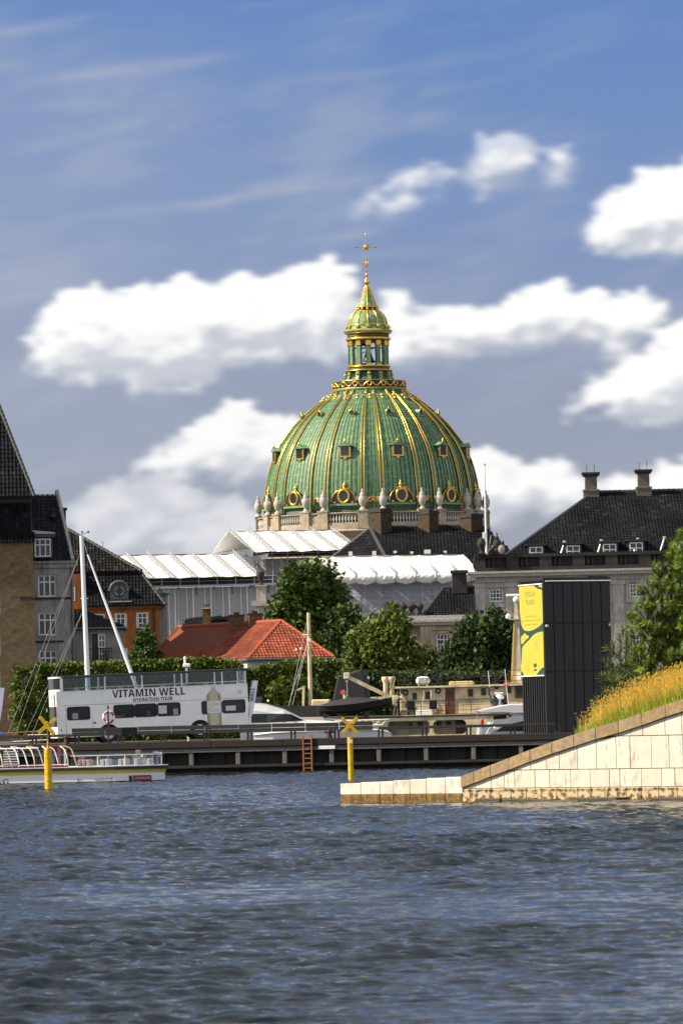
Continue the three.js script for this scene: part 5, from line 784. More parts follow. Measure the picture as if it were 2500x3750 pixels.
{ const t = at(1287, 2718, 211.8); part('number_plate', [box(-.05, .09, t.y + .95, t.y + 1.12, .12, .135)], M.white, mk2); const b = at(180, 2642, 202.9); part('lamp', [cyl(.03, .03, 0, 1 + b.y + .42, 1 + b.y + .55, 0, 8)], M.steel, mk1); }

// ---------- prints ----------
function print(w, h, draw) { const c = document.createElement('canvas'); c.width = w; c.height = h; const x = c.getContext('2d'); draw(x, w, h); const t = new THREE.CanvasTexture(c); t.colorSpace = THREE.SRGBColorSpace; return t; }
function fit(x, text, cx, cy, width, height, font) { x.save(); x.font = font.replace('$', 100); const m = x.measureText(text).width; x.translate(cx, cy); x.scale(width / m, height / 73); x.textAlign = 'center'; x.textBaseline = 'alphabetic'; x.fillText(text, 0, 36); x.restore(); }
const decal = (tex, alpha = true, rough = .5) => new THREE.MeshStandardMaterial({ map: tex, roughness: rough, transparent: alpha, alphaTest: 0 });

// ---------- double decker bus ----------
{
  const p = at(205, 2640, 263), g = thing('double_decker_bus', 'white open top double decker bus with black lettering parked on the quay', 'bus', [p.x, 1.74, p.z], null, 12 * Math.PI / 180); g.scale.x = .985; g.rotation.z = 1.25 * Math.PI / 180;
  const paintTex = tex(256, 256, [3.5, 3.5], (u, v) => .965 + .10 * tile(u, v, 4, 5, 6));
  M.busWhite = new THREE.MeshPhysicalMaterial({ color: lin(.87, .88, .90), roughness: .3, clearcoat: .4, clearcoatRoughness: .2, map: paintTex }); M.busWhite.userData.metric = true; M.busGlass = new THREE.MeshPhysicalMaterial({ color: lin(.02, .024, .028), roughness: .06 }); M.clear = new THREE.MeshPhysicalMaterial({ color: lin(.72, .78, .80), roughness: .02, transmission: 1, thickness: 0 }); M.seatGrey = mat(.30, .31, .33, .7); M.rubber = mat(.012, .012, .013, .7); M.frameDark = mat(.03, .04, .045, .5); M.alu = mat(.55, .57, .58, .4, { metalness: .5 });
  const L = 11.2, Wd = 2.45, top = 3.0, holes = [[.72, 2.0], [3.4, 4.56], [4.62, 5.86], [5.92, 7.22], [8.5, 9.62], [9.7, 11.0]].map(([a, b]) => [a, b, 1.37, 2.07]);
  const side = new THREE.Shape(); side.moveTo(.12, .38); side.lineTo(2.5, .38); side.absarc(3.06, .42, .58, Math.PI, 0, true); side.lineTo(7.75, .38); side.absarc(8.35, .42, .6, Math.PI, 0, true); side.lineTo(L, .38); side.lineTo(L, top); side.lineTo(.12, top); side.closePath();
  for (const [a, b, c, d] of holes) { const h = new THREE.Path(), r = .12; h.moveTo(a + r, c); h.lineTo(b - r, c); h.absarc(b - r, c + r, r, -Math.PI / 2, 0); h.lineTo(b, d - r); h.absarc(b - r, d - r, r, 0, Math.PI / 2); h.lineTo(a + r, d); h.absarc(a + r, d - r, r, Math.PI / 2, Math.PI); h.lineTo(a, c + r); h.absarc(a + r, c + r, r, Math.PI, Math.PI * 1.5); side.holes.push(h); }
  const panel = z => new THREE.ExtrudeGeometry(side, { depth: .06, bevelEnabled: false, curveSegments: 10 }).translate(0, 0, z);
  const body = part('body', [panel(-.06), panel(-Wd), box(.1, L, 2.2, 2.3, -Wd + .06, -.06), box(L - .06, L, .4, top, -Wd + .06, -.06), box(.1, L, .38, .5, -Wd + .06, -.06)], M.busWhite, g);
  // front: rounded corner, windscreens and destination boards
  const fr = (y0, y1, off = 0) => { const s = new THREE.Shape(); s.moveTo(.14, 0); s.lineTo(.14 + off, 0); s.absarc(.45, -.45, .45 + off, Math.PI / 2, Math.PI, false); s.lineTo(-off, -Wd + .45); s.absarc(.45, -Wd + .45, .45 + off, Math.PI, Math.PI * 1.5, false); s.lineTo(.14, -Wd); s.closePath(); return new THREE.ExtrudeGeometry(s, { depth: y1 - y0, bevelEnabled: false, curveSegments: 10 }).rotateX(Math.PI / 2).translate(0, y1, 0).scale(1, 1, 1); };
  const flip = geo => { const a = geo; a.applyMatrix4(new THREE.Matrix4().makeScale(1, 1, -1)); return a; };
  const front = (y0, y1, off) => { const s = new THREE.Shape(), r = .42 + off; s.moveTo(.42, off); s.absarc(.42, -.42, r, Math.PI / 2, Math.PI, false); s.lineTo(-off, -Wd + .42); s.absarc(.42, -Wd + .42, r, Math.PI, 1.5 * Math.PI, false); s.closePath(); const e = new THREE.ExtrudeGeometry(s, { depth: y1 - y0, bevelEnabled: false, curveSegments: 12 }); e.rotateX(-Math.PI / 2); e.scale(1, 1, -1); const ix = e.index ? e.toNonIndexed() : e, pa = ix.attributes.position.array; for (let i = 0; i < pa.length; i += 9) for (let q = 0; q < 3; q++) { const t = pa[i + 3 + q]; pa[i + 3 + q] = pa[i + 6 + q]; pa[i + 6 + q] = t; } ix.computeVertexNormals(); return ix.translate(0, y0, 0); };
  part('front_panel', [front(.38, 1.0, 0)], M.busWhite, body); const scr = part('windscreen', [front(1.0, 2.14, -.01)], M.busGlass, body); part('front_panel', [front(2.14, 3.0, 0)], M.busWhite, body);
  part('windscreen_pillar', [box(.36, .48, .99, 2.15, -.07, .004)], M.busWhite, body); part('upper_front', [front(3.0, 3.1, 0), box(.36, .5, 3.0, 3.78, -.08, .004)], M.busWhite, body); part('upper_windscreen', [front(3.1, 3.72, -.012)], M.busGlass, body); part('front_roof', [front(3.72, 3.82, .02)], M.busWhite, body);
  // lower windows
  holes.forEach(([a, b, c, d], i) => { const w = part('window', [box(a - .03, b + .03, c - .03, d + .03, -.12, -.075)], M.busGlass, body); const s = new THREE.Shape(); const rr = (sh, x0, x1, y0, y1, r) => { sh.moveTo(x0 + r, y0); sh.lineTo(x1 - r, y0); sh.absarc(x1 - r, y0 + r, r, -Math.PI / 2, 0); sh.lineTo(x1, y1 - r); sh.absarc(x1 - r, y1 - r, r, 0, Math.PI / 2); sh.lineTo(x0 + r, y1); sh.absarc(x0 + r, y1 - r, r, Math.PI / 2, Math.PI); sh.lineTo(x0, y0 + r); sh.absarc(x0 + r, y0 + r, r, Math.PI, Math.PI * 1.5); }; rr(s, a - .03, b + .03, c - .03, d + .03, .14); const h = new THREE.Path(); rr(h, a + .02, b - .02, c + .02, d - .02, .1); s.holes.push(h);
    part('seal', [new THREE.ExtrudeGeometry(s, { depth: .012, bevelEnabled: false, curveSegments: 6 }).translate(0, 0, .0005)], M.rubber, w); if (i === 2) part('sliding_bar', [box(a + .02, b - .02, d - .26, d - .22, -.07, .0)], M.rubber, w);
    if (i > 0 && i < 4) part('seat_back', [rbox(lerp(a, b, .2 + i * .17), lerp(a, b, .36 + i * .19), c, c + .16 + i * .07, -.07, -.05, .02)], i === 3 ? M.seatGrey : M.frameDark, w); if (i === 3 || i === 5) part('far_window', [box(lerp(a, b, i === 3 ? .05 : .15), lerp(a, b, i === 3 ? .42 : .6), c + .12, d - (i === 3 ? .12 : .3), -.072, -.06)], M.alu, w); if (i === 0) part('cab_panel', [rbox(a + .3, a + .62, c + .03, c + .36, -.074, -.06, .05)], M.seatGrey, w); if (i === 1) part('seat_back', [box(a + .12, a + .5, c + .04, c + .12, -.072, -.06)], M.orangeWood, w); });
  // open upper deck: glass screens in a dark rail, posts, seats
  const y0 = 3.0, y1 = 3.72, posts = [.5, 2.95, 5.1, 7.4, 9.75, 11.1];
  for (const z of [-.05, -Wd + .05]) { for (let i = 0; i < posts.length - 1; i++) part('screen', [box(posts[i] + .03, posts[i + 1] - .03, y0 + .03, y1, z - .008, z + .008)], M.clear, g); for (const x of posts) part('screen_post', [box(x - .035, x + .035, y0, y1, z - .025, z + .025)], M.whiteFrame, g); part('top_rail', [rbox(.45, L + .02, y1, y1 + .13, z - .07, z + .09, .04)], M.frameDark, g); part('inner_rail', [bar([.6, y0 + .14, z + (z < -1 ? .1 : -.1)], [L - .1, y0 + .14, z + (z < -1 ? .1 : -.1)], .022, 6)], M.alu, g); }
  part('rear_screen', [box(L - .04, L - .02, y0, y1, -Wd + .08, -.08)], M.clear, g);
  for (let i = 0; i < 7; i++) part('upper_seat', [rbox(1.5 + i * 1.25, 1.62 + i * 1.25, 2.6, 3.12, -Wd + .2, -.5, .05)], M.frameDark, g);
  for (const x of [3.06, 8.35]) { for (const z of [-.34, -Wd + .06]) { const w = part('wheel', [cyl(.5, .5, 0, 0, .28, 0, 28).rotateX(Math.PI / 2).translate(x, .5, z)], M.rubber, g); part('rim', [lathe([[0, 0], [.12, .03], [.2, .0], [.3, .03], [.3, 0]], 20).rotateX(Math.PI / 2).translate(x, .5, z + .282)], M.alu, w); } part('wheel_arch', [new THREE.TorusGeometry(.59, .03, 6, 20, Math.PI).translate(x, .43, .004)], M.rubber, body); }
  for (const x of [2.75, 4.6, 5.89, 7.3, 8.45, 9.66]) part('panel_seam', [box(x, x + .012, 2.2, 2.98, .0004, .003)], M.alu, body); for (const x of [4.4, 5.6, 6.8]) part('panel_seam', [box(x, x + .012, .42, 1.3, .0004, .003)], M.alu, body); part('skirt_trim', [box(3.75, 7.6, .78, .8, .0004, .006)], M.alu, body); part('top_trim', [box(.5, L - .02, 2.95, 2.99, .0004, .012)], M.alu, body);
  part('door_seam', [box(.62, .635, .45, 2.2, .0005, .004)], M.frameDark, body); part('door_seam', [box(2.12, 2.135, .45, 1.36, .0005, .004)], M.frameDark, body); part('waist_trim', [box(.5, L - .02, 2.17, 2.185, .0005, .006)], M.frameDark, body); part('fuel_flap', [box(2.2, 2.36, 1.1, 1.2, .0005, .01)], M.brickRed, body); part('vent_grille', [box(10.6, 10.85, 2.42, 2.62, .0005, .012)], M.alu, body); part('tail_flap', [box(9.9, 10.98, .58, .6, .0005, .006)], M.frameDark, body);
  for (const z of [-.3]) part('headlight', [cyl(.12, .12, 0, 0, .05, 0, 14).rotateZ(Math.PI / 2).translate(.02, .72, -.55)], M.steel, body); part('mirror', [rbox(-.05, .03, 1.5, 1.8, .12, .3, .04), bar([.15, 1.8, 0], [0, 1.75, .2], .015)], M.rubber, body); part('side_lamp', [box(.3, .36, .75, .9, -.1, .006)], M.red, body);
  const black = '#0d1116', txt = (w, h, t, f) => decal(print(w, h, (x, W, H) => { x.fillStyle = black; fit(x, t, W / 2, H / 2, W * .98, H * .96, f); }));
  const dp = (name, x0, x1, y0, y1, m, z = .009) => { const q = shadows(new THREE.Mesh(new THREE.PlaneGeometry(x1 - x0, y1 - y0).translate((x0 + x1) / 2, (y0 + y1) / 2, z), m)); q.name = name; body.add(q); return q; };
  dp('lettering', 3.30, 7.62, 2.50, 2.94, txt(2048, 220, 'VITAMIN WELL', 'bold $px sans-serif')); dp('lettering', 4.5, 6.84, 2.22, 2.44, txt(1024, 100, 'HYDRATION TOUR', 'bold $px sans-serif'));
  dp('bottle_print', 8.78, 9.62, .66, 2.99, decal(print(384, 1060, (x, W, H) => { const s = (a, b, c, d, e) => { x.fillStyle = e; x.beginPath(); x.roundRect(a * W, b * H, (c - a) * W, (d - b) * H, 14); x.fill(); }; const ol = () => { x.beginPath(); x.moveTo(.34 * W, .06 * H); x.lineTo(.34 * W, .12 * H); x.bezierCurveTo(.3 * W, .16 * H, .02 * W, .2 * H, .02 * W, .29 * H); x.lineTo(.02 * W, H); x.lineTo(.98 * W, H); x.lineTo(.98 * W, .29 * H); x.bezierCurveTo(.98 * W, .2 * H, .7 * W, .16 * H, .66 * W, .12 * H); x.lineTo(.66 * W, .06 * H); x.closePath(); }; x.fillStyle = '#b9b7a2'; ol(); x.fill(); x.save(); ol(); x.clip(); x.fillStyle = '#8c8660'; x.fillRect(0, .19 * H, .1 * W, H); x.fillRect(.9 * W, .19 * H, .1 * W, H); x.fillStyle = '#a49c70'; x.fillRect(.1 * W, .19 * H, .12 * W, H); x.fillRect(.78 * W, .19 * H, .12 * W, H); x.fillStyle = '#d9dbe2'; x.fillRect(0, .39 * H, W, .29 * H); x.restore(); s(.3, 0, .7, .075, '#cdd1d6'); x.fillStyle = '#c3a21f'; fit(x, 'VITAMIN', .38 * W, .425 * H, .6 * W, .035 * H, 'bold $px sans-serif'); fit(x, 'WELL', .25 * W, .475 * H, .34 * W, .035 * H, 'bold $px sans-serif'); fit(x, 'LIMON', .3 * W, .525 * H, .44 * W, .035 * H, 'bold $px sans-serif'); x.fillStyle = '#3d6fc0'; fit(x, 'ZERO', .68 * W, .475 * H, .44 * W, .04 * H, 'bold $px serif'); x.fillStyle = '#6e7686'; for (let i = 0; i < 5; i++) x.fillRect(.06 * W, (.565 + i * .02) * H, (i ? .8 : .3) * W, 5); })), .016);
  const bd = print(256, 150, (x, W, H) => { x.fillStyle = '#e8eaee'; x.fillRect(0, 0, W, H); x.fillStyle = black; fit(x, 'VITAMIN WELL', W / 2, H * .3, W * .94, H * .3, 'bold $px sans-serif'); fit(x, 'HYDRATION', W / 2, H * .75, W * .5, H * .18, 'bold $px sans-serif'); });
  const fb = shadows(new THREE.Mesh(new THREE.PlaneGeometry(1.5, .7).rotateY(-Math.PI / 2).translate(-.008, 2.55, -Wd / 2 + .3), decal(bd, false))); fb.name = 'destination_board'; body.add(fb);
}
// ---------- container tower with banner ----------
{
  const D = 266, p = at(2001, 2640, D), s = mpp(D), g = thing('container_tower', 'black clad square tower of three stacked boxes with a yellow banner', 'tower', [p.x, 1.74, p.z], null, 24 * Math.PI / 180);
  M.clad = mat(.020, .021, .024, .5, { map: streak, metric, bumpMap: grainBump, bumpScale: .006 }); M.cladSide = M.clad; M.joint = M.clad;
  const W = 250 * s / Math.cos(24 * Math.PI / 180), Dp = 82 * s / Math.sin(24 * Math.PI / 180), y = py => at(1990, py, D).y - 1.74, y0 = 0, y3 = y(2122), y2 = y(2284), y1 = y(2461);
  part('core', [box(.08, W - .08, y0, y3 - .05, -Dp + .08, -.08)], M.joint, g);
  [[y0, y1], [y1, y2], [y2, y3]].forEach(([a, b], k) => { const n = 7; for (let i = 0; i < n; i++) part('front_panel', [rbox(W * i / n + .022, W * (i + 1) / n - .022, a + .05, b - .05, -.07, 0, .012, 1)], M.clad, g); const m = 11; for (let i = 0; i < m; i++) { part('side_slat', [box(0, .07, a + .03, b - .03, -Dp * (i + .6) / m, -Dp * i / m - .06)], M.cladSide, g); } part('corner_post', [box(-.012, .05, a + .02, b - .02, -.055, .012)], M.joint, g); for (let i = 0; i < 6; i++) part('right_slat', [box(W - .07, W, a + .03, b - .03, -Dp * (i + .9) / 6, -Dp * i / 6 - .04)], M.clad, g); });
  part('roof', [box(-.03, W + .03, y3 - .05, y3 + .1, -Dp, .03)], M.clad, g); part('roof_rail', [bar([.1, y3 - .1, .1], [W - .02, y3 - .1, .1], .035, 6)], M.white, g); part('upstand', [box(W * .7, W + .02, y3 + .1, y3 + .2, -.4, -.3)], M.slate, g);
  for (const x of [.12, W - .14]) part('floodlight', [rbox(x - .1, x + .08, y2 - .22, y2 - .06, .02, .2, .05)], M.steel, g);
  const bt = print(512, 1760, (x, w, h) => { const Y = '#aca235', Gn = '#123a3c'; x.fillStyle = Y; x.fillRect(0, 0, w, h); x.fillStyle = Gn; const blob = (...c) => { x.beginPath(); x.moveTo(c[0] * w, c[1] * h); for (let i = 2; i < c.length; i += 6) x.bezierCurveTo(c[i] * w, c[i + 1] * h, c[i + 2] * w, c[i + 3] * h, c[i + 4] * w, c[i + 5] * h); x.closePath(); x.fill(); };
    blob(.6, 0, .7, .02, .72, .05, 1, .065, 1, .05, 1, .04, 1, .04, .86, .03, .86, .02, .8, 0, .7, 0, .65, 0, .6, 0); blob(0, .0, .1, .02, .16, .01, .2, 0, .1, 0, .05, 0, 0, 0);
    blob(0, .30, .05, .36, .02, .48, .25, .50, .5, .52, .85, .47, 1, .42, 1, .45, 1, .5, 1, .52, .75, .52, .6, .54, .5, .57, .4, .61, .2, .63, .08, .68, .04, .72, .06, .8, .0, .88, 0, .7, 0, .5, 0, .30); x.fillStyle = Y; blob(.04, .56, .15, .55, .2, .5, .28, .55, .4, .55, .42, .57, .3, .59, .2, .6, .1, .66, .04, .64, .02, .6, .03, .58, .04, .56); x.fillStyle = Gn; blob(.6, 1, .75, .98, .8, .92, 1, .91, 1, .95, 1, .98, 1, 1); blob(0, .94, .08, .95, .1, .98, .18, 1, .1, 1, .05, 1, 0, 1);
    x.fillStyle = '#2f4a2c'; fit(x, 'OFELIA', .47 * w, .10 * h, .44 * w, .055 * h, '$px sans-serif'); fit(x, 'PLADS', .47 * w, .19 * h, .38 * w, .055 * h, '$px sans-serif'); fit(x, 'Et partnerskab med', .5 * w, .345 * h, .56 * w, .018 * h, '$px sans-serif'); fit(x, 'skab af ubegrænsede oplevelser', .48 * w, .39 * h, .86 * w, .018 * h, '$px sans-serif'); fit(x, 'i enestående omgivelser', .5 * w, .435 * h, .62 * w, .018 * h, '$px sans-serif');
    x.strokeStyle = '#b9a94e'; x.lineWidth = 9; x.setLineDash([10, 7]); x.beginPath(); x.ellipse(.68 * w, .68 * h, .2 * w, .12 * h, 0, .2, 6.1); x.stroke(); x.setLineDash([]); x.fillStyle = '#a8785e'; fit(x, '10', .68 * w, .665 * h, .17 * w, .085 * h, '$px serif'); x.fillStyle = '#3d4f2c'; x.strokeStyle = '#8f8d3a'; x.lineWidth = 5; for (let i = 0; i < 4; i++) { x.beginPath(); x.ellipse(.28 * w, .905 * h, (.03 + i * .014) * w, (.012 + i * .012) * h, 0, 0, 6.3); x.stroke(); } x.beginPath(); for (let i = 0; i < 6; i++) { const a = i * Math.PI / 3 + .52; x.lineTo(.62 * w + Math.cos(a) * .085 * w, .885 * h + Math.sin(a) * .026 * h); } x.fill(); x.fillRect(.56 * w, .925 * h, .13 * w, .022 * h); });
  const by0 = y(2474), by1 = y(2138), z0 = -Dp + .06, z1 = -.12; const b = part('banner', [box(-.035, -.02, by0, by1, z0, z1)], M.yellowCloth = mat(.72, .66, .08, .7), g);
  const bp = shadows(new THREE.Mesh(new THREE.PlaneGeometry(z1 - z0, by1 - by0).rotateY(-Math.PI / 2).translate(-.039, (by0 + by1) / 2, (z0 + z1) / 2), decal(bt, false, .7))); bp.name = 'banner_print'; b.add(bp);
  for (const yy of [by0, by1]) part('banner_bar', [bar([-.05, yy, z0 - .05], [-.05, yy, z1 + .05], .04, 6)], M.white, b);
}
// ---------- beige motor ship behind the pier ----------
M.cream = mat(.86, .75, .49, .55, { map: grime, metric }); M.mahogany = mat(.10, .030, .012, .45); M.canvas = mat(.012, .013, .017, .75, { bumpMap: grainBump, bumpScale: .03, metric }); M.teak = mat(.24, .15, .08, .8); M.rail = mat(.015, .015, .017, .5);
{
  const D = 288, O = at(1500, 2640, D), firstNew = scene.children.length; const g = thing('motor_ship', 'old cream coloured motor ship with wooden doors moored beyond the pier', 'ship', [O.x, 0, O.z]);
  const P = (px, py) => { const p = at(px, py, D); return [p.x - O.x, p.y]; }, X = (px, py = 2600) => P(px, py)[0], Y = (py, px = 1500) => P(px, py)[1];
  const yD = 2.92, xl = X(985), xr = X(2080);
  const oval = (a, b, c, d, r) => { const h = new THREE.Path(); h.moveTo(a + r, c); h.lineTo(b - r, c); h.absarc(b - r, c + r, r, -Math.PI / 2, 0); h.lineTo(b, d - r); h.absarc(b - r, d - r, r, 0, Math.PI / 2); h.lineTo(a + r, d); h.absarc(a + r, d - r, r, Math.PI / 2, Math.PI); h.lineTo(a, c + r); h.absarc(a + r, c + r, r, Math.PI, Math.PI * 1.5); return h; };
  const side = new THREE.Shape(); side.moveTo(xl + 1.2, -.4); side.lineTo(xr, -.4); side.lineTo(xr, yD); side.lineTo(xl - .2, yD + .1); side.closePath(); side.holes.push(oval(X(1418), X(1570), 1.75, 2.62, .22), oval(X(1584), X(1706), 1.75, 2.62, .3));
  const hull = part('hull', [new THREE.ExtrudeGeometry(side, { depth: .12, bevelEnabled: false, curveSegments: 8 }).translate(0, 0, -.12), prism([[xl + 1.2, -.4], [xr, -.4], [xr, yD], [xl - .2, yD + .1]], -5.4, -5.28), box(X(1180), xr, -.4, .4, -5.3, -.12)], M.cream, g);
  part('deck', [box(xl, xr, yD - .08, yD - .02, -5.3, -.1)], M.teak, hull); part('rubbing_strake', [box(X(1180), xr, yD - .07, yD + .02, .001, .07)], M.rail, hull); part('inner_wall', [box(X(1390), X(1740), .4, yD - .1, -1.6, -1.5)], M.cream, hull);
  for (const px of [1491, 1527, 1597, 1632]) part('porthole', [rbox(X(px - 9), X(px + 9), Y(2664), Y(2645), -1.5, -1.46, .05)], M.glassDark, hull); part('side_door', [box(X(1658), X(1692), 1.4, 2.62, -1.5, -1.45)], M.mahogany, hull);
  // deckhouse
  const hy1 = Y(2514, 1690), hx0 = X(1455), hx1 = X(1935), z = -1.25;
  const house = part('deckhouse', [rbox(hx0, hx1, yD, hy1, -4.6, z, .12, 3)], M.cream, g); part('boat_deck', [box(hx0 - .25, hx1, hy1 - .02, hy1 + .09, -4.8, z + .3)], M.cream, house);
  for (const [a, b, c, d] of [[1502, 1520, 2536, 2563], [1550, 1568, 2534, 2562], [1708, 1727, 2527, 2556], [1756, 1775, 2526, 2553], [1850, 1868, 2518, 2547]]) { const w = part('house_window', [rbox(X(a) - .05, X(b) + .05, Y(d) - .05, Y(c) + .08, z - .02, z + .035, .07, 3)], M.cream, house); part('pane', [rbox(X(a), X(b), Y(d), Y(c), z, z + .05, .06, 3)], M.glassDark, w); part('drip_hood', [new THREE.TorusGeometry((X(b) - X(a)) * .62, .022, 5, 10, Math.PI).scale(1, .5, 1).translate((X(a) + X(b)) / 2, Y(c) + .08, z + .04)], M.cream, w); }
  const dr = part('door', [rbox(X(1624), X(1659), yD, Y(2524), z, z + .05, .03)], M.mahogany, house); part('door_pane', [rbox(X(1634), X(1649), Y(2549), Y(2536), z + .04, z + .06, .03)], M.glassDark, dr); part('door_handle', [box(X(1629), X(1631), Y(2582), Y(2573), z + .05, z + .09)], M.gold, dr);
  const pd = part('pilot_door', [box(X(1881), X(1919), Y(2556, 1890), Y(2506, 1890), z, z + .06)], M.mahogany, house); part('door_pane', [box(X(1890), X(1912), Y(2545, 1890), Y(2512, 1890), z + .05, z + .07)], M.glassDark, pd);
  for (const [px, py] of [[1477, 2535], [1598, 2531], [1813, 2520]]) part('lifebelt', [new THREE.TorusGeometry(.14, .05, 8, 18).translate(X(px), Y(py), z + .06)], M.rail, house);
  // rails
  const railY = Y(2570, 1560), rx = [X(1447), X(1495), X(1540), X(1588), X(1630), X(1676), X(1724), X(1800)], zr = -.12;
  for (const t of [1, .66, .33]) part('deck_rail', [bar([rx[0], lerp(yD, railY, t), zr], [rx[7], lerp(yD, railY, t) + .1 * t, zr], t === 1 ? .026 : .016, 6)], M.rail, g); for (const x of rx) part('rail_stanchion', [bar([x, yD, zr], [x, railY, zr], .022, 6)], M.rail, g);
  const ry1 = hy1 + .85, r2 = [1450, 1490, 1530, 1575, 1610, 1660, 1712, 1760, 1810, 1860, 1910]; for (const t of [1, .6, .25]) part('top_rail', [bar([X(1450), lerp(hy1, ry1, t), z], [X(1912), lerp(hy1, ry1, t) + .1, z], .018, 5)], M.rail, g); for (const px of r2) part('rail_stanchion', [bar([X(px), hy1, z], [X(px), ry1, z], .018, 5)], M.rail, g);
  part('locker', [rbox(X(1519), X(1580), yD, Y(2601), -.9, -.45, .04)], M.white, g);
  // funnel, boom, davit, masts, vents
  const fp = (a, b) => [X(a), Y(b)]; part('funnel', [new THREE.ExtrudeGeometry(new THREE.Shape([fp(1207, 2560), fp(1325, 2562), fp(1318, 2470), fp(1306, 2454), fp(1228, 2474)].map(q => new THREE.Vector2(...q))), { depth: 1.6, bevelEnabled: true, bevelSize: .12, bevelThickness: .12, bevelSegments: 3 }).translate(0, 0, -3.6)], M.canvas, g);
  part('funnel_horn', [bar([X(1318), Y(2479), -2.6], [X(1334), Y(2476), -2.4], .05, 8, .09)], M.white, g);
  const ba = [X(1263), Y(2469), -.5], bb = [X(1446), Y(2563), -.9], boom = part('cargo_boom', [beam(ba, bb, .22, .24)], M.cream, g); part('boom_head', [rbox(ba[0] - .12, ba[0] + .25, ba[1] - .2, ba[1] + .2, -.65, -.35, .05)], M.cream, boom); part('tackle', [bar([ba[0] + .06, ba[1] - .15, -.5], [ba[0] + .08, Y(2540), -.5], .025, 5), rbox(ba[0], ba[0] + .16, Y(2494), Y(2484), -.56, -.44, .04), bar([ba[0] + .08, Y(2540), -.5], [ba[0] - .1, Y(2556), -.3], .02, 5), bar([ba[0] + .08, Y(2540), -.5], [ba[0] + .3, Y(2556), -.7], .02, 5)], M.steel, boom);
  const dav = part('winch_post', [rbox(X(1432), X(1450), yD, Y(2545), -1.0, -.7, .04), cyl(.16, .16, 0, 0, .7, 0, 12).rotateX(Math.PI / 2).translate(X(1447), Y(2553), -1.1), cyl(.12, .12, 0, 0, .4, 0, 12).rotateZ(Math.PI / 2).translate(X(1466), Y(2556), -.8)], M.cream, g);
  for (const px of [1400, 1423]) part('vent_cowl', [lathe([[.17, 0], [.15, .9], [.2, 1.05], [.24, 1.15], [.24, 1.32], [.18, 1.34], [0, 1.34]], 14, X(px), Y(2555), -1.9)], M.cream, g);
  part('ladder_brace', [bar([X(1440), yD, -.4], [X(1465), Y(2520), -1.2], .04, 5), bar([X(1426), yD, -.4], [X(1452), Y(2520), -1.2], .04, 5)], M.rail, g); part('ladder_brace', [bar([X(1404), Y(2560), -1.6], [X(1434), Y(2478), -1.6], .035, 5)], M.rail, g);
  part('mast', [cyl(.135, .105, X(1119), Y(2578), P(1118, 2240)[1], -2, 12)], M.cream, g); part('crosstree', [bar([X(1119) - .4, Y(2312), -2], [X(1119) + .15, Y(2312), -2], .03, 5), rbox(X(1119) - .12, X(1119) + .12, Y(2340), Y(2328), -2.1, -1.8, .03)], M.white, g); for (const [a, b] of [[1060, 2570], [1044, 2575], [1050, 2560]]) part('stay', [bar([X(a), Y(b), -1], [X(1116), Y(a === 1050 ? 2250 : 2330), -2], .012, 4)], M.steel, g);
  part('deck_crane', [prism([fp(1090, 2576), fp(1097, 2576), fp(1101, 2503), fp(1092, 2503)], -1.9, -1.65), prism([fp(1072, 2514), fp(1072, 2520), fp(1101, 2508), fp(1101, 2500)], -1.9, -1.65)], M.cream, g);
  part('canvas_dodger', [box(X(995), X(1163), yD, Y(2575), -1.2, -1.1), box(X(1000), X(1160), yD, Y(2582), -4.5, -1.2)], M.canvas, g); part('skylight', [rbox(X(1126), X(1195), Y(2580), Y(2553), -2.6, -1.4, .1, 3)], M.cream, g); part('cowl_pipe', [tube([[X(1253), Y(2556), -1.2], [X(1252), Y(2535), -1.2], [X(1250), Y(2527), -1.1], [X(1246), Y(2528), -.95]], .1, 14, 10)], M.cream, g); part('cowl_mouth', [new THREE.CircleGeometry(.13, 14).rotateX(-.2).translate(X(1246), Y(2528), -.85)], M.red, g); part('bench_box', [rbox(X(1347), X(1372), Y(2563), Y(2549), -1.6, -1.2, .03)], M.cream, g); part('bench_box', [rbox(X(1376), X(1400), Y(2563), Y(2549), -1.6, -1.2, .03)], M.cream, g);
  // covered boat hanging in the davit
  const b = thing('covered_tender', 'tender under a black canvas cover hanging from the cream boom', 'boat', [O.x + X(1170), yD + .12, O.z - .2]); const bl = X(1432) - X(1168), st = [], N = 14; for (let i = 0; i <= N; i++) { const t = i / N, w = .95 * Math.pow(Math.sin(Math.PI * clamp(.12 + t * .88)), .6) * (t > .98 ? .02 : 1), keel = .12 + .5 * Math.pow(t, 3), sheer = .62 + .42 * Math.pow(t, 2.2), rid = sheer + .42 * Math.sin(Math.PI * Math.min(1, t * 1.1 + .05)) * (t < .9 ? 1 : .3); st.push([t * bl, [[keel, 0], [lerp(keel, sheer, .35), w * .8], [sheer, w], [lerp(sheer, rid, .6), w * .55], [rid, 0]]]); }
  const Q = []; for (let i = 0; i < N; i++) for (let k = 0; k < 4; k++) for (const s of [1, -1]) { const a = st[i], c = st[i + 1], p = (S, j) => [S[0], S[1][j][0], s * S[1][j][1]]; const q = [p(a, k), p(c, k), p(c, k + 1), p(a, k + 1)]; Q.push(poly(s > 0 ? q : q.reverse())); } part('cover', [join(Q)], M.canvas, b); part('seam', [tube(st.map(s => [s[0], s[1][2][0], s[1][2][1] + .01]), .025, 20, 5)], M.rail, b); part('chock', [box(.2, .4, -.14, .2, -.4, .4), box(bl * .62, bl * .62 + .2, -.14, .25, -.4, .4)], M.rail, b); part('outboard', [rbox(-.2, .05, .0, .55, -.15, .15, .05)], M.rail, b);
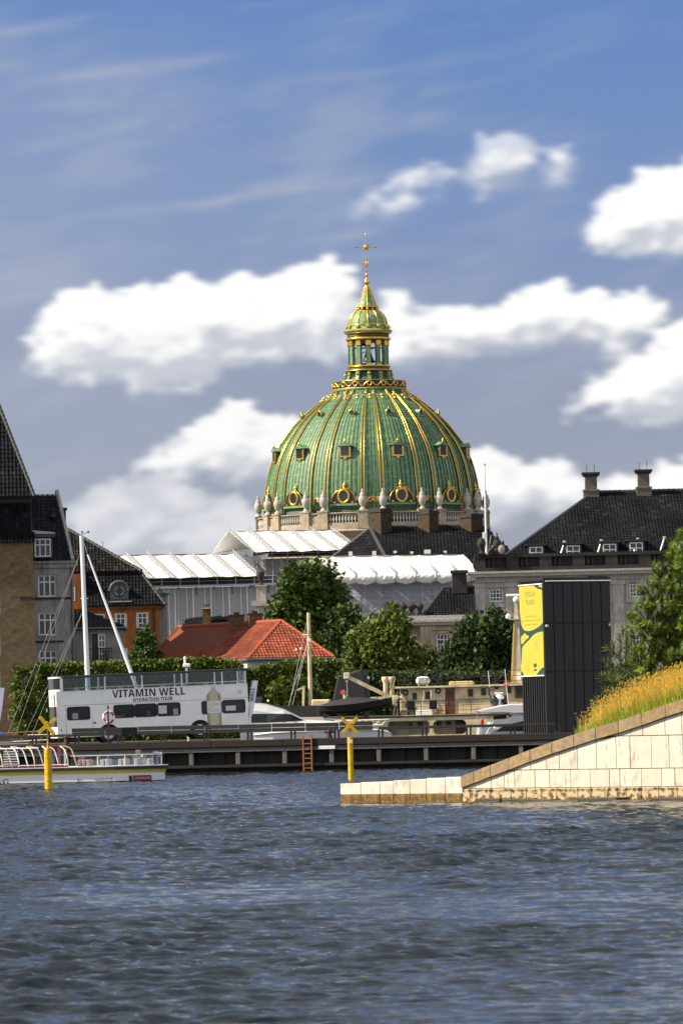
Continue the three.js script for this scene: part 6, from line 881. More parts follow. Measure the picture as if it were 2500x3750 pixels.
  // life raft, loungers, table
  const lr = thing('life_raft', 'white life raft canister on the ship\'s upper deck', 'life raft', [O.x + X(1541), hy1 + .09, O.z + z - .3]); part('canister', [new THREE.CapsuleGeometry(.27, .35, 6, 14).rotateZ(Math.PI / 2).translate(0, .33, 0)], M.white, lr); for (const x of [-.2, 0, .2]) part('strap', [new THREE.TorusGeometry(.278, .012, 5, 20).rotateY(Math.PI / 2).translate(x, .33, 0)], M.steel, lr); part('cradle', [box(-.3, -.22, 0, .14, -.22, .22), box(.22, .3, 0, .14, -.22, .22)], M.cream, lr);
  part('raft_slide', [tube([[X(1530), hy1, z + .1], [X(1546), hy1 - .25, z + .25], [X(1545), hy1 - .7, z + .25], [X(1538), hy1 - 1, z + .2]], .03, 14, 6), tube([[X(1558), hy1, z + .1], [X(1574), hy1 - .25, z + .25], [X(1573), hy1 - .6, z + .25]], .03, 14, 6)], M.cream, house);
  const chair = (px, label, k, turn = 0) => { const c = thing('deck_chair', label, 'chair', [O.x + X(px), hy1 + .09, O.z + z - .9 - (k % 2) * .8], 'grey deck chairs on the ship', turn); part('seat', [box(-.25, .25, .36, .4, -.22, .22)], M.timber[2], c); part('backrest', [beam([.2, .38, 0], [.42, .95, 0], .44, .03)], M.timber[2], c); for (const s of [-.2, .2]) { part('leg', [beam([-.25, 0, s], [.2, .4, s], .04, .04)], M.timber[0], c); part('leg', [beam([.25, 0, s], [-.15, .4, s], .04, .04)], M.timber[0], c); part('armrest', [box(-.22, .3, .58, .61, s - .03, s + .03)], M.timber[2], c); } };
  chair(1470, 'grey slatted deck chair nearest the twin vent cowls', 0, Math.PI); chair(1588, 'grey deck chair right of the white life raft canister', 1, Math.PI); chair(1664, 'reclined grey deck chair above the ship\'s wooden door', 2); chair(1758, 'leftmost grey deck chair of the group near the radar mast', 3); chair(1806, 'middle grey deck chair of the group near the radar mast', 4); chair(1856, 'grey deck chair closest to the radar mast', 5);
  part('skylight', [rbox(X(1634), X(1725), hy1 + .08, hy1 + .34, z - 1.6, z - .6, .1, 3)], M.yellowCream = mat(.60, .47, .22, .6), house);
  const low = (px, label) => { const c = thing('deck_chair', label, 'chair', [O.x + X(px), yD, O.z - .75], 'grey deck chairs on the ship', .4); part('seat', [box(-.24, .24, .38, .42, -.22, .22)], M.timber[1], c); part('backrest', [box(-.24, .24, .42, .95, -.24, -.2)], M.timber[1], c); for (const [x, q] of [[-.2, .18], [.2, .18], [-.2, -.2], [.2, -.2]]) part('leg', [box(x - .02, x + .02, 0, .38, q - .02, q + .02)], M.timber[0], c); }; low(1503, 'dark chair on the side deck left of the white locker'); low(1585, 'dark chair on the side deck right of the white locker');
  // radar mast
  const mx = X(1885), my0 = hy1, my1 = P(1893, 2205)[1], m = part('radar_mast', [prism([[mx - .32, my0], [mx + .3, my0], [mx + .2, my1 - 1.5], [mx + .12, my1], [mx - .06, my1], [mx - .1, my1 - 1.5]], -2.6, -2.25)], M.cream, g); part('mast_ladder', [prism([[mx - .42, my0], [mx - .3, my0], [mx - .06, my1 - 1.2], [mx - .14, my1 - 1.2]], -2.24, -2.2)], mat(.66, .42, .10, .6), m);
  const ry = P(1893, 2178)[1]; part('radar_scanner', [rbox(X(1857) - .1, X(1912), ry - .05, ry + .09, -2.5, -2.3, .04)], M.white, m); part('radar_base', [lathe([[.05, 0], [.2, .05], [.22, .25], [.12, .38], [0, .4]], 14, mx + .06, my1, -2.4)], M.white, m); const dy = P(1857, 2258)[1]; part('satellite_dome', [lathe([[.12, -.1], [.17, 0], [.16, .1], [.08, .2], [0, .22]], 14, X(1857), dy, -2.4)], M.white, m); part('platform', [box(X(1860), X(1900), dy - .16, dy - .1, -2.7, -2.1)], M.alu, m); part('aerial', [bar([X(1883), dy, -2.4], [X(1882), dy + 1.3, -2.4], .02, 5)], M.steel, m); part('mast_cabinet', [rbox(X(1888), X(1900), Y(2490, 1890), Y(2464, 1890), -2.2, -2.05, .03)], M.white, m); part('hook_lamp', [bar([mx + .1, my1 - 2.1, -2.3], [mx + .32, my1 - 2.4, -2.3], .025, 5)], M.white, m);
  for (const o of scene.children.slice(firstNew)) { const a = -7 * Math.PI / 180, d = o.position.clone().sub(V(O.x, 0, O.z)).applyAxisAngle(V(0, 1, 0), a); o.position.set(O.x + d.x, d.y, O.z + d.z); o.rotation.y += a; }   // the ship lies at a slight angle, with all that stands on it
}
// ---------- white motor yachts ----------
function loftBoat(secs, m, name, parent) { const Q = []; for (let i = 0; i < secs.length - 1; i++) { const A = secs[i], B = secs[i + 1]; for (let k = 0; k < A[1].length - 1; k++) for (const s of [1, -1]) { const q = [[A[0], A[1][k][0], s * A[1][k][1]], [B[0], B[1][k][0], s * B[1][k][1]], [B[0], B[1][k + 1][0], s * B[1][k + 1][1]], [A[0], A[1][k + 1][0], s * A[1][k + 1][1]]]; Q.push(poly(s > 0 ? q : q.reverse())); } } return part(name, [join(Q)], m, parent); }
M.gel = new THREE.MeshPhysicalMaterial({ color: lin(.76, .77, .80), roughness: .25, clearcoat: .5, side: THREE.DoubleSide });
{
  const D = 281, O = at(1000, 2640, D), g = thing('motor_yacht', 'white motor yacht with black side windows behind the rear of the bus', 'yacht', [O.x, 0, O.z]), P = (px, py) => { const p = at(px, py, D); return [p.x - O.x, p.y]; };
  const top = [[880, 2575], [925, 2573], [980, 2582], [1040, 2600], [1075, 2618], [1120, 2640], [1190, 2642], [1260, 2648]].map(q => P(...q)), gl = [[880, 2650], [925, 2650], [980, 2650], [1040, 2648], [1075, 2647], [1120, 2645], [1190, 2648], [1260, 2652]].map(q => P(...q));
  loftBoat(top.map((t, i) => [t[0], [[.0, .9 - i * .05], [1.2, 2 - i * .12], [gl[i][1], 2.1 - i * .14]]]), M.gel, 'hull', g); const ho = loftBoat(top.map((t, i) => [t[0], [[gl[i][1] - .01, 1.9 - i * .16], [lerp(gl[i][1], t[1], .62), 1.75 - i * .17], [t[1] - .02, 1.5 - i * .16], [t[1] + .06, 0]]]), M.gel, 'coachroof', g);
  loftBoat([[P(922, 2620)[0], 2649, 2613, 2.0], [P(980, 2620)[0], 2649, 2613, 1.85], [P(1040, 2620)[0], 2648, 2615, 1.65], [P(1068, 2630)[0], 2647, 2617, 1.5], [P(1112, 2640)[0], 2645, 2640, 1.2]].map(([x, a, b, w]) => [x, [[P(1000, a)[1] + .05, w + .14], [P(1000, b)[1], w + .05]]]), M.glassDark, 'side_window', ho);
  part('bow_rail', [tube([P(1040, 2650), P(1120, 2640), P(1200, 2640), P(1300, 2644)].map(q => [q[0], q[1] + .12, 1.2]), .025, 20, 6)], M.steel, g); part('mooring_ball', [new THREE.SphereGeometry(.07, 8, 6).translate(P(982, 2566)[0], P(982, 2566)[1], 0)], M.white, g); const sc = P(950, 2565); part('windscreen', [slab([[sc[0] - .5, sc[1] - .15, .9], [sc[0] + .1, sc[1] - .15, .9], [sc[0] + .22, sc[1] + .22, .8], [sc[0] - .45, sc[1] + .2, .8]], .03)], M.glassDark, g);
  const ra = P(684, 2436), rm = P(684, 2560); part('radar_arch', [rbox(ra[0] - .06, ra[0] + .06, 1.5, ra[1] + .05, -.06, .06, .02), rbox(ra[0] - .22, ra[0] + .22, ra[1] - .12, ra[1] + .1, -.2, .2, .06), cyl(.07, .07, ra[0] - .1, ra[1] + .1, ra[1] + .4, 0, 10), new THREE.SphereGeometry(.1, 10, 8).translate(ra[0] - .1, ra[1] + .42, 0)], M.white, g);
}
{ // low white tender hull seen under the railing
  const D = 279, O = at(1190, 2640, D), g = thing('white_launch', 'low white launch hull glimpsed under the railing left of the yellow cross', 'boat', [O.x, 0, O.z]), P = (px, py) => { const p = at(px, py, D); return [p.x - O.x, p.y]; };
  const s = [[930, 2692, .9], [1000, 2684, 1.2], [1150, 2678, 1.25], [1300, 2674, 1.2], [1380, 2674, .9], [1420, 2682, .5], [1432, 2690, .05]].map(([px, py, w]) => [P(px, py)[0], [[.1, w * .3], [1.1, w * .9], [P(px, py)[1], w], [P(px, py)[1] + .08, w * .6], [P(px, py)[1] + .08, 0]]]); loftBoat(s, M.gel, 'hull', g); part('gunwale', [tube(s.map(q => [q[0], q[1][2][0], q[1][2][1]]), .05, 30, 6)], M.white, g); part('engine_cover', [rbox(P(960, 2680)[0], P(1010, 2680)[0], 1.7, 2.1, -.4, .4, .1)], M.gel, g);
  const k = thing('boarding_gangway', 'aluminium gangway with slanted stanchions lying beyond the yellow cross', 'gangway', [O.x, 0, O.z - 1.5]); const q = (px, py) => [P(px, py)[0], P(px, py)[1]]; part('handrail', [bar([...q(1225, 2640), .3], [...q(1425, 2634), .3], .03, 6)], M.white, k); part('side_beam', [bar([...q(1200, 2658), .3], [...q(1402, 2654), .3], .035, 6)], M.white, k); for (let i = 0; i < 8; i++) { const a = q(1228 + i * 24, 2656), b = q(1246 + i * 24, 2638); part('stanchion', [bar([...a, .3], [...b, .3], .022, 5)], M.white, k); }
}
{
  const D = 278, O = at(1840, 2640, D), g = thing('flybridge_yacht', 'white flybridge yacht with radar arch and small flag beside the black tower', 'yacht', [O.x, 0, O.z]), P = (px, py) => { const p = at(px, py, D); return [p.x - O.x, p.y]; }, X = (a, b = 2600) => P(a, b)[0], Y = (b, a = 1840) => P(a, b)[1];
  const pts = l => l.map(q => P(...q)), ex = (l, z0, z1, b = .06) => new THREE.ExtrudeGeometry(new THREE.Shape(pts(l).map(q => new THREE.Vector2(...q))), { depth: z1 - z0, bevelEnabled: true, bevelSize: b, bevelThickness: b, bevelSegments: 3 }).translate(0, 0, z0);
  part('hull', [ex([[1752, 2690], [1756, 2662], [1790, 2655], [1800, 2640], [1850, 2636], [1990, 2630], [2010, 2690]], -3.4, -.3), box(X(1760), X(2000), 0, Y(2685), -3.2, -.5)], M.gel, g);
  part('cabin', [ex([[1798, 2682], [1812, 2664], [1840, 2652], [1870, 2628], [1880, 2600], [1985, 2596], [2000, 2682]], -3.0, -.25)], M.gel, g); part('side_window', [ex([[1812, 2678], [1840, 2662], [1878, 2650], [1925, 2640], [1990, 2640], [1990, 2676]], -3.05, -.16, .02)], M.glassDark, g);
  part('saloon_glass', [ex([[1810, 2654], [1806, 2622], [1852, 2616], [1856, 2640]], -2.9, -.5, .02)], M.glassDark, g); const fly = part('flybridge', [ex([[1750, 2604], [1772, 2600], [1800, 2594], [1838, 2586], [1870, 2582], [1985, 2580], [1985, 2606], [1880, 2610], [1840, 2606], [1762, 2609]], -3.3, -.1)], M.gel, g);
  for (const px of [1813, 1850]) part('satellite_dome', [new THREE.SphereGeometry(.27, 14, 10).scale(.95, 1.25, 1).translate(X(px), Y(2565), -1.4 - (px > 1840 ? .6 : 0))], M.navy, fly); part('radar', [rbox(X(1815), X(1846), Y(2541), Y(2535), -1.7, -1.4, .04), lathe([[.2, 0], [.3, .05], [.28, .2], [.1, .3], [.1, .4]], 12, X(1830), Y(2560), -1.5), cyl(.1, .1, X(1830), Y(2582), Y(2558), -1.5, 8)], M.white, fly); part('light_mast', [tube([[X(1806), Y(2560), -1], [X(1795), Y(2545), -1], [X(1793), Y(2515), -1]], .045, 12, 6), bar([X(1793), Y(2528), -1], [X(1812), Y(2526), -1], .03)], M.rail, fly); part('aerial', [bar([X(1796), Y(2515), -1], [X(1792), Y(2455), -1], .02, 5)], M.white, fly); part('aerial', [bar([X(1862), Y(2582), -.8], [X(1853), Y(2450), -.8], .02, 5)], M.white, fly);
  const fl = thing('small_flag', 'small red and white flag on the flybridge yacht aerial', 'flag', [O.x + X(1856), Y(2515), O.z - .75]); part('cloth', [box(-.12, .12, 0, .4, -.01, .01)], M.red, fl); part('cross_stripe', [box(-.125, .125, .16, .22, -.014, .014)], M.white, fl); part('cross_stripe', [box(-.03, .03, 0, .4, -.016, .016)], M.white, fl);
  part('stern_rail', [bar([X(1775), Y(2690), .0], [X(1805), Y(2640), .0], .025), bar([X(1745), Y(2604), -.2], [X(1755), Y(2690), -.2], .02)], M.steel, g); part('fender', [new THREE.CapsuleGeometry(.11, .25, 4, 10).translate(X(1763), Y(2645), -.1)], M.red, g); part('porthole', [cyl(.06, .06, 0, 0, .02, 0, 10).rotateX(Math.PI / 2).scale(2, 1, 1).translate(X(1866) - X(1866), 0, 0).translate(X(1866), Y(2621), -.16)], M.rail, g);
}
// ---------- sailing boat mast, gangway and flags at the left ----------
{
  const D = 284, O = at(325, 2640, D), g = thing('sailing_boat', 'tall white leaning mast and boom of a sailing boat behind the bus', 'sailing boat', [O.x, 0, O.z]), P = (px, py) => { const p = at(px, py, D); return [p.x - O.x, p.y]; };
  M.rope = mat(.33, .33, .34, .9); M.mast = new THREE.MeshPhysicalMaterial({ color: lin(.70, .73, .80), roughness: .35 }); const mt = P(299, 1962), mb = P(330, 2680); part('mast', [bar([...mb, 0], [...mt, 0], .17, 12, .12)], M.mast, g); part('boom', [bar([...P(322, 2030), .1], [...P(505, 2520), 1.2], .05, 8, .13)], M.mast, g); part('topping_lift', [bar([...P(303, 1970), .1], [...P(320, 2025), .1], .02, 5)], M.steel, g);
  for (const py of [2192, 2447]) { const s = P(lerp(299, 322, (py - 1962) / 520), py); part('spreader', [bar([s[0] - .22, s[1], 0], [s[0] + .24, s[1], 0], .035, 6)], M.mast, g); } part('wind_vane', [bar([...mt, 0], [mt[0] + .05, mt[1] + .22, 0], .02, 5), bar([mt[0], mt[1] + .1, 0], [mt[0] + .4, mt[1] + .2, 0], .015, 4), new THREE.SphereGeometry(.07, 6, 5).translate(mt[0] + .42, mt[1] + .22, 0), new THREE.SphereGeometry(.06, 6, 5).translate(mt[0] + .05, mt[1] + .24, 0)], M.rail, g);
  for (const [a, b, c, d] of [[303, 2241, 95, 2690], [304, 2241, 120, 2690], [301, 2010, 30, 2690], [300, 2010, 60, 2690]]) part('stay', [bar([...P(a, b), 0], [...P(c, d), .5], .010, 6)], M.rope, g);
  loftBoat([[-7, .4], [-4, 1.4], [0, 1.9], [3.5, 1.7], [5, 1.4]].map(([x, w]) => [x, [[-.3, w * .3], [.6, w * .85], [1.5, w], [1.62, w * .9], [1.6, 0]]]), M.gel, 'hull', g);
  const D2 = 266, G = at(90, 2640, D2), k = thing('rope_gangway', 'brown railed gangway with pale slats left of the bus', 'gangway', [G.x, 1.72, G.z]), Q = (px, py) => { const p = at(px, py, D2); return [p.x - G.x, p.y - 1.72]; }; part('handrail', [bar([...Q(-60, 2690), 0], [...Q(160, 2677), 0], .035, 6)], M.orangeWood, k); part('side_beam', [bar([...Q(-60, 2722), 0], [...Q(178, 2709), 0], .03, 6)], M.white, k); part('side_beam', [bar([...Q(100, 2692), -.3], [...Q(175, 2690), -.3], .03, 6)], M.white, k); for (const px of [-25, 8, 40, 75, 112, 146]) part('stanchion', [bar([...Q(px, 2718), 0], [...Q(px + 16, 2686), 0], .028, 5)], M.teak, k); part('blue_tarp', [new THREE.SphereGeometry(.35, 12, 8).scale(1, .5, 1).translate(Q(-4, 2692)[0], Q(-4, 2692)[1], .2)], mat(.03, .10, .36, .6), k);
  const flag = (px, py0, py1, D, label, wpx, letters) => { const b = at(px, 2640, D), f = thing('feather_flag', label, 'flag', [b.x, 1.72, b.z], 'white feather flags'); const y0 = at(px, py1, D).y - 1.72, y1 = at(px, py0, D).y - 1.72, w = wpx * mpp(D); part('flag_pole', [tube([[0, 0, 0], [0, y0, 0], [w * .12, lerp(y0, y1, .6), 0], [w * .55, y1, 0], [w, y1 + .02, 0]], .018, 16, 5)], M.rail, f); const sh = new THREE.Shape(); sh.moveTo(.01, y0); sh.bezierCurveTo(.02, lerp(y0, y1, .5), w * .2, lerp(y0, y1, .8), w * .45, y1); sh.lineTo(w * 1.05, y1 - .02); sh.bezierCurveTo(w * .95, lerp(y0, y1, .8), w * .75, lerp(y0, y1, .4), w * .28, y0); sh.closePath(); part('cloth', [new THREE.ExtrudeGeometry(sh, { depth: .012, bevelEnabled: false, curveSegments: 10 })], M.flagCloth, f);
    if (letters) { const m = decal(print(256, 96, (x, W, H) => { x.fillStyle = '#10141c'; fit(x, letters, W / 2, H / 2, W * .95, H * .9, 'bold $px sans-serif'); })); const q = shadows(new THREE.Mesh(new THREE.PlaneGeometry(.85, .2).rotateZ(Math.PI / 2 - .12).translate(w * .4, lerp(y0, y1, .62), .02), m)); q.name = 'lettering'; f.add(q); } };
  M.flagCloth = new THREE.MeshPhysicalMaterial({ color: lin(.62, .66, .80), roughness: .7, transmission: .25, thickness: 0, side: THREE.DoubleSide }); flag(912, 2492, 2625, 268, 'white feather flag with dark letters at the rear of the bus', 34, 'WELL'); flag(-22, 2518, 2690, 268, 'white feather flag cut by the left edge of the picture', 40);
}
// ---------- canal tour boat ----------
{
  const D = 227, O = at(612, 2640, D), g = thing('tour_boat', 'low white canal tour boat with yellow stripe and glass windscreens', 'tour boat', [O.x, 0, O.z], null, -3 * Math.PI / 180), P = (px, py) => { const p = at(px, py, D); return [p.x - O.x, p.y]; }, X = px => P(px, 2800)[0], Y = (px, py) => P(px, py)[1];
  const yG = Y(560, 2801), yB = yG - .16, yS = yB - .17, L = 15, hb = 1.9;
  const plan = (bow, inset) => { const s = new THREE.Shape(); s.moveTo(-L, -hb + inset); s.lineTo(-2.4, -hb + inset); s.bezierCurveTo(-1.2 + bow, -hb * .9 + inset, -.35 + bow, -.9, bow, -.25); s.lineTo(bow, .25); s.bezierCurveTo(-.35 + bow, .9, -1.2 + bow, hb * .9 - inset, -2.4, hb - inset); s.lineTo(-L, hb - inset); s.closePath(); return s; };
  const layer = (bow, inset, y0, y1) => new THREE.ExtrudeGeometry(plan(bow, inset), { depth: y1 - y0, bevelEnabled: false, curveSegments: 12 }).rotateX(-Math.PI / 2).translate(0, y0, 0);
  M.boatYellow = mat(.60, .43, .012, .4); M.boatWhite = new THREE.MeshPhysicalMaterial({ color: lin(.72, .74, .78), roughness: .3, clearcoat: .3 }); M.boatRed = mat(.22, .02, .02, .5); M.perspex = new THREE.MeshPhysicalMaterial({ color: lin(.90, .94, .97), roughness: .02, transmission: 1, thickness: 0 });
  const hull = part('hull', [layer(-.16, .05, .08, yS)], M.boatWhite, g); part('boot_stripe', [layer(-.2, .07, -.4, .08)], M.rail, hull); part('yellow_stripe', [layer(-.12, .03, yS, yB)], M.boatYellow, hull); part('rubbing_strake', [layer(.03, -.05, yB, yG - .03)], M.rail, hull); part('gunwale', [layer(.0, -.03, yG - .03, yG + .01)], M.boatWhite, hull); part('red_trim', [box(-L, X(265), yG + .01, yG + .07, hb - .06, hb + .02)], M.boatRed, hull); part('foredeck', [layer(-.3, .3, yG + .01, yG + .02)], M.white, hull);
  // windscreens round the fore deck
  const px = [272, 372, 471, 566, 596], gy = yG + .52; for (let i = 0; i < 4; i++) { const a = X(px[i]), b = X(px[i + 1]), za = i < 2 ? hb - .12 : [hb - .15, .95][i - 2], zb = i < 1 ? hb - .12 : [hb - .12, hb - .15, .95, .5][i]; part('windscreen_pane', [slab([[a + .02, yG + .03, za], [b - .02, yG + .03, zb], [b - .02, gy, zb - .08], [a + .02, gy, za - .08]], .012)], M.perspex, g); part('screen_rail', [bar([a, gy, za - .08], [b, gy, zb - .08], .02, 6)], M.whiteFrame, g); part('screen_post', [bar([b, yG, zb], [b, gy + (i === 3 ? .1 : 0), zb - .08], .026, 6)], M.cream, g); const zf = z => -z; part('windscreen_pane', [slab([[b - .02, yG + .03, zf(zb)], [a + .02, yG + .03, zf(za)], [a + .02, gy, zf(za) + .08], [b - .02, gy, zf(zb) + .08]], .012)], M.perspex, g); }
  // glazed roof hoops
  const ty = yG + 1.0; const hoops = [265, 200, 143, 85, 25, -40, -110]; hoops.forEach((p, i) => { const x = X(p); part('roof_hoop', [tube([[x, yG + .05, hb - .1], [x - .05, yG + .45, hb - .16], [x - .22, yG + .85, hb - .42], [x - .45, ty, hb - .85], [x - .5, ty + .02, 0], [x - .45, ty, -hb + .85], [x - .22, yG + .85, -hb + .42], [x, yG + .05, -hb + .1]], .03, 40, 8)], i % 2 ? M.whiteFrame : M.cream, g); if (i < hoops.length - 1) { const b = X(hoops[i + 1]); part('sill_rail', [bar([x, yG + .12, hb - .11], [b, yG + .12, hb - .11], .025, 6)], M.whiteFrame, g); if (i !== 2 && i !== 3) { part('roof_pane', [slab([[b + .05, yG + .14, hb - .1], [x - .05, yG + .14, hb - .1], [x - .24, yG + .84, hb - .42], [b - .18, yG + .84, hb - .42]], .012)], M.perspex, g); } if (i === 3) for (let k = 0; k < 6; k++) part('roof_slat', [bar([x - .05, yG + .2 + k * .12, hb - .1 - k * .045], [b + .02, yG + .2 + k * .12, hb - .1 - k * .045], .03, 5)], M.alu, g); } });
  part('roof_beam', [bar([X(258) - .4, ty + .03, hb - .85], [X(170), ty + .03, hb - .85], .04, 6)], M.boatRed, g); part('roof_beam', [bar([X(150), ty - .05, hb - .9], [-L, ty - .05, hb - .9], .035, 6)], M.whiteFrame, g); part('cabin_post', [box(X(217) - .05, X(217) + .05, yG, ty, 0, .1)], M.boatRed, g); part('cabin_panel', [box(X(232), X(240), yG, ty - .15, -.3, -.2)], M.alu, g); part('cabin_floor', [box(-L, X(270), yG - .5, yG + .012, -hb + .2, hb - .2)], M.rail, g);
  M.seatPale = mat(.34, .32, .35, .7); for (const [p, n] of [[290, 3], [375, 2], [440, 2], [498, 1], [545, 1]]) for (let i = 0; i < n; i++) part('bench_seat', [rbox(X(p + i * 16), X(p + i * 16 + 13), yG, yG + .33, -.9, .85, .05)], p === 290 ? M.pinkSeat || (M.pinkSeat = mat(.36, .22, .21, .7)) : M.seatPale, g);
  part('bow_locker', [rbox(X(500), X(517), gy, gy + .22, -.2, .2, .03)], M.teak, g); part('bow_lamp', [new THREE.SphereGeometry(.05, 8, 6).translate(X(527), gy - .08, .8)], M.white, g); part('bow_rail', [tube([[X(568), gy + .1, .7], [X(590), gy + .06, .3], [X(594), gy - .05, 0]], .02, 8, 6)], M.whiteFrame, g);
  const zf = hb - .05 + .012, dp = (name, x0, x1, y0, y1, m, z = zf) => { const q = shadows(new THREE.Mesh(new THREE.PlaneGeometry(x1 - x0, y1 - y0).translate((x0 + x1) / 2, (y0 + y1) / 2, z), m)); q.name = name; hull.add(q); };
  const yc = yS - .30; dp('lettering', X(-160), X(51), yc - .12, yc + .12, decal(print(1024, 120, (x, W, H) => { x.fillStyle = '#3a3f49'; fit(x, 'COPENHAG', W / 2, H / 2, W * .98, H * .95, 'bold $px serif'); }))); dp('lettering', X(360), X(428), yc - .12, yc + .14, decal(print(512, 140, (x, W, H) => { x.fillStyle = '#20242c'; fit(x, 'memories for life', W / 2, H / 2, W * .96, H * .6, 'italic $px serif'); }))); dp('emblem', X(296), X(318), yc - .1, yc + .1, decal(print(128, 80, (x, W, H) => { x.fillStyle = '#2b3a4e'; x.beginPath(); x.arc(28, 34, 18, 0, 7); x.fill(); x.fillRect(16, 54, 24, 10); x.fillStyle = '#8a93a5'; for (let i = 0; i < 3; i++) x.fillRect(60, 22 + i * 16, 54, 5); })));
  const bx0 = X(480), bx1 = X(566), pl = part('name_board', [box(bx0, bx1, yc - .1, yc + .16, .0, .02).applyMatrix4(new THREE.Matrix4()).rotateY(.0).translate(0, 0, 0)], M.boatRed, hull); pl.position.set(0, 0, 1.42); pl.geometry.translate(-(bx0 + bx1) / 2, 0, 0); pl.position.x = (bx0 + bx1) / 2; pl.rotation.y = .42; const w = bx1 - bx0; const tx = shadows(new THREE.Mesh(new THREE.PlaneGeometry(w, .26).translate(0, yc + .03, .024), decal(print(640, 150, (x, W, H) => { x.fillStyle = '#10141a'; x.beginPath(); x.moveTo(0, 0); x.lineTo(70, 0); x.lineTo(110, H); x.lineTo(0, H); x.fill(); x.fillStyle = '#d8dde6'; x.beginPath(); x.moveTo(74, 0); x.lineTo(88, 0); x.lineTo(128, H); x.lineTo(114, H); x.fill(); x.fillStyle = '#d9b9b6'; fit(x, 'STROMMA.COM', W * .6, H / 2, W * .66, H * .36, 'bold $px sans-serif'); })))); tx.name = 'lettering'; pl.add(tx);
}
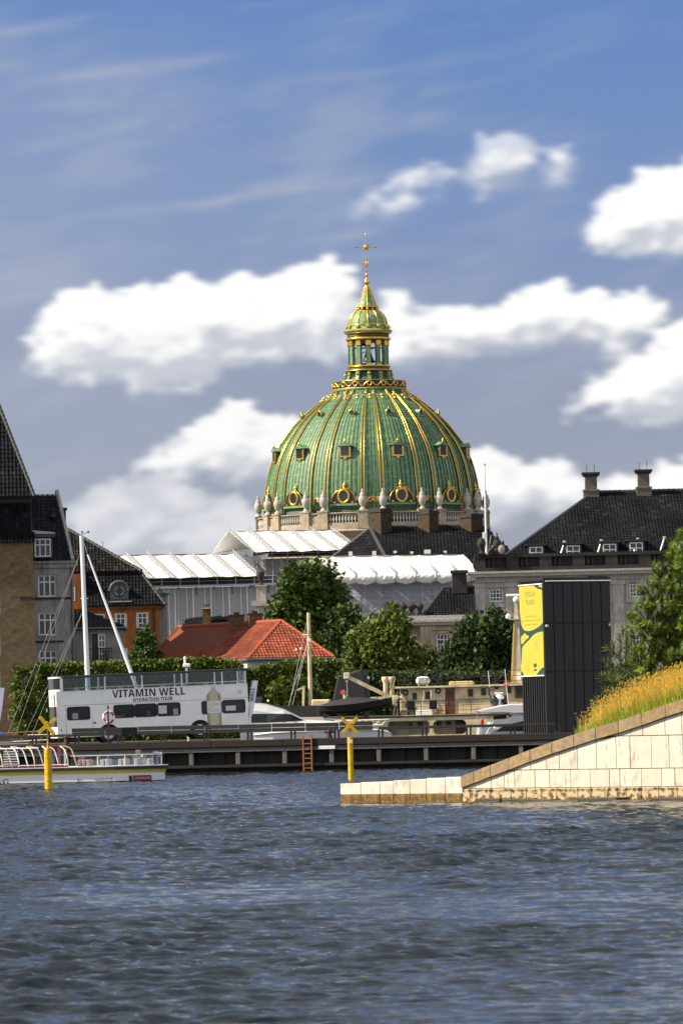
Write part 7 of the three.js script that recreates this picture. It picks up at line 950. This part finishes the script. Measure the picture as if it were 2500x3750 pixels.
// ---------- stone spit with ramped wall, grasses and pines ----------
{
  M.granite = [[.36, .255, .13], [.40, .29, .155], [.33, .24, .13], [.37, .28, .17]].map(c => mat(...c, .9, { map: grimeFine, metric, bumpMap: grainBump, bumpScale: .03 }));
  M.lime = [[.62, .605, .57], [.65, .635, .60], [.57, .55, .505], [.63, .615, .58], [.60, .58, .54]].map(c => mat(...c, .85, { map: grimeFine, metric, bumpMap: grainBump, bumpScale: .012 }));
  const limeTex = tex(512, 512, [2.4, 2.4], (u, v) => { const d = tile(u, (v * .15) % 1, 26, 3, 4), n = tile(u, v, 6, 5, 8); return mul([1, .985, .95], .95 + .16 * n + .10 * tile(u, v, 60, 2, 1) - .3 * smooth(.12, .34, d) * smooth(0, .3, n + .14) - .12 * smooth(.1, .3, tile(u, v, 3, 4, 15))); });
  for (const m of M.lime) m.map = limeTex;
  const stain = tex(1024, 128, [6.1, .47], (u, v) => { const n = 1.5 * tile(u, v / 13, 34, 4, 2), line = smooth(.14, .02, Math.abs(v - .80 - .06 * n)); return mix3(mix3([.86, .78, .62], [.42, .33, .17], smooth(-.12, .32, n + .55 * (.45 - v))), [.07, .06, .035], clamp(line * (.45 + 1.8 * n)) * .8); });
  M.algae = mat(.85, .85, .85, .8, { map: tex(256, 256, [1.2, 1.2], (u, v) => { const n = tile(u, v, 6, 5, 5); return mix3([.58, .46, .22], [.28, .20, .07], smooth(-.3, .3, n)); }), metric, bumpMap: grainBump, bumpScale: .03 });
  M.tideStone = mat(.62, .62, .62, .85, { map: stain, metric, bumpMap: grainBump, bumpScale: .02 });
  // the wall's foot runs from the tip towards the camera on the right; s is the distance along it
  const A = at(1245, 2640, 152), B = at(2500, 2640, 142), len = Math.hypot(B.x - A.x, B.z - A.z), ux = (B.x - A.x) / len, uz = (B.z - A.z) / len, turn = Math.atan2(-uz, ux);
  const g = thing('stone_spit', 'pale stone ramp wall with granite coping sloping down to a low spit', 'wall', [A.x, 0, A.z], null, turn);
  const where = (px, py) => { const d = V((px - PW / 2) / F, (PH / 2 - py) / F, -1).applyQuaternion(camera.quaternion); const t = (ux * A.z - uz * A.x) / (ux * d.z - uz * d.x), x = d.x * t, z = d.z * t; return [(x - A.x) * ux + (z - A.z) * uz, 2.65 + d.y * t]; };
  const rr = rng(61), pick = l => l[rr() * l.length | 0], T = 1.1;
  // flat tip: pale capping stones over a stained course
  const tip = [1245, 1320, 1390, 1440, 1500, 1560, 1630, 1692], tipTop = px => where(px, lerp(2872, 2844, (px - 1245) / 447))[1], yTide = .30;
  for (let i = 0; i < tip.length - 1; i++) { const a = where(tip[i], 2880)[0], b = where(tip[i + 1], 2880)[0], y = (tipTop(tip[i]) + tipTop(tip[i + 1])) / 2; part('capping_stone', [rbox(a + .006, b - .006, yTide, y + (rr() - .5) * .012, -2.2, .0, .02, 1)], pick(M.lime), g); part('foot_stone', [rbox(a + .006, b - .006, -.9, yTide - .005, -2.2, .02, .02, 1)], M.algae, g); }
  // ramp: coping stones
  const top = [[1692, 2843], [1740, 2825], [1800, 2802], [1868, 2776], [1945, 2746], [2025, 2717], [2105, 2690], [2185, 2664], [2268, 2640], [2352, 2613], [2440, 2581], [2530, 2552], [2640, 2512], [2760, 2470]].map(q => where(q[0], q[1])); const sg = where(2850, 2500)[0]; { const e = top[top.length - 1]; for (let i = 1; i <= 12; i++) top.push([e[0] + i * 1.05, e[1] + .05 * i]); } const sx = top[top.length - 1][0];
  const th = .36; for (let i = 0; i < top.length - 1; i++) { const [a, ya] = top[i], [b, yb] = top[i + 1]; part('coping_stone', [prism([[a + .013, ya - th], [b - .013, yb - th], [b - .013, yb], [a + .013, ya]], -.55, .09)], pick(M.granite), g); }
  const yTop = s => { for (let i = 0; i < top.length - 1; i++) if (s <= top[i + 1][0]) return lerp(top[i][1], top[i + 1][1], (s - top[i][0]) / (top[i + 1][0] - top[i][0])) - th; return top[top.length - 1][1] - th; };
  // courses of pale blocks, cut to the slope
  const s0 = top[0][0], rows = [[.46, 1.02], [1.02, 2.02], [2.02, 3.0], [3.0, 4.1]];
  for (const [ya, yb] of rows) { let s = s0 + .05; while (s < sx - .2) { const w = .42 + .5 * rr(), e = Math.min(s + w, sx), t0 = Math.min(yb, yTop(s) - .006), t1 = Math.min(yb, yTop(e) - .006); if (t1 > ya + .02) part('wall_block', [prism(t0 > ya + .01 ? [[s + .014, ya + .012], [e - .014, ya + .012], [e - .014, t1 - .012], [s + .014, t0 - .012]] : [[lerp(s, e, .4), ya + .006], [e - .007, ya + .006], [e - .007, t1 - .006]], -.5, .02 * rr() * .5)], pick(M.lime), g); s = e; } }
  { let s = s0; while (s < sx - .2) { const e = Math.min(s + .5 + .45 * rr(), sx); part('tide_block', [rbox(s + .007, e - .007, .02, .455, -.5, .03 + .01 * rr(), .02, 1)], M.tideStone, g); s = e; } }
  M.joints = mat(.20, .18, .15, .95); part('wall_core', [prism([[s0 + .1, -1], [sx - .1, -1], [sx - .1, yTop(sx) - .05], [s0 + .1, yTop(s0) - .1]], -.52, -.035)], M.joints, g);
  { M.wetStone = mat(.055, .05, .04, .5, { map: grime, metric, bumpMap: grainBump, bumpScale: .04 }); let s = where(1560, 2930)[0]; while (s < sx) { const e = s + .7 + .9 * rr(), o = lerp(.15, .75, smooth(where(1700, 2930)[0], where(2350, 2940)[0], s)); part('foot_slab', [rbox(s + .01, e - .01, -.9, (s > 6 ? .08 : -.02) + .08 * rr(), -.2, o + .15 * rr(), .03, 1)], M.wetStone, g); s = e; } }
  // ground behind the coping: a grassed bank that climbs with it
  const bank = []; const toW = (s, y, z) => [s, y, z];
  for (let i = 0; i < top.length - 1; i++) { const [a, ya] = top[i], [b, yb] = top[i + 1]; bank.push(poly([toW(a, ya - .12, -.5), toW(b, yb - .12, -.5), toW(b + 2, yb + .1, -22), toW(a + 2, ya + .1, -22)]), poly([toW(a, -.5, -22.02), toW(a + 2, ya + .1, -22), toW(b + 2, yb + .1, -22), toW(b, -.5, -22.02)])); }
  M.soil = mat(.06, .07, .022, 1, { map: grime, metric }); const bk = structure('bank', [join(bank)], M.soil); bk.position.copy(g.position); bk.rotation.y = turn;
  // grasses: gold stalks with seed heads over green blades
  const bankY = (s, z) => { for (let i = 0; i < top.length - 1; i++) if (s <= top[i + 1][0]) return lerp(top[i][1], top[i + 1][1], (s - top[i][0]) / (top[i + 1][0] - top[i][0])) - .12; return top[top.length - 1][1]; };
  const tuft = (seed, n, h, w, lean, head) => { const r = rng(seed), P = []; for (let i = 0; i < n; i++) { const a = r() * 6.283, k = r() * .12, x = Math.cos(a) * k, z = Math.sin(a) * k, H = h * (.7 + .45 * r()), lx = (r() - .5) * lean * 2, lz = (r() - .5) * lean * 2, b = r() * 3.14, dx = Math.cos(b) * w, dz = Math.sin(b) * w, mx = x + lx * .35, mz = z + lz * .35, my = H * .55;
      P.push(x - dx, 0, z - dz, x + dx, 0, z + dz, mx + dx, my, mz + dz, x - dx, 0, z - dz, mx + dx, my, mz + dz, mx - dx, my, mz - dz, mx - dx, my, mz - dz, mx + dx, my, mz + dz, x + lx, H, z + lz);
      if (head) { const q = head * (.7 + .6 * r()), X = x + lx, Z = z + lz; for (const [ex, ez] of [[1, 0], [0, 1], [.7, .7]]) P.push(X - ex * q, H + q, Z - ez * q, X + ex * q, H + q, Z + ez * q, X, H + q * 2.4, Z, X - ex * q, H + q, Z - ez * q, X, H - q * .8, Z, X + ex * q, H + q, Z + ez * q); } }
    const b = new THREE.BufferGeometry(); b.setAttribute('position', new THREE.Float32BufferAttribute(P, 3)); b.computeVertexNormals(); return b; };
  const gm = (r, gg, b) => new THREE.MeshPhysicalMaterial({ color: lin(r, gg, b), roughness: .8, transmission: .3, thickness: 0, side: THREE.DoubleSide });
  const field = (name, label, geo, m, n, seed, from, h0) => { const im = new THREE.InstancedMesh(geo, m, n), r = rng(seed), mt = new THREE.Matrix4(), q = new THREE.Quaternion(), c = new THREE.Color(); const sa = where(from, 2700)[0]; let k = 0; for (let i = 0; i < n; i++) { const s = sa + Math.pow(r(), .9) * (sg - sa), z = -.55 - Math.pow(r(), 1.6) * 3.2, edge = smooth(sa, sa + 2.2, s); if (r() > .35 + edge) continue; const sc = h0 * lerp(.75, 1.1, edge) * (.8 + .4 * r()); q.setFromEuler(new THREE.Euler((r() - .5) * .2, r() * 6.28, (r() - .5) * .22)); mt.compose(V(s, bankY(s, z), z), q, V(1, sc, 1)); im.setMatrixAt(k, mt); const t = .75 + .5 * r(); im.setColorAt(k++, c.setRGB(t, t, t)); } im.count = k; im.name = name; im.userData = { kind: 'stuff', label, category: 'grass' }; im.position.copy(g.position); im.rotation.y = turn; shadows(im); scene.add(im); };
  field('golden_grass', 'tall golden grass with seed heads along the stone coping', tuft(5, 8, .98, .006, .24, .016), gm(.72, .56, .11), 2500, 71, 2075, 1);
  field('green_grass', 'short green grass blades at the foot of the golden stalks', tuft(6, 16, .56, .007, .2, 0), gm(.30, .42, .03), 3800, 72, 2068, 1);
  // pines and a feathery shrub on the bank
  const pine = (label, px, D, baseY, lobes, per, seed, m, geo, o) => tree('pine_tree', label, px, D, baseY, lobes, m, geo, per, seed, { up: .5, s: 1, r: .07, ...o });
  pine('bright green pine tree at the right edge above the golden grass', 2470, 166, 2.4, [[2490, 2010, 36], [2510, 2070, 55], [2475, 2060, 34], [2410, 2120, 30], [2440, 2150, 42], [2500, 2150, 60], [2385, 2180, 34], [2430, 2210, 50], [2490, 2230, 60], [2345, 2250, 34], [2330, 2290, 30], [2390, 2270, 55], [2460, 2300, 70], [2530, 2280, 80], [2350, 2330, 40], [2400, 2350, 60], [2470, 2380, 70], [2350, 2400, 36], [2370, 2440, 50], [2440, 2460, 70], [2520, 2420, 80], [2390, 2510, 46], [2480, 2520, 60], [2560, 2200, 80], [2600, 2360, 90], [2560, 2500, 80]], 150, 401, M.leaf.pine, needles, {});
  tree('feathery_shrub', 'dark feathery shrub between the container tower and the pine', 2290, 174, 1.8, [[2290, 2390, 34], [2260, 2430, 34], [2320, 2430, 38], [2270, 2490, 44], [2330, 2500, 46], [2250, 2540, 40], [2300, 2560, 50], [2370, 2550, 44], [2240, 2590, 40], [2320, 2610, 40]], M.leaf.soft, feather, 130, 402, { category: 'shrub', up: .55, r: .06 });
}
renderer.render(scene, camera);
